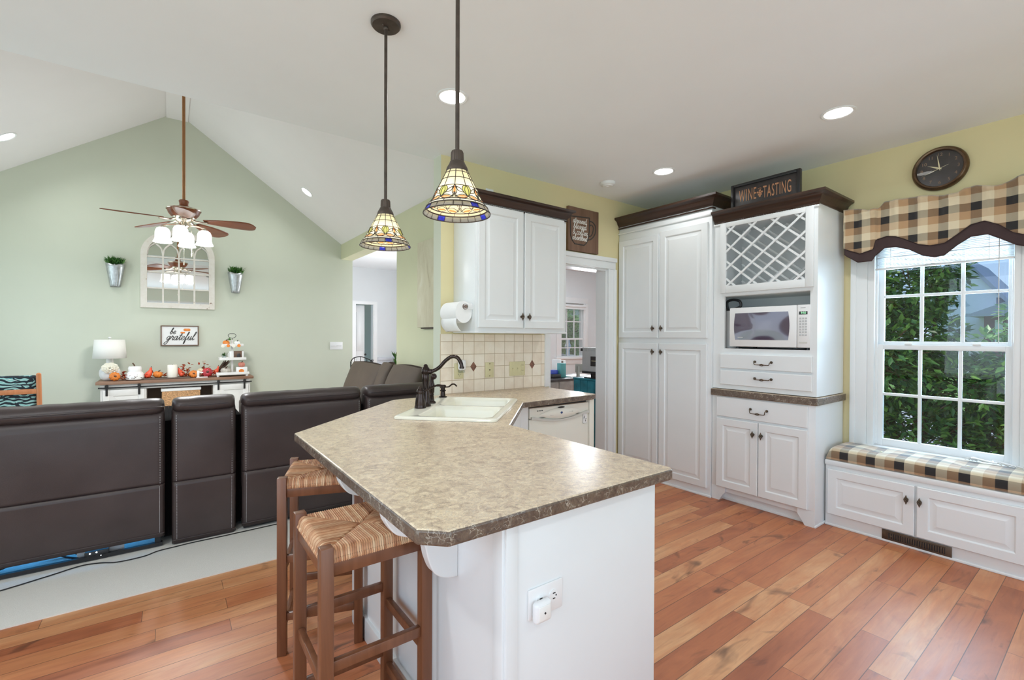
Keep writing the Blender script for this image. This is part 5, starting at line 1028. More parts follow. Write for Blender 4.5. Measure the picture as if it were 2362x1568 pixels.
# ================================================================= pendants: leaded glass bell shades
PROF = [(0.0345, 0.0), (0.0390, 0.0105), (0.0500, 0.033), (0.0610, 0.055), (0.0655, 0.062), (0.0720, 0.079), (0.0805, 0.097), (0.0890, 0.109), (0.0985, 0.121), (0.1065, 0.134), (0.1080, 0.1385)]
def prof_r(s_):
    for (r0, z0), (r1, z1) in zip(PROF, PROF[1:]):
        if z0 <= s_ <= z1: return r0 + (r1 - r0) * (s_ - z0) / (z1 - z0)
    return PROF[-1][0]
def pendant(px, py, label, rot):
    zr = 1.757; zt = zr + 0.1385; t = thing('pendant_light', label, 'pendant light', (px, py, ZC), 'leaded glass pendants over the counter'); c = Vector((px, py, zt))
    def sp_(a, s_, off=0.0): r = prof_r(s_) + off; a += rot; return c + Vector((r * math.cos(a), r * math.sin(a), -s_))
    MB().lathe([(0, 0.0), (0.064, 0.0), (0.064, 0.010), (0.058, 0.017), (0, 0.019)], (px, py, ZC), 32, (0, 0, -1)).out('canopy', M_rod, t)
    for a in (0.6, 0.6 + PI): MB().sphere((px + 0.022 * math.cos(a), py + 0.022 * math.sin(a), ZC - 0.020), 0.004, u=8, v=6).out('canopy_screw', M_rod, t)
    b = MB(); b.tube([(px, py, ZC - 0.018), (px, py, zt + 0.05)], 0.0068, 12); b.sphere((px, py, ZC - 0.022), 0.011, u=12, v=8); b.out('rod', M_rod, t)
    b = MB(); b.lathe([(0.006, 0.068), (0.018, 0.066), (0.0205, 0.060), (0.0215, 0.040), (0.0215, 0.030)], c, 64, lobes=18, amp=0.10); b.lathe([(0.018, 0.034), (0.024, 0.030), (0.026, 0.024), (0.033, 0.012), (0.0355, 0.004), (0.0355, -0.004), (0.030, -0.006)], c, 32); b.out('socket_cap', M_rod, t)
    b = MB(); b.surf(lambda u, v: sp_(u * 2 * PI, v * 0.128), 72, 24, closed_u=True); sh = b.out('glass_shade', M_tcream, t, smooth=80)
    # coloured pieces on the lower band
    def patch(mb, a0, pts, off):
        lo = [sp_(a0 + x, y, off) for x, y in pts]; cen = sum(lo, Vector()) / len(lo); cv = mb.bm.verts.new(cen); vs = [mb.bm.verts.new(p) for p in lo]
        for i in range(len(vs)): mb.bm.faces.new((vs[i], vs[(i + 1) % len(vs)], cv))
    amber, white = MB(), MB(); lead = MB(); LR = 0.0013
    def line(a0, pts, r=LR, smooth_=True):
        q = cr([(x, y, 0) for x, y in pts], 5) if smooth_ else [Vector((x, y, 0)) for x, y in pts]; lead.tube([sp_(a0 + p.x, p.y, 0.0008) for p in q], r, 5)
    for k in range(6):
        a0 = k * PI / 3
        tul = [(0.0, 0.103), (-0.13, 0.090), (-0.20, 0.079), (-0.15, 0.067), (-0.03, 0.062), (0.03, 0.062), (0.15, 0.067), (0.20, 0.079), (0.13, 0.090)]
        gp = MB(); patch(gp, a0, tul, 0.0005); gp.out('glass_petal', M_tgreen, sh, smooth=0)
        for sg in (-1, 1):
            line(a0, [(0.0, 0.103), (sg * 0.13, 0.090), (sg * 0.20, 0.079), (sg * 0.15, 0.067), (0.0, 0.062)]); line(a0, [(0.0, 0.103), (sg * 0.07, 0.090), (sg * 0.085, 0.077), (0.0, 0.062)], 0.001)
            leafp = [(sg * 0.02, 0.104), (sg * 0.16, 0.099), (sg * 0.30, 0.101), (sg * 0.44, 0.108), (sg * 0.30, 0.1115), (sg * 0.14, 0.1105)]; patch(amber, a0, leafp, 0.0005)
            line(a0, [(0.0, 0.103), (sg * 0.16, 0.097), (sg * 0.32, 0.099), (sg * 0.5, 0.108)]); line(a0, [(sg * 0.02, 0.105), (sg * 0.18, 0.111), (sg * 0.35, 0.110), (sg * 0.5, 0.102), (sg * 0.52, 0.088)])
            line(a0, [(sg * 0.20, 0.081), (sg * 0.34, 0.073), (sg * 0.5, 0.069)]); line(a0, [(sg * 0.16, 0.089), (sg * 0.32, 0.086), (sg * 0.44, 0.078), (sg * 0.5, 0.069)])
        a1 = a0 + PI / 6; bud = [(0, 0.062), (0.10, 0.076), (0.085, 0.09), (0.05, 0.096), (-0.05, 0.096), (-0.085, 0.09), (-0.10, 0.076)]; patch(amber, a1, [(0, 0.064), (0.05, 0.078), (0.045, 0.09), (-0.045, 0.09), (-0.05, 0.078)], 0.0006)
        for sg in (-1, 1): line(a1, [(0, 0.062), (sg * 0.10, 0.076), (sg * 0.085, 0.090), (sg * 0.05, 0.098), (sg * 0.12, 0.108)])
        line(a1, [(-0.09, 0.091), (0.09, 0.091)]); line(a1, [(-0.06, 0.0955), (0.06, 0.0955)]); patch(white, a1, [(-0.08, 0.091), (0.08, 0.091), (0.06, 0.0955), (-0.06, 0.0955)], 0.0008)
    for k in range(12):
        a0 = k * PI / 6; line(a0, [(0, 0.0), (0, 0.02), (0, 0.04), (0, 0.062)])
    def ringl(s_, r): lead.tube([sp_(2 * PI * k / 72, s_, 0.0006) for k in range(72)], r, 6, closed=True)
    for s_, r in ((0.0105, 0.001), (0.033, 0.0012), (0.0625, 0.0010), (0.1125, 0.0018), (0.1215, 0.0024)): ringl(s_, r)
    for k in range(12): line(k * PI / 6 + 0.2, [(0, 0.1125), (0, 0.117), (0, 0.1215)])
    amber.out('amber_leaf_pattern', M_tamber, sh, smooth=0); white.out('white_bead_pattern', M_twhite, sh, smooth=0)
    b = MB(); b.surf(lambda u, v: sp_(u * 2 * PI, 0.1125 + v * 0.009, 0.001), 72, 2, closed_u=True); b.out('bead_band', M_twhite, sh, smooth=80)
    # scalloped lower rim of dark and coloured pieces
    for k in range(24):
        a0 = 2 * PI * k / 24; b = MB(); b.surf(lambda u, v: sp_(a0 + 0.012 + u * (2 * PI / 24 - 0.024), 0.123 + v * 0.0155), 5, 3); b.out('rim_glass', M_tblue if k % 6 == 4 else M_tclear, sh, smooth=80, solid=0.0015)
        line(a0, [(0, 0.121), (0, 0.13), (0, 0.1385)], 0.0013)
    ringl(0.1385, 0.0019); lead.out('lead_lines', M_lead, sh, smooth=60)
    b = MB(); b.lathe([(0.010, -0.02), (0.012, -0.045), (0.020, -0.060), (0.024, -0.075), (0.018, -0.092), (0, -0.099)], c, 16); b.out('bulb', M_bulbglass, t)
    l = bpy.data.lights.new('pendant_bulb', 'POINT'); l.energy = 0.45; l.color = (1, 0.95, 0.86); l.shadow_soft_size = 0.012; o = bpy.data.objects.new('pendant_bulb', l); COL.objects.link(o); o.location = (px, py, zt - 0.115)
    return t
pendant(0.768, 1.981, 'stained glass pendant with visible ceiling canopy, over the far stool', 0.15); pendant(0.752, 1.318, 'nearer stained glass pendant whose rod runs past the ceiling downlight', 0.42)
# ================================================================= bar stools
def stool_parts(root):
    """0.31 x 0.33 m leg grid, 0.757 m high, rush seat; built round the root's origin"""
    hw, hd, t = 0.1545, 0.1635, 0.0185
    def leg(sx_, sy_):
        b = MB(); x, y = sx_ * hw, sy_ * hd; b.box(x - t, x + t, y - t, y + t, 0.0, 0.757, 0.003); b.out('leg', M_stool, root)
    for sx_, sy_ in ((-1, -1), (1, -1), (1, 1), (-1, 1)): leg(sx_, sy_)
    for sy_ in (-1, 1):
        b = MB(); b.box(-hw + t, hw - t, sy_ * hd - 0.011, sy_ * hd + 0.011, 0.672, 0.716, 0.002); b.out('seat_rail', M_stool, root)
        b = MB(); b.box(-hw + t, hw - t, sy_ * hd - 0.010, sy_ * hd + 0.010, 0.392, 0.424, 0.002); b.out('stretcher', M_stool, root)
        b = MB(); b.box(-hw + t, hw - t, sy_ * hd - 0.010, sy_ * hd + 0.010, 0.145, 0.177, 0.002); b.out('stretcher', M_stool, root)
    for sx_ in (-1, 1):
        b = MB(); b.box(sx_ * hw - 0.011, sx_ * hw + 0.011, -hd + t, hd - t, 0.672, 0.716, 0.002); b.out('seat_rail', M_stool, root)
        b = MB(); b.box(sx_ * hw - 0.010, sx_ * hw + 0.010, -hd + t, hd - t, 0.335, 0.367, 0.002); b.out('stretcher', M_stool, root)
        b = MB(); b.box(sx_ * hw - 0.010, sx_ * hw + 0.010, -hd + t, hd - t, 0.09, 0.122, 0.002); b.out('stretcher', M_stool, root)
    # woven rush: four triangles of strands wrapped over the rails, notched at the posts
    b = MB(); N = 150; ex, ey = hw + 0.010, hd + 0.010
    def rs(u, v):
        x, y = (u - 0.5) * 2 * ex, (v - 0.5) * 2 * ey; ax, ay = abs(x) / ex, abs(y) / ey; m = max(ax, ay); side = ax > ay
        z = 0.748 - 0.010 * (1 - m) ; d = abs(ax - ay); z -= 0.004 * math.exp(-(d / 0.03) ** 2)
        s_ = (y if side else x); z += 0.0016 * math.cos(2 * PI * s_ / 0.0068); q = max(0.0, (m - 0.86) / 0.14)
        z -= 0.026 * (1 - math.sqrt(max(0, 1 - q * q)))
        if ax > 0.86 and ay > 0.86: z -= 0.016 * min(1, (min(ax, ay) - 0.86) / 0.05)
        return (x, y, z)
    b.surf(rs, N, N)
    for side in range(4):
        def sk_(u, v, side=side):
            e_ = (u - 0.5) * 2; z0 = 0.722 - 0.015 * v; bulge = 0.0035 * math.sin(v * PI) + 0.0012 * math.cos(2 * PI * e_ * (ex if side < 2 else ey) / 0.0068)
            if side == 0: return (e_ * (ex - 0.030), -ey - bulge, z0)
            if side == 1: return (e_ * (ex - 0.030), ey + bulge, z0)
            if side == 2: return (-ex - bulge, e_ * (ey - 0.030), z0)
            return (ex + bulge, e_ * (ey - 0.030), z0)
        b.surf(sk_, 120, 4)
    b.out('rush_seat', M_rush, root, smooth=70)
st1 = thing('bar_stool', 'nearer bar stool with woven rush seat standing square to the counter', 'bar stool', (0, 0, 0), 'bar stools'); stool_parts(st1)
st2 = copy_tree(st1, (0.585, 2.262, 0.0), math.radians(-19.5), 'far bar stool turned askew between the nearer stool and the sofa')
st1.location = (0.5125, 1.5365, 0.0)

# ================================================================= leather sectional
YS = 3.68
def stitches(mb, a, b_, step=0.016, ln=0.0095, r=0.0013):
    a, b_ = Vector(a), Vector(b_); d = b_ - a; L = d.length; d.normalize(); k = 0.0
    while k + ln < L: mb.tube([a + d * k, a + d * (k + ln)], r, 5); k += step
def roll_cushion(x0, x1, name, root, seed, zt=0.958, z0=0.865, deep=0.26, mat=None):
    b = MB(); n = 22; L = x1 - x0; m = max(12, int(L / 0.03))
    base = [(0.0, z0), (-0.018, z0 + 0.018), (-0.022, z0 + 0.040), (-0.012, z0 + 0.062), (0.012, zt - 0.010), (0.05, zt), (0.10, zt - 0.004), (0.16, zt - 0.02), (0.21, zt - 0.06), (0.23, zt - 0.12), (0.20, z0 - 0.06), (0.10, z0 - 0.03)]
    c = Vector((0.09, 0, (z0 + zt) / 2)); rings = []
    for i in range(m + 1):
        t_ = i / m; e_ = min(t_, 1 - t_) * L; k = min(1, e_ / 0.055); s_ = 0.72 + 0.28 * math.sqrt(max(0, 1 - (1 - k) ** 2)); ring = []
        for j, (dy, z) in enumerate(base):
            w_ = noise.noise(Vector((t_ * L * 9 + seed, j * 0.7, seed))) * 0.006 + noise.noise(Vector((t_ * L * 28 + seed, j * 0.9, 3))) * 0.003
            ring.append(Vector((x0 + t_ * L, YS + c.x + (dy - c.x) * s_ + w_ * 0.6, c.z + (z - c.z) * s_ + w_)))
        rings.append(ring)
    b.ring_skin(rings, True); return b.out(name, M_leather, root, smooth=80, subsurf=1)
def sofa_module(x0, x1, name, label, zflap, seed, flap_drop=0.0, seat=True):
    root = thing(name, label, 'sofa', ((x0 + x1) / 2, YS + 0.4, 0), 'brown leather sectional sofa modules'); w_ = x1 - x0
    b = MB(); g = 0.010; n = max(10, int(w_ / 0.05))
    def bp(u, v):
        x = x0 + g + u * (w_ - 2 * g); z = 0.405 + v * 0.478; e_ = min(u, 1 - u) * (w_ - 2 * g); k = min(1.0, e_ / 0.03); edge = 0.022 * (1 - math.sqrt(max(0, 1 - (1 - k) ** 2)))
        tp = 0.05 * max(0, (v - 0.88) / 0.12) ** 2; return (x, YS + edge + tp - 0.007 * math.sin(PI * u) * math.sin(PI * v) + 0.002 * noise.noise(Vector((x * 5, z * 5, seed))), z)
    b.surf(bp, n * 3, 18); bk = b.out('back_panel', M_leather, root, smooth=80, solid=0.008)
    for xx in (x0 + g + 0.022, x1 - g - 0.022): b = MB(); stitches(b, (xx, YS - 0.0035, 0.42), (xx, YS - 0.0035, 0.855)); b.out('stitching', M_stitch, bk)
    b = MB()
    def fp(u, v):
        x = x0 + g + u * (w_ - 2 * g); z = zflap + v * (0.415 - zflap); e_ = min(u, 1 - u) * (w_ - 2 * g); k = min(1.0, e_ / 0.025); edge = 0.016 * (1 - math.sqrt(max(0, 1 - (1 - k) ** 2)))
        wv = 0.010 * noise.noise(Vector((x * 2.2 + seed, z * 3.2, seed))) * math.sin(PI * v) ; return (x, YS - 0.010 + edge + wv + 0.018 * (1 - v) ** 2, z)
    b.surf(fp, n * 3, 14); fl = b.out('lower_flap', M_leather, root, smooth=80, solid=0.006)
    for uu in (0.024 / (w_ - 2 * g), 1 - 0.024 / (w_ - 2 * g)):
        b = MB(); q = [Vector(fp(uu, k / 40)) - Vector((0, 0.0042, 0)) for k in range(3, 40)]
        for k in range(0, len(q) - 1): b.tube([q[k], q[k] + (q[k + 1] - q[k]).normalized() * 0.0062], 0.0013, 5)
        b.out('stitching', M_stitch, fl)
    b = MB(); b.box(x0 + g, x1 - g, YS - 0.004, YS + 0.006, zflap + 0.022, zflap + 0.028, 0.002); b.out('hem_seam', M_leather, fl)
    hc = roll_cushion(x0 + 0.006, x1 - 0.006, 'head_cushion', root, seed)
    b = MB(); b.tube(cr([(x0 + 0.045, YS - 0.008, 0.903), (x0 + 0.08, YS - 0.0215, 0.908), ((x0 + x1) / 2, YS - 0.0225, 0.906), (x1 - 0.08, YS - 0.0215, 0.908), (x1 - 0.045, YS - 0.008, 0.903)], 10), 0.0045, 6); b.out('piping', M_leather, hc)
    b = MB(); b.box(x0 + g, x1 - g, YS + 0.03, YS + 0.22, 0.30, 0.90, 0.02, 3); b.out('back_core', M_leather, root)
    b = MB(); b.box(x0 + g, x1 - g, YS + 0.20, YS + 0.92, 0.28, 0.47, 0.05, 4); b.out('seat_cushion', M_leather, root)
    b = MB(); b.box(x0 + 0.02, x1 - 0.02, YS + 0.03, YS + 0.055, 0.012, 0.034)
    b.box(x0 + 0.02, x1 - 0.02, YS + 0.80, YS + 0.83, 0.012, 0.28); b.box(x0 + 0.03, x0 + 0.06, YS + 0.04, YS + 0.83, 0.012, 0.30); b.box(x1 - 0.06, x1 - 0.03, YS + 0.04, YS + 0.83, 0.012, 0.30); b.box(x0 + 0.02, x1 - 0.02, YS + 0.03, YS + 0.05, 0.09, 0.30); b.out('steel_frame', M_black, root, smooth=0)
    b = MB(); b.box(x0 - 0.0098, x0 + 0.012, YS + 0.10, YS + 0.88, 0.04, 0.80); b.out('gap_shade', M_gap_shade, root, smooth=0); b = MB(); b.box(x1 - 0.012, x1 + 0.0098, YS + 0.10, YS + 0.88, 0.04, 0.80); b.out('gap_shade', M_gap_shade, root, smooth=0)  # black sheets added as the shade in the gaps between modules
    return root
m1 = sofa_module(-1.62, -0.018, 'sofa_section', 'wide brown leather sofa section at the near end showing blue light underneath', 0.078, 1)
b = MB(); b.box(-1.5, -0.09, YS + 0.36, YS + 0.375, 0.255, 0.268); b.out('added_glow_strip', M_added_glow, m1)  # glowing strip added to make the blue light under the sofa
l = bpy.data.lights.new('added_sofa_fill', 'AREA'); l.shape = 'RECTANGLE'; l.size = 1.4; l.size_y = 0.05; l.energy = 2.6; l.color = (0.08, 0.45, 1.0); lo = bpy.data.objects.new('added_sofa_fill', l); COL.objects.link(lo); lo.location = (-0.8, YS + 0.37, 0.25); lo.rotation_euler = (0.25, 0, 0)  # blue lamp added along the glowing strip
m2 = sofa_module(0.002, 0.374, 'sofa_console', 'narrow brown leather console section between the two wide sofa sections', 0.012, 4)
m3 = sofa_module(0.394, 1.244, 'sofa_section', 'brown leather sofa section directly behind the bar stools', 0.03, 9)
m4 = sofa_module(1.262, 2.02, 'sofa_corner', 'brown leather corner section of the sofa behind the faucet', 0.03, 13)
lv = thing('sofa_end_section', 'brown leather side section with tall back pillows along the green wall', 'sofa', (1.7, 5.2, 0), 'brown leather sectional sofa modules')
b = MB(); b.box(1.36, 2.03, 4.64, 6.06, 0.05, 0.47, 0.05, 4); b.out('seat', M_leather, lv); b = MB(); b.box(1.975, 2.055, 4.64, 6.06, 0.30, 0.93, 0.03, 4); b.out('back', M_leather, lv)
b = MB(); b.box(1.33, 2.03, 6.06, 6.22, 0.05, 0.62, 0.05, 4); b.out('arm', M_leather, lv)
def back_pillow(name, label, y0, y1, x, zt, lean, parent=None):
    b = MB(); cy_, L = (y0 + y1) / 2, (y1 - y0)
    def pf_(u, v):
        a = u * 2 * PI; ca, sa = math.cos(a), math.sin(a); p = 0.55; yy = math.copysign(abs(ca) ** p, ca); xx = math.copysign(abs(sa) ** 0.9, sa); k = math.sin(PI * min(0.985, max(0.015, v))) ** 0.35
        z = 0.44 + v * (zt - 0.44); w_ = 0.012 * noise.noise(Vector((yy * 2 + y0 * 3, z * 5, xx)))
        return (x + lean * (v - 0.5) * -1 + (xx * 0.105 * k) + w_ , cy_ + yy * L / 2 * (0.93 + 0.07 * k) - 0.05 * (v - 0.5) * 0, z + 0.018 * math.cos(yy * 1.4) * v)
    b.surf(pf_, 48, 18, closed_u=True); return tag(b.out(name, M_suede, None, smooth=80, loc=(x, cy_, 0.44)), label, 'cushion', 'brown sofa back pillows')
back_pillow('sofa_pillow', 'far brown back pillow at the foyer end of the sofa', 5.02, 6.02, 1.84, 1.03, -0.16)
back_pillow('sofa_pillow', 'narrow brown back pillow between the two wide sofa pillows', 4.72, 5.00, 1.86, 1.06, -0.14)
back_pillow('sofa_pillow', 'wide brown back pillow nearest the faucet', 4.00, 4.71, 1.85, 1.055, -0.14)
# cords and power supply under the sofa
tag(MB().tube(cr([(-1.3, 3.50, 0.010), (-0.95, 3.53, 0.010), (-0.75, 3.545, 0.010), (-0.55, 3.61, 0.010), (-0.42, 3.66, 0.010), (-0.33, 3.64, 0.010), (-0.25, 3.595, 0.010), (-0.13, 3.595, 0.010), (-0.06, 3.632, 0.010), (0.03, 3.642, 0.010), (0.12, 3.650, 0.010), (0.3, 3.648, 0.010), (0.45, 3.652, 0.010), (0.62, 3.655, 0.010)], 8), 0.0035, 6).out('floor_wire', M_cord, None, loc=(-0.3, 3.6, 0.006)), 'thin black power cord snaking along the carpet behind the sofa', 'cord')
for k, pts in enumerate(([(-0.9, 3.74, 0.012), (-0.72, 3.80, 0.05), (-0.60, 3.86, 0.06), (-0.5, 3.80, 0.03), (-0.42, 3.76, 0.012)], [(-1.1, 3.80, 0.012), (-0.85, 3.88, 0.05), (-0.66, 3.84, 0.07), (-0.55, 3.9, 0.05), (-0.40, 3.78, 0.012)])):
    tag(MB().tube(cr(pts, 8), 0.006, 6).out('floor_wire', M_cord, None, loc=(-0.7, 3.8, 0.006)), ('outer loop of black cord on the carpet under the sofa', 'inner loop of black cord lying deeper under the sofa')[k], 'cord', 'cord loops under the sofa')
ps = thing('power_supply', 'black power supply with small lights under the wide sofa section', 'power supply', (-0.36, 3.73, 0.006))
b = MB(); b.box(-0.41, -0.30, 3.715, 3.76, 0.007, 0.06, 0.004); b.out('case', M_black, ps); b = MB(); b.box(-0.45, -0.23, 3.775, 3.785, 0.007, 0.085, 0.002); b.out('plate', M_plastic, ps)
for x, z in ((-0.385, 0.050), (-0.355, 0.052), (-0.335, 0.030)): MB().sphere((x, 3.713, z), 0.004, u=8, v=6).out('indicator_light', M_led_dot, ps)

# ================================================================= living room furniture
bf = thing('sideboard', 'white farmhouse sideboard with brown top and sliding barn doors', 'sideboard', (0.105, 6.92, 0))
b = MB(); b.box(-0.648, 0.862, 6.71, 7.13, 0.812, 0.845, 0.003); b.out('top', M_buffet_top, bf)
b = MB(); b.box(-0.61, -0.575, 6.73, 7.12, 0.006, 0.812); b.box(0.79, 0.825, 6.73, 7.12, 0.006, 0.812); b.box(-0.61, 0.825, 7.10, 7.12, 0.05, 0.812); b.box(-0.61, 0.825, 6.74, 7.10, 0.06, 0.09); b.box(-0.61, 0.825, 6.735, 6.75, 0.752, 0.815); b.box(-0.61, 0.825, 6.735, 6.76, 0.006, 0.09)
b.box(-0.245, -0.214, 6.735, 7.1, 0.09, 0.755); b.box(0.43, 0.46, 6.735, 7.1, 0.09, 0.755); b.box(-0.214, 0.43, 6.75, 7.1, 0.40, 0.42); b.out('case', plain('white_painted_wood', (0.72, 0.70, 0.66), 0.6, var=0.03), bf, smooth=0)
b = MB(); b.box(-0.21, 0.428, 7.085, 7.099, 0.09, 0.75); b.out('back_panel', M_dkinside, bf, smooth=0)
b = MB(); b.box(-0.628, 0.842, 6.712, 6.720, 0.770, 0.785, 0.001); b.out('door_rail', M_blackmetal, bf)
M_barn = plain('barn_door_white', (0.74, 0.72, 0.68), 0.6, var=0.03)
for x0, x1 in ((-0.590, -0.232), (0.447, 0.805)):
    b = MB(); b.box(x0, x1, 6.722, 6.734, 0.07, 0.752, 0.001)
    for z0, z1 in ((0.07, 0.14), (0.685, 0.752), (0.40, 0.45)): b.box(x0 + 0.055, x1 - 0.055, 6.714, 6.726, z0, z1, 0.002)
    b.box(x0, x0 + 0.055, 6.714, 6.726, 0.07, 0.752, 0.002); b.box(x1 - 0.055, x1, 6.714, 6.726, 0.07, 0.752, 0.002)
    for (xa, za), (xb, zb) in (((x0 + 0.05, 0.685), (x1 - 0.05, 0.45)), ((x1 - 0.05, 0.14), (x0 + 0.05, 0.40))):
        L = math.hypot(xb - xa, zb - za); M = Matrix.Translation(((xa + xb) / 2, 6.720, (za + zb) / 2)) @ Matrix.Rotation(-math.atan2(zb - za, xb - xa), 4, 'Y'); b.box(-L / 2, L / 2, -0.005, 0.005, -0.025, 0.025, M=M)
    dd = b.out('barn_door', M_barn, bf)
    for xx in (x0 + 0.035, x1 - 0.045):
        b = MB(); b.box(xx - 0.010, xx + 0.010, 6.705, 6.714, 0.690, 0.812, 0.002); b.lathe([(0.016, 0), (0.016, 0.008), (0, 0.009)], (xx, 6.708, 0.796), 14, (0, -1, 0)); b.out('roller_hanger', M_blackmetal, dd)
bk = thing('storage_basket', 'wicker basket with white liner on the sideboard middle shelf', 'basket', (0.11, 6.9, 0.42))
b = MB(); b.box(-0.075, 0.300, 6.765, 7.05, 0.422, 0.715, 0.012); b.out('basket', M_basket, bk); b = MB(); b.box(-0.083, 0.308, 6.757, 7.058, 0.700, 0.738, 0.008); b.out('liner_rim', M_ceram, bk)
# table lamp
ZB = 0.8455
lp = thing('table_lamp', 'white ceramic table lamp with drum shade on the sideboard', 'lamp', (-0.545, 6.92, ZB)); lc = (-0.545, 6.92, ZB)
MB().lathe([(max(0.001, v_.x), v_.y) for v_ in cr([(0.045, 0, 0), (0.075, 0.02, 0), (0.093, 0.07, 0), (0.088, 0.12, 0), (0.06, 0.16, 0), (0.04, 0.178, 0), (0.034, 0.20, 0), (0.034, 0.26, 0)], 5)], lc, 40).out('base', M_ceram, lp)
b = MB(); b.lathe([(0.148, 0.252), (0.132, 0.462)], lc, 48, cap=False); b.out('shade', M_lampshade, lp, solid=0.003)
b = MB(); b.lathe([(0.004, 0.25), (0.004, 0.47), (0.014, 0.478), (0.014, 0.490), (0, 0.497)], lc, 12); b.out('finial', M_ceram, lp)
b = MB(); fc = Vector((-0.535, 6.83, ZB + 0.145))
for ring_, n_, L in ((0, 9, 0.080), (1, 8, 0.058), (2, 6, 0.034)):
    for k in range(n_):
        a = 2 * PI * k / n_ + ring_ * 0.35; b.sphere((fc.x + math.cos(a) * L * 0.62, fc.y - 0.010 * ring_ - 0.02, fc.z + math.sin(a) * L * 0.5), L * 0.36, 0.007, L * 0.30, 12, 8)
b.out('flower_ornament', plain('cream_flower', (0.78, 0.74, 0.60), 0.6), lp, smooth=60)
b = MB(); b.sphere((-0.50, 6.80, ZB + 0.10), 0.010, u=10, v=8); b.out('jewel', M_chrome, lp)
def pumpkin(name, label, c, r, mat, axis=(0, 0, 1), flat=0.78, group=None, lobes=10, stem=M_stem, cat='pumpkin'):
    c = Vector(c); root = thing(name, label, cat, tuple(c), group); b = MB(); n = 40; prof = [(0.12, 0.0), (0.55, 0.02), (0.86, 0.22), (1.0, 0.5), (0.90, 0.78), (0.58, 0.97), (0.22, 1.0), (0.10, 0.94), (0.0, 0.93)]
    h = 2 * r * flat; ctr = c + Vector((0, 0, h / 2 if abs(axis[2]) > 0.7 else r)); q = Vector((0, 0, 1)).rotation_difference(Vector(axis).normalized()); base = ctr - q @ Vector((0, 0, h / 2))
    b.lathe([(max(1e-4, a * r), z * h) for a, z in prof], base, n, axis, lobes=lobes, amp=0.13); b.out('body', mat, root, smooth=70)
    sb = MB(); t0 = base + q @ Vector((0, 0, h * 0.92)); sb.tube(cr([t0, t0 + q @ Vector((0.05 * r, 0, 0.25 * r)), t0 + q @ Vector((0.28 * r, 0, 0.5 * r))], 4), [0.16 * r] * 5 + [0.10 * r] * 4, 7); sb.out('stem', stem, root); return root
def gourd(name, label, pts, rad, mat, group=None):
    q = cr(pts, 6); n = len(q); rr = []
    for i in range(n):
        t_ = i / (n - 1) * (len(rad) - 1); k = min(int(t_), len(rad) - 2); rr.append(rad[k] + (rad[k + 1] - rad[k]) * (t_ - k))
    root = thing(name, label, 'gourd', tuple(pts[0]), group); b = MB(); b.tube(q, rr, 16); b.out('body', mat, root, smooth=80); s_ = MB(); e_ = q[-1]; s_.tube([e_, e_ + (q[-1] - q[-2]).normalized() * 0.014], 0.003, 6); s_.out('stem', M_stem, root); return root
GP = 'fall decorations on the sideboard'
pumpkin('mini_pumpkin', 'orange mini pumpkin leaning on the white lamp base', (-0.492, 6.775, ZB), 0.051, M_orange, (0.1, -1, 0.15), 0.7, GP)
pumpkin('mini_pumpkin', 'orange mini pumpkin standing next to the candle', (-0.112, 6.80, ZB + 0.022), 0.048, M_orange, (0.25, -0.1, 1), 0.72, GP)
pumpkin('mini_pumpkin', 'orange mini pumpkin beside the white block letters', (0.232, 6.785, ZB), 0.047, M_orange, (-0.05, -1, 0.2), 0.7, GP)
pumpkin('cream_pumpkin', 'cream pumpkin with pale flowers behind the red pumpkin', (0.325, 6.92, ZB + 0.0), 0.062, plain('cream_pumpkin_skin', (0.74, 0.65, 0.45), 0.6), (0, 0, 1), 0.85, GP)
pumpkin('red_pumpkin', 'glossy red pumpkin in front of the tiered tray', (0.372, 6.79, ZB), 0.060, plain('red_pumpkin_skin', (0.45, 0.03, 0.04), 0.3, var=0.3, sc=20), (-0.1, -1, 0.2), 0.75, GP)
gourd('crook_gourd', 'red crook neck gourd between the ceramic lantern and a pumpkin', [(-0.235, 6.80, ZB + 0.035), (-0.205, 6.80, ZB + 0.050), (-0.182, 6.80, ZB + 0.095), (-0.174, 6.80, ZB + 0.140)], [0.004, 0.034, 0.032, 0.014, 0.010], M_redgourd, GP)
gourd('crook_gourd', 'pointed red gourd just right of the candle', [(0.135, 6.80, ZB + 0.03), (0.118, 6.80, ZB + 0.05), (0.098, 6.81, ZB + 0.085), (0.085, 6.81, ZB + 0.125)], [0.004, 0.033, 0.030, 0.016, 0.006], M_redgourd, GP)
gourd('crook_gourd', 'red pepper shaped gourd touching the tiered tray', [(0.430, 6.84, ZB + 0.055), (0.458, 6.84, ZB + 0.06), (0.482, 6.84, ZB + 0.09), (0.490, 6.84, ZB + 0.13)], [0.004, 0.028, 0.024, 0.012, 0.007], M_redgourd, GP)
ln = thing('pumpkin_lantern', 'white pierced ceramic lantern with brown stem on the sideboard', 'lantern', (-0.318, 6.80, ZB)); lcn = (-0.318, 6.80, ZB)
MB().lathe([(0.055, 0), (0.082, 0.012), (0.088, 0.04), (0.080, 0.075), (0.064, 0.095), (0.060, 0.10), (0.063, 0.14), (0.054, 0.158), (0.0, 0.160)], lcn, 32).out('body', M_ceram, ln)
MB().tube(cr([(-0.322, 6.80, ZB + 0.158), (-0.326, 6.80, ZB + 0.175), (-0.340, 6.80, ZB + 0.196)], 4), 0.007, 8).out('stem', M_stem, ln)
b = MB(); rn = random.Random(4)
for k in range(26):
    a = -PI / 2 + rn.uniform(-1.3, 1.3); zz = rn.uniform(0.02, 0.085); r_ = 0.0872 - max(0, zz - 0.045) * 0.42; p = Vector((lcn[0] + r_ * math.cos(a), lcn[1] + r_ * math.sin(a), ZB + zz)); b.sphere(p, 0.0042, u=6, v=5)
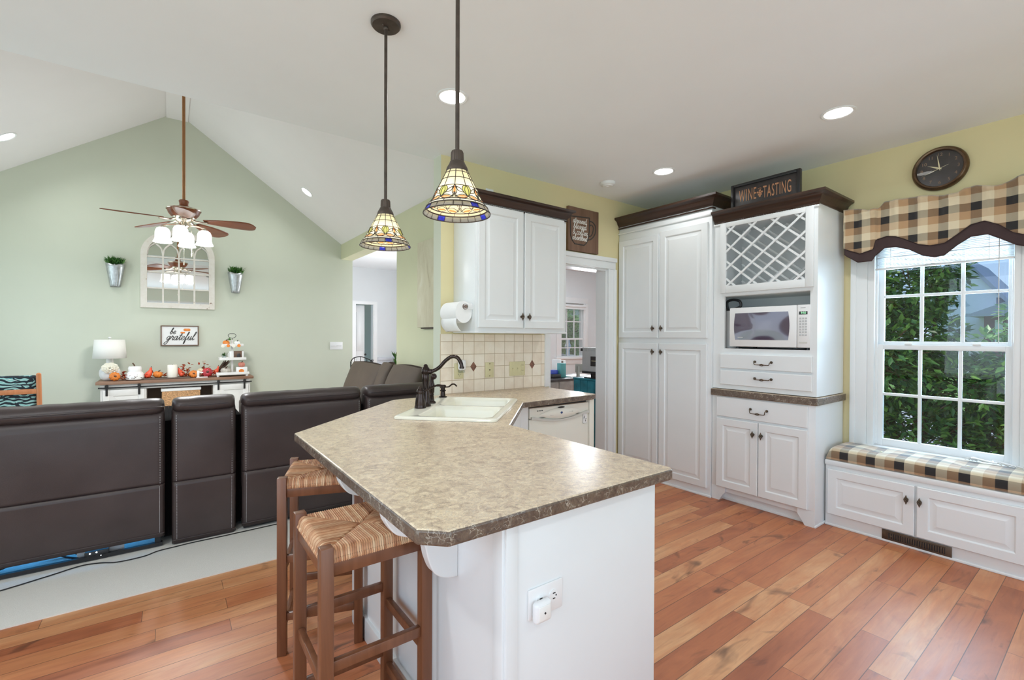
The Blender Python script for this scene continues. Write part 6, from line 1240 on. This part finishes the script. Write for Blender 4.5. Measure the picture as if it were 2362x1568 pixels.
o_ = b.out('pierced_holes', M_dkinside, ln); o_['kind'] = 'stuff'
cd = thing('pillar_candle', 'thick cream pillar candle in the middle of the sideboard', 'candle', (0.026, 6.79, ZB + 0.018))
MB().lathe([(0.048, 0.0), (0.050, 0.004), (0.050, 0.140), (0.046, 0.146), (0.012, 0.140), (0.0, 0.140)], (0.026, 6.79, ZB + 0.018), 32).out('wax', M_candle, cd); MB().cyl((0.026, 6.79, ZB + 0.155), (0.026, 6.79, ZB + 0.172), 0.0015, 6).out('wick', M_cord, cd)
tag(quadbox(-0.24, 0.20, 6.74, 6.90, ZB, ZB + 0.0175, 'candle_tray', M_dkinside, bev=0.004, loc=(0, 6.82, ZB)), 'dark wooden tray under the candle and garland', 'tray')
def garland(name, label, x0, x1, n, seed, zmax):
    rnd = random.Random(seed); b = MB()
    for k in range(n):
        p = Vector((rnd.uniform(x0, x1), rnd.uniform(6.76, 6.96), ZB + 0.012 + rnd.random() ** 2 * zmax)); d = Vector((rnd.uniform(-1, 1), rnd.uniform(-1, 0.3), rnd.uniform(0.05, 0.9)))
        for s_ in (-0.6, 0, 0.6): leaf(b, p, d + Vector((d.y * s_, -d.x * s_, 0)) * 0.9, rnd.uniform(0.028, 0.045), 0.022, rnd.uniform(-0.6, 0.6))
    b.tube(cr([(x0, 6.84, ZB + 0.008), ((x0 + x1) / 2, 6.87, ZB + 0.010), (x1, 6.85, ZB + 0.008)], 5), 0.004, 5)
    return tag(b.out(name, M_fall, None, smooth=0, loc=((x0 + x1) / 2, 6.85, ZB)), label, 'leaf garland', GP)
garland('leaf_garland', 'red leaf spray between the lamp pumpkin and the ceramic lantern', -0.435, -0.40, 26, 1, 0.08); garland('leaf_garland', 'dark red leaf spray between the crook gourd and the candle', -0.24, -0.03, 40, 2, 0.06)
garland('leaf_garland', 'tall red maple leaf spray right of the candle', 0.10, 0.22, 44, 3, 0.16); garland('leaf_garland', 'red leaf spray behind the white block letters', 0.26, 0.46, 34, 5, 0.15)
bl_ = thing('letter_block', 'small white easel block beside the red pumpkin', 'ornament', (0.30, 6.765, ZB))
b = MB(); b.box(0.258, 0.376, 6.74, 6.775, ZB, ZB + 0.012, 0.002); b.out('base', M_ceram, bl_); b = MB(); b.box(0.264, 0.290, 6.752, 6.762, ZB + 0.011, ZB + 0.085, 0.002); b.box(0.290, 0.328, 6.752, 6.762, ZB + 0.058, ZB + 0.072, 0.002); b.out('letter', M_ceram, bl_)
fw = thing('flower_pick', 'cream fabric flower rising above the cream pumpkin', 'flower', (0.35, 6.95, ZB + 0.1)); b = MB(); b.tube([(0.348, 6.97, ZB + 0.005), (0.345, 6.96, ZB + 0.175)], 0.003, 6); b.out('stem', M_stem, fw)
b = MB()
for k in range(12): a = 2 * PI * k / 12; leaf(b, (0.345, 6.95, ZB + 0.180), (math.cos(a), -0.4, math.sin(a)), 0.034, 0.02, 0)
b.out('petals', M_candle, fw, smooth=0)
# three tier tray
tt = thing('tiered_tray', 'white three tier wooden tray with wire handle on the sideboard', 'tray', (0.637, 6.85, ZB)); M_tray = plain('tray_white_wood', (0.76, 0.74, 0.70), 0.6)
for x0, x1, y0, y1, z0, z1 in ((0.462, 0.815, 6.72, 6.98, 0.868, 0.900), (0.497, 0.785, 6.75, 6.95, 1.052, 1.083), (0.522, 0.757, 6.77, 6.93, 1.224, 1.254)):
    b = MB(); b.box(x0 + 0.004, x1 - 0.004, y0 + 0.004, y1 - 0.004, z0 + 0.0005, z0 + 0.0085)
    for a in ((x0, x1, y0, y0 + 0.012), (x0, x1, y1 - 0.012, y1), (x0, x0 + 0.012, y0 + 0.012, y1 - 0.012), (x1 - 0.012, x1, y0 + 0.012, y1 - 0.012)): b.box(*a, z0, z1, 0.001)
    b.out('tier', M_tray, tt)
b = MB(); b.box(0.628, 0.650, 6.839, 6.861, 0.870, 1.30, 0.002); b.out('post', M_tray, tt)
b = MB(); b.tube(cr([(0.639, 6.85, 1.30), (0.639, 6.85, 1.325), (0.610, 6.85, 1.335), (0.596, 6.85, 1.358), (0.610, 6.85, 1.380), (0.640, 6.85, 1.383), (0.668, 6.85, 1.380), (0.682, 6.85, 1.358), (0.668, 6.85, 1.335), (0.639, 6.85, 1.325)], 5), 0.003, 6); b.out('handle', M_blackmetal, tt)
for x in (0.48, 0.79):
    for y in (6.74, 6.96): MB().lathe([(0.012, 0), (0.016, 0.011), (0.012, 0.0225)], (x, y, ZB), 12).out('foot', M_tray, tt)
pumpkin('mini_pumpkin', 'orange pumpkin on the top tier of the white tray', (0.572, 6.82, 1.2325), 0.040, M_orange, (0, -0.2, 1), 0.80, 'items on the tiered tray'); 
pumpkin('ceramic_pumpkin', 'white ceramic pumpkin under the tray wire handle', (0.690, 6.82, 1.2325), 0.036, M_ceram, (0.1, -0.3, 1), 0.80, 'items on the tiered tray', stem=M_blackmetal)
bw = thing('greenery_bow', 'dark green leaf sprig on top of the tiered tray', 'greenery'); b = MB(); rnd = random.Random(12)
for k in range(14): leaf(b, (0.606, 6.80, 1.302), (rnd.uniform(-1, 1), rnd.uniform(-0.8, 0.2), rnd.uniform(0, 1)), 0.034, 0.018, 0)
b.out('leaves', M_herb, bw, smooth=0)
for k, x in enumerate((0.532, 0.648, 0.590, 0.705)):
    b = MB(); m = M_candle if k < 2 else M_orange; b.lathe([(0.0, 0), (0.020, 0.002), (0.020, 0.006), (0, 0.008)], (x, 6.768, 1.228 - (0.0 if k < 2 else -0.004)), 8, (0, -1, 0)); tag(b.out('felt_flower', m, None, loc=(x, 6.768, 1.228)), ('cream felt flower at the end of the tray garland', 'cream felt flower in the middle of the tray garland', 'rust felt flower left on the tray garland', 'rust felt flower right on the tray garland')[k], 'felt flower', 'tray garland flowers')
pj = thing('potted_sprig', 'small green sprig in a glass pot on the middle tray tier', 'plant', (0.548, 6.81, 1.061)); MB().lathe([(0.022, 0), (0.026, 0.05), (0.024, 0.052), (0.020, 0.006), (0, 0.005)], (0.548, 6.81, 1.061), 20).out('glass_pot', M_jar, pj)
b = MB(); rnd = random.Random(14)
for k in range(26): leaf(b, (0.548, 6.81, 1.10 + 0.02 * rnd.random()), (rnd.uniform(-1, 1), rnd.uniform(-1, 1), rnd.uniform(0.1, 1.0)), 0.04, 0.014, 0)
b.out('sprig', M_herb, pj, smooth=0)
bo = thing('picture_block', 'small brown and white framed picture block on the middle tray tier', 'picture', (0.71, 6.82, 1.061)); quadbox(0.655, 0.765, 6.80, 6.83, 1.061, 1.165, 'block', M_frame_brown, bo, 0.002)
quadbox(0.742, 0.762, 6.796, 6.801, 1.065, 1.162, 'white_stripe', M_ceram, bo); b = MB(); b.sphere((0.706, 6.798, 1.105), 0.022, 0.003, 0.030, 12, 8); b.out('dark_motif', M_blackboard, bo)
mg = thing('white_mug', 'white mug on the middle tray tier behind the picture block', 'mug', (0.632, 6.80, 1.061)); MB().lathe([(0.024, 0), (0.028, 0.04), (0.026, 0.10), (0.022, 0.10), (0.02, 0.01), (0, 0.008)], (0.626, 6.80, 1.061), 20).out('body', M_ceram, mg); MB().tube(cr([(0.605, 6.785, 1.145), (0.590, 6.775, 1.13), (0.590, 6.775, 1.10), (0.603, 6.785, 1.085)], 5), 0.004, 6).out('handle', M_ceram, mg)
pumpkin('grey_pumpkin', 'grey woven pumpkin on the bottom tray tier', (0.568, 6.806, 0.877), 0.060, plain('grey_woven', (0.52, 0.48, 0.41), 0.9, var=0.3, sc=60), (0, -0.3, 1), 0.62, 'items on the tiered tray')
sb_ = thing('pumpkin_box', 'white block painted with an orange pumpkin on the bottom tray tier', 'ornament', (0.735, 6.77, 0.877)); quadbox(0.675, 0.795, 6.742, 6.80, 0.877, 0.960, 'block', M_ceram, sb_, 0.002); b = MB(); b.sphere((0.730, 6.741, 0.912), 0.030, 0.003, 0.024, 14, 8); b.out('painted_pumpkin', M_orange, sb_)
pumpkin('pink_pumpkin', 'dusty pink pumpkin on the white painted block', (0.735, 6.772, 0.9605), 0.040, plain('pink_pumpkin_skin', (0.52, 0.19, 0.13), 0.6, var=0.2), (0.05, -0.2, 1), 0.75, 'items on the tiered tray')
tw = thing('twig_bundle', 'dark brown twig bundle leaning at the foot of the tray post', 'twigs', (0.545, 6.88, 0.877)); rnd = random.Random(6); b = MB()
for k in range(16): x = 0.53 + rnd.uniform(-0.03, 0.03); b.tube([(x - 0.03, 6.90 + rnd.uniform(-0.02, 0.02), 0.895), (x + 0.05 + rnd.uniform(-0.01, 0.03), 6.93, 1.035 + rnd.uniform(-0.02, 0.01))], 0.004, 5)
b.out('twigs', M_stem, tw)
# wall decor on the gable
gs_ = thing('grateful_sign', 'framed white sign reading be grateful above the sideboard', 'sign', (0.105, 7.14, 1.23))
quadbox(-0.083, 0.292, 7.128, 7.149, 1.235, 1.474, 'board', M_ceram, gs_)
b = MB()
for a in ((-0.089, -0.078, 1.229, 1.480), (0.287, 0.298, 1.229, 1.480), (-0.078, 0.287, 1.229, 1.240), (-0.078, 0.287, 1.469, 1.480)): b.box(a[0], a[1], 7.116, 7.149, a[2], a[3], 0.002)
b.out('frame', M_frame_brown, gs_)
b = MB(); script_text(b, 'be', (0.000, 7.126, 1.376), (1, 0, 0), (0, 0, 1), 0.038, 0.0034, 0.35); script_text(b, 'grateful', (-0.038, 7.126, 1.300), (1, 0, 0), (0, 0, 1), 0.285 / script_width('grateful'), 0.0036, 0.35); b.out('lettering', M_letter_k, gs_)
for cx_, cz_, r_ in ((0.176, 1.428, 0.033), (0.132, 1.393, 0.022)):
    b = MB()
    for dx in (-0.55, 0.55, 0.0): b.sphere((cx_ + dx * r_, 7.127, cz_), r_ * 0.55, 0.002, r_ * 0.52, 12, 8)
    b.out('painted_pumpkin', M_orange, gs_)
am = thing('arched_mirror', 'distressed white arched window mirror on the green gable wall', 'mirror', (0.094, 7.14, 1.695))
ax0, ax1, az0 = -0.281, 0.470, 1.695; acx = (ax0 + ax1) / 2; aw = (ax1 - ax0) / 2; zs = 2.345; ar = 0.315
def arch(off, n=28):
    out = [(ax0 + off, az0 + off), (ax1 - off, az0 + off), (ax1 - off, zs)]
    for k in range(1, n): a = PI * k / n; out.append((acx + (aw - off) * math.cos(a), zs + (ar - off) * math.sin(a)))
    out.append((ax0 + off, zs)); return out
b = MB(); o_, i_ = arch(0.0), arch(0.062); yf, yb = 7.105, 7.149
r1 = [[Vector((x, y, z)) for x, z in p] for p, y in ((o_, yb), (o_, yf), (i_, yf), (i_, yb))]; vr = [[b.bm.verts.new(p) for p in r] for r in r1]; n = len(o_)
for i in range(4):
    for j in range(n): b._quad((vr[i][j], vr[i][(j + 1) % n], vr[(i + 1) % 4][(j + 1) % n], vr[(i + 1) % 4][j]))
b.out('frame', M_distress, am, smooth=30)
b = MB(); b.prism(arch(0.055), 7.134, 7.140, lambda u, v, h: (u, h, v)); b.out('mirror_glass', M_mirror, am, smooth=0)
b = MB(); xs = [-0.065, 0.094, 0.253]
for x in xs: b.box(x - 0.009, x + 0.009, 7.112, 7.134, az0 + 0.06, 2.36)
for z in (1.935, 2.130, 2.316): b.box(ax0 + 0.06, ax1 - 0.06, 7.114, 7.134, z - 0.008, z + 0.008)
ed = [ax0 + 0.062] + xs + [ax1 - 0.062]
for a_, c_ in zip(ed, ed[1:]):
    mid = (a_ + c_) / 2
    for s_ in (a_, c_): b.tube(cr([(s_, 7.122, 2.335), (s_ + (mid - s_) * 0.25, 7.122, 2.425), (mid, 7.122, 2.480)], 5), 0.009, 6)
for x, zt_ in ((-0.065, 2.52), (0.253, 2.52)): b.tube(cr([(x, 7.122, 2.38), (x + (0.094 - x) * 0.35, 7.122, 2.47), (0.094, 7.122, 2.56)], 5), 0.008, 6)
b.out('tracery_bars', M_distress, am, smooth=30)
def planter(name, label, xc, seed):
    t = thing(name, label, 'wall planter', (xc, 7.10, 1.92), 'galvanised wall planters'); b = MB(); n = 20; rings = []
    for k in range(9):
        v = k / 8; w_ = 0.046 + (0.088 - 0.046) * v; d_ = 0.05 + 0.045 * v; z = 1.925 + 0.262 * v; ring = []
        for j in range(n):
            a = PI * j / (n - 1); ring.append(Vector((xc + w_ * math.cos(a), 7.149 - d_ * math.sin(a) ** 0.8, z + (0.012 * math.sin(a * 3) if k == 8 else 0))))
        rings.append(ring)
    b.ring_skin(rings, False); b.out('bucket', M_galv, t, smooth=60, solid=0.002); b = MB()
    for k in range(5): x = xc - 0.06 + k * 0.03; b.tube([(xc + (x - xc) * 0.55, 7.149 - 0.052, 1.93), (x, 7.149 - 0.092 * math.sqrt(max(0.1, 1 - ((x - xc) / 0.09) ** 2)), 2.185)], 0.002, 5)
    b.out('flutes', M_galv, t)
    rnd = random.Random(seed); g = MB()
    for k in range(170): leaf(g, (xc + rnd.uniform(-0.07, 0.07), 7.115 + rnd.uniform(-0.03, 0.025), 2.17 + rnd.uniform(0, 0.05)), (rnd.uniform(-0.8, 0.8), rnd.uniform(-0.7, 0.1), rnd.uniform(0.5, 1.4)), rnd.uniform(0.05, 0.09), 0.016, rnd.uniform(-0.8, 0.8))
    g.out('greenery', M_herb, t, smooth=0)
planter('wall_planter', 'galvanised wall planter of greenery on the lamp side of the mirror', -0.512, 2); planter('wall_planter', 'galvanised wall planter of greenery on the mirror side above the tiered tray', 0.705, 5)
sw = thing('light_switch_plate', 'white four gang switch plate at the far end of the gable wall', 'wall plate', (2.01, 7.148, 1.155)); quadbox(1.920, 2.104, 7.142, 7.15, 1.155, 1.268, 'plate', M_plastic, sw, 0.002)
for k in range(4): x = 1.943 + k * 0.046; quadbox(x - 0.004, x + 0.004, 7.132, 7.143, 1.205, 1.220, 'toggle', M_plastic, sw)
ca = thing('canvas_print', 'faded cream botanical canvas hanging on the living room side wall', 'picture', (2.06, 4.15, 1.44)); quadbox(2.045, 2.079, 3.80, 4.400, 1.448, 2.314, 'canvas', M_canvas, ca, 0.002); quadbox(2.052, 2.079, 3.805, 4.33, 1.434, 1.447, 'lower_edge', M_canvas_edge, ca)
# ceiling fan
fx, fy = 0.106, 5.2; fn = thing('ceiling_fan', 'five blade wooden ceiling fan with lit glass shades under the ridge', 'ceiling fan', (fx, fy, 4.05))
MB().lathe([(0.07, 0), (0.065, 0.05), (0.03, 0.08), (0.014, 0.09)], (fx, fy, 4.05), 24, (0, 0, -1)).out('canopy', M_rod, fn); M_copper = plain('copper_downrod', (0.36, 0.17, 0.07), 0.4, 0.5)
MB().tube([(fx, fy, 4.0), (fx, fy, 2.60)], 0.0125, 14).out('downrod', M_copper, fn)
MB().lathe([(0.016, 0.165), (0.034, 0.16), (0.040, 0.15), (0.034, 0.13), (0.036, 0.11), (0.05, 0.10), (0.085, 0.092), (0.128, 0.080), (0.132, 0.072), (0.128, 0.064), (0.118, 0.035), (0.098, 0.008), (0.085, 0.0)], (fx, fy, 2.435), 40).out('motor_housing', M_fanwood, fn)
MB().lathe([(0.1335, 0.078), (0.136, 0.072), (0.1335, 0.066)], (fx, fy, 2.435), 40, cap=False).out('trim_band', M_chrome, fn)
MB().lathe([(0.088, 0.004), (0.080, -0.02), (0.06, -0.035), (0.045, -0.045), (0.048, -0.075), (0.03, -0.10), (0.012, -0.115), (0, -0.118)], (fx, fy, 2.435), 32).out('light_kit_body', M_chrome, fn)
for k in range(5):
    a = math.radians(-19 + 72 * k); ca_, sa_ = math.cos(a), math.sin(a); rad = Vector((ca_, sa_, 0)); tan = Vector((-sa_, ca_, 0)); c0 = Vector((fx, fy, 2.412)); b = MB(); pitch = math.radians(13)
    up_ = tan * math.cos(pitch) - Vector((0, 0, 1)) * math.sin(pitch)
    def bl2(u, v):
        r_ = 0.16 + u * 0.43; hw = 0.030 + 0.052 * math.sin(min(1.0, u * 1.06) * PI * 0.62) ; hw *= math.sqrt(max(0.0, 1 - max(0, (u - 0.82) / 0.18) ** 2)); return c0 + rad * r_ + up_ * ((v - 0.5) * 2 * hw) + Vector((0, 0, -0.022 * u))
    b.surf(bl2, 26, 6); bo_ = b.out('blade', M_fanwood, fn, smooth=80, solid=0.006)
    b = MB(); b.tube(cr([c0 + rad * 0.07 + Vector((0, 0, 0.005)), c0 + rad * 0.12 + Vector((0, 0, -0.012)), c0 + rad * 0.19 + Vector((0, 0, -0.012))], 4), 0.010, 8, flat=2.2); b.out('blade_iron', M_chrome, bo_)
for k in range(4):
    a = math.radians(-10 + 90 * k); d = Vector((math.cos(a), math.sin(a), 0)); h0 = Vector((fx, fy, 2.355)); b = MB(); p1 = h0 + d * 0.158 + Vector((0, 0, -0.005)); b.tube(cr([h0 + d * 0.03, h0 + d * 0.07 + Vector((0, 0, 0.012)), p1 + Vector((0, 0, 0.004)), p1 - Vector((0, 0, 0.02))], 5), 0.007, 8); b.lathe([(0.010, 0.0), (0.026, -0.012), (0.028, -0.025)], p1, 18); ar_ = b.out('lamp_arm', M_chrome, fn)
    b = MB(); b.lathe([(0.028, -0.018), (0.046, -0.030), (0.056, -0.055), (0.057, -0.100), (0.060, -0.125), (0.072, -0.150), (0.071, -0.154), (0.056, -0.130), (0.044, -0.03)], p1, 28, cap=False); b.out('glass_shade', M_bulbglass, ar_)
    l = bpy.data.lights.new('fan_bulb', 'AREA'); l.shape = 'DISK'; l.size = 0.10; l.energy = 9.0; l.color = (0.97, 0.98, 1.0); o = bpy.data.objects.new('fan_bulb', l); COL.objects.link(o); o.location = p1 + Vector((0, 0, -0.158))
for x, zz in ((0.0, 2.03), (0.058, 2.11)):
    b = MB(); b.tube([(fx + x, fy - 0.03, 2.34), (fx + x, fy - 0.03, zz)], 0.0014, 5); b.lathe([(0.003, 0), (0.006, -0.012), (0.005, -0.03), (0, -0.034)], (fx + x, fy - 0.03, zz), 10); b.out('pull_chain', M_chrome, fn)
# chair with teal print by the left of the room
ch = thing('oak_chair', 'honey oak chair with teal botanical back cushion by the sofa', 'chair', (-1.3, 6.05, 0))
for x in (-1.62, -0.968):
    b = MB(); b.tube([(x, 6.14, 0.006), (x, 6.06, 0.45), (x, 6.0, 1.0), (x, 5.998, 1.008)], [0.017, 0.019, 0.018, 0.010], 12); b.out('back_post', M_chairwood, ch)
    b = MB(); b.tube([(x, 6.62, 0.006), (x, 6.60, 0.44)], 0.019, 12); b.out('front_leg', M_chairwood, ch)
for z0, z1, y in ((0.818, 0.862, 6.016), (0.60, 0.64, 6.04)): quadbox(-1.62, -0.968, y - 0.009, y + 0.009, z0, z1, 'back_slat', M_chairwood, ch, 0.003)
quadbox(-1.64, -0.95, 6.03, 6.63, 0.42, 0.455, 'seat', M_chairwood, ch, 0.008); b = MB(); b.box(-1.605, -0.985, 6.032, 6.11, 0.45, 0.985, 0.025, 4); b.out('back_cushion', M_tealcloth, ch, smooth=60); b = MB(); b.box(-1.6, -0.99, 6.1, 6.6, 0.455, 0.53, 0.03, 4); b.out('seat_cushion', M_tealcloth, ch, smooth=60)
# iron chair and plant in the foyer
ir = thing('iron_chair', 'black wrought iron chair with arched back in the foyer', 'chair', (2.4, 7.35, 0)); yy = 6.93
b = MB(); b.tube(cr([(2.16, yy, 0.98), (2.20, yy, 1.03), (2.30, yy, 1.050), (2.40, yy, 1.020), (2.47, yy, 0.985)], 6), 0.007, 8)
for x, z in ((2.215, 1.038), (2.30, 1.05), (2.40, 1.02), (2.455, 0.99)): b.tube([(x, yy, 0.45), (x, yy, z)], 0.005, 6)
b.tube([(2.16, yy, 0.003), (2.16, yy, 0.98)], 0.010, 8); b.tube([(2.475, yy, 0.003), (2.475, yy, 1.0)], 0.011, 8); b.tube(cr([(2.475, yy, 0.99), (2.53, yy + 0.1, 0.985), (2.57, yy + 0.25, 0.98)], 4), 0.012, 8); b.tube([(2.56, yy + 0.2, 0.003), (2.56, yy + 0.2, 0.98)], 0.008, 8); b.out('back', M_blackmetal, ir)
b = MB(); b.box(2.15, 2.49, 6.93, 7.12, 0.43, 0.46, 0.008); b.out('seat', M_blackmetal, ir)
pl_ = thing('foyer_plant', 'green potted plant leaf peeking past the green wall end', 'plant', (3.72, 9.03, 0.92)); MB().lathe([(0.05, 0), (0.065, 0.10), (0.058, 0.10), (0, 0.09)], (3.72, 9.03, 0.003), 18).out('pot', M_ceram, pl_)
b = MB(); rnd = random.Random(9)
for k in range(60): leaf(b, (3.72, 9.03, 0.10 + rnd.random() * 0.9), (rnd.uniform(-0.6, 0.6), rnd.uniform(-0.6, 0.2), 1.0), 0.18, 0.05, rnd.uniform(-0.5, 0.5))
b.out('leaves', M_herb, pl_, smooth=0)

# ================================================================= dining room things seen through the doorway
tc_ = thing('teal_cabinet', 'teal painted plank cabinet in the dining room doorway', 'cabinet', (3.85, 3.55, 0))
b = MB(); b.box(3.62, 4.15, 3.30, 3.72, 0.0, 0.895, 0.003)
for k in range(4): b.box(3.610, 3.622, 3.305 + k * 0.104, 3.405 + k * 0.104, 0.01, 0.89, 0.003)
b.out('body', M_teal, tc_); b = MB(); b.box(3.605, 4.16, 3.295, 3.725, 0.893, 0.912, 0.004); b.out('top', M_teal, tc_)
mo = thing('monitor', 'silver computer monitor seen from behind on the teal cabinet', 'monitor', (3.75, 3.5, 0.912))
b = MB(); b.box(3.655, 3.70, 3.30, 3.635, 0.985, 1.245, 0.008); b.box(3.665, 3.72, 3.32, 3.615, 1.0, 1.23, 0.01)
for k in range(12): b.box(3.652, 3.657, 3.325 + k * 0.024, 3.329 + k * 0.024, 1.205, 1.240)
b.out('case', M_silver, mo); quadbox(3.652, 3.705, 3.30, 3.635, 0.962, 0.987, 'lower_bezel', M_black, mo, 0.004); b = MB(); b.box(3.67, 3.70, 3.41, 3.52, 0.925, 0.97, 0.004); b.box(3.63, 3.77, 3.36, 3.58, 0.912, 0.926, 0.004); b.out('stand', M_black, mo)
lb = quadbox(3.6525, 3.656, 3.40, 3.505, 1.045, 1.150, 'spec_label', M_blackboard, mo); quadbox(3.650, 3.6535, 3.41, 3.49, 1.098, 1.104, 'label_stripe', M_ivory, lb); quadbox(3.645, 3.67, 3.625, 3.65, 1.205, 1.235, 'webcam', M_black, mo, 0.003)
dk = thing('writing_desk', 'grey desk with dark top under the dining room window', 'desk', (4.9, 5.4, 0))
b = MB(); b.box(4.25, 5.45, 5.00, 5.62, 0.71, 0.745, 0.004); b.out('top', M_blackboard, dk); b = MB(); b.box(4.28, 5.42, 5.02, 5.6, 0.0, 0.712)
for k in range(4): b.box(4.29 + k * 0.283, 4.565 + k * 0.283, 5.008, 5.024, 0.53, 0.70, 0.004); b.box(4.29 + k * 0.283, 4.565 + k * 0.283, 5.008, 5.024, 0.08, 0.52, 0.004)
b.out('drawers', M_desk, dk)
def smallbox(name, label, cat, x0, x1, y0, y1, z0, z1, mat, bev=0.003): return tag(quadbox(x0, x1, y0, y1, z0, z1, name, mat, bev=bev, loc=((x0 + x1) / 2, (y0 + y1) / 2, z0)), label, cat)
smallbox('teal_canister', 'tall teal canister on the grey desk', 'canister', 4.72, 4.83, 5.14, 5.22, 0.746, 0.96, plain('teal_canister_paint', (0.09, 0.34, 0.34), 0.5)); smallbox('paper_stack', 'flat stack of white papers on the grey desk', 'papers', 4.86, 5.22, 5.05, 5.30, 0.746, 0.762, M_paper, 0.0)
smallbox('white_binder', 'white binder standing on the desk by the window', 'binder', 4.93, 4.975, 5.40, 5.58, 0.746, 1.00, M_plastic); smallbox('brown_book', 'slim brown book standing beside the white binder', 'book', 4.985, 5.005, 5.40, 5.58, 0.746, 0.98, M_frame_brown); smallbox('white_book', 'white book standing next to the slim brown book', 'book', 5.015, 5.07, 5.40, 5.58, 0.746, 0.985, M_ceram)
smallbox('blue_box', 'small blue box beside the teal canister on the desk', 'box', 4.60, 4.70, 5.18, 5.28, 0.80, 0.86, M_blue); smallbox('black_organizer', 'black desk organizer under the small blue box', 'organizer', 4.56, 4.71, 5.12, 5.30, 0.746, 0.80, M_black)
gc = thing('grey_chair', 'grey painted wooden chair in front of the desk', 'chair', (4.45, 4.6, 0)); 
for x, y in ((4.255, 4.30), (4.46, 4.14)):
    b = MB(); b.box(x - 0.018, x + 0.018, y - 0.018, y + 0.018, 0, 0.98, 0.003); b.out('back_post', M_greychair, gc)
b = MB(); M = Matrix.Translation((4.36, 4.22, 0.955)) @ Matrix.Rotation(-0.662, 4, 'Z'); b.box(-0.17, 0.17, -0.012, 0.012, -0.055, 0.055, 0.006, M=M); b.out('top_rail', M_greychair, gc); b = MB(); M = Matrix.Translation((4.48, 4.38, 0.45)) @ Matrix.Rotation(-0.662, 4, 'Z'); b.box(-0.19, 0.19, -0.19, 0.19, -0.02, 0.02, 0.008, M=M); b.out('seat', M_greychair, gc)
for dx, dy in ((0.47 - 0.13 + 4.2 - 4.2 + 4.11 , 0), ):
    pass
for x, y in ((4.48, 4.56), (4.66, 4.42)):
    b = MB(); b.box(x - 0.016, x + 0.016, y - 0.016, y + 0.016, 0, 0.44, 0.003); b.out('front_leg', M_greychair, gc)
th = thing('thermostat', 'small brown framed wall control on the dining room wall', 'thermostat', (6.9, 6.98, 1.5))
b = MB(); b.box(7.585, 7.71, 6.975, 6.998, 1.61, 1.90); b.out('frame', M_frame_brown, th); b = MB(); b.box(7.62, 7.675, 6.968, 6.976, 1.66, 1.85); b.out('face', M_candle, th)
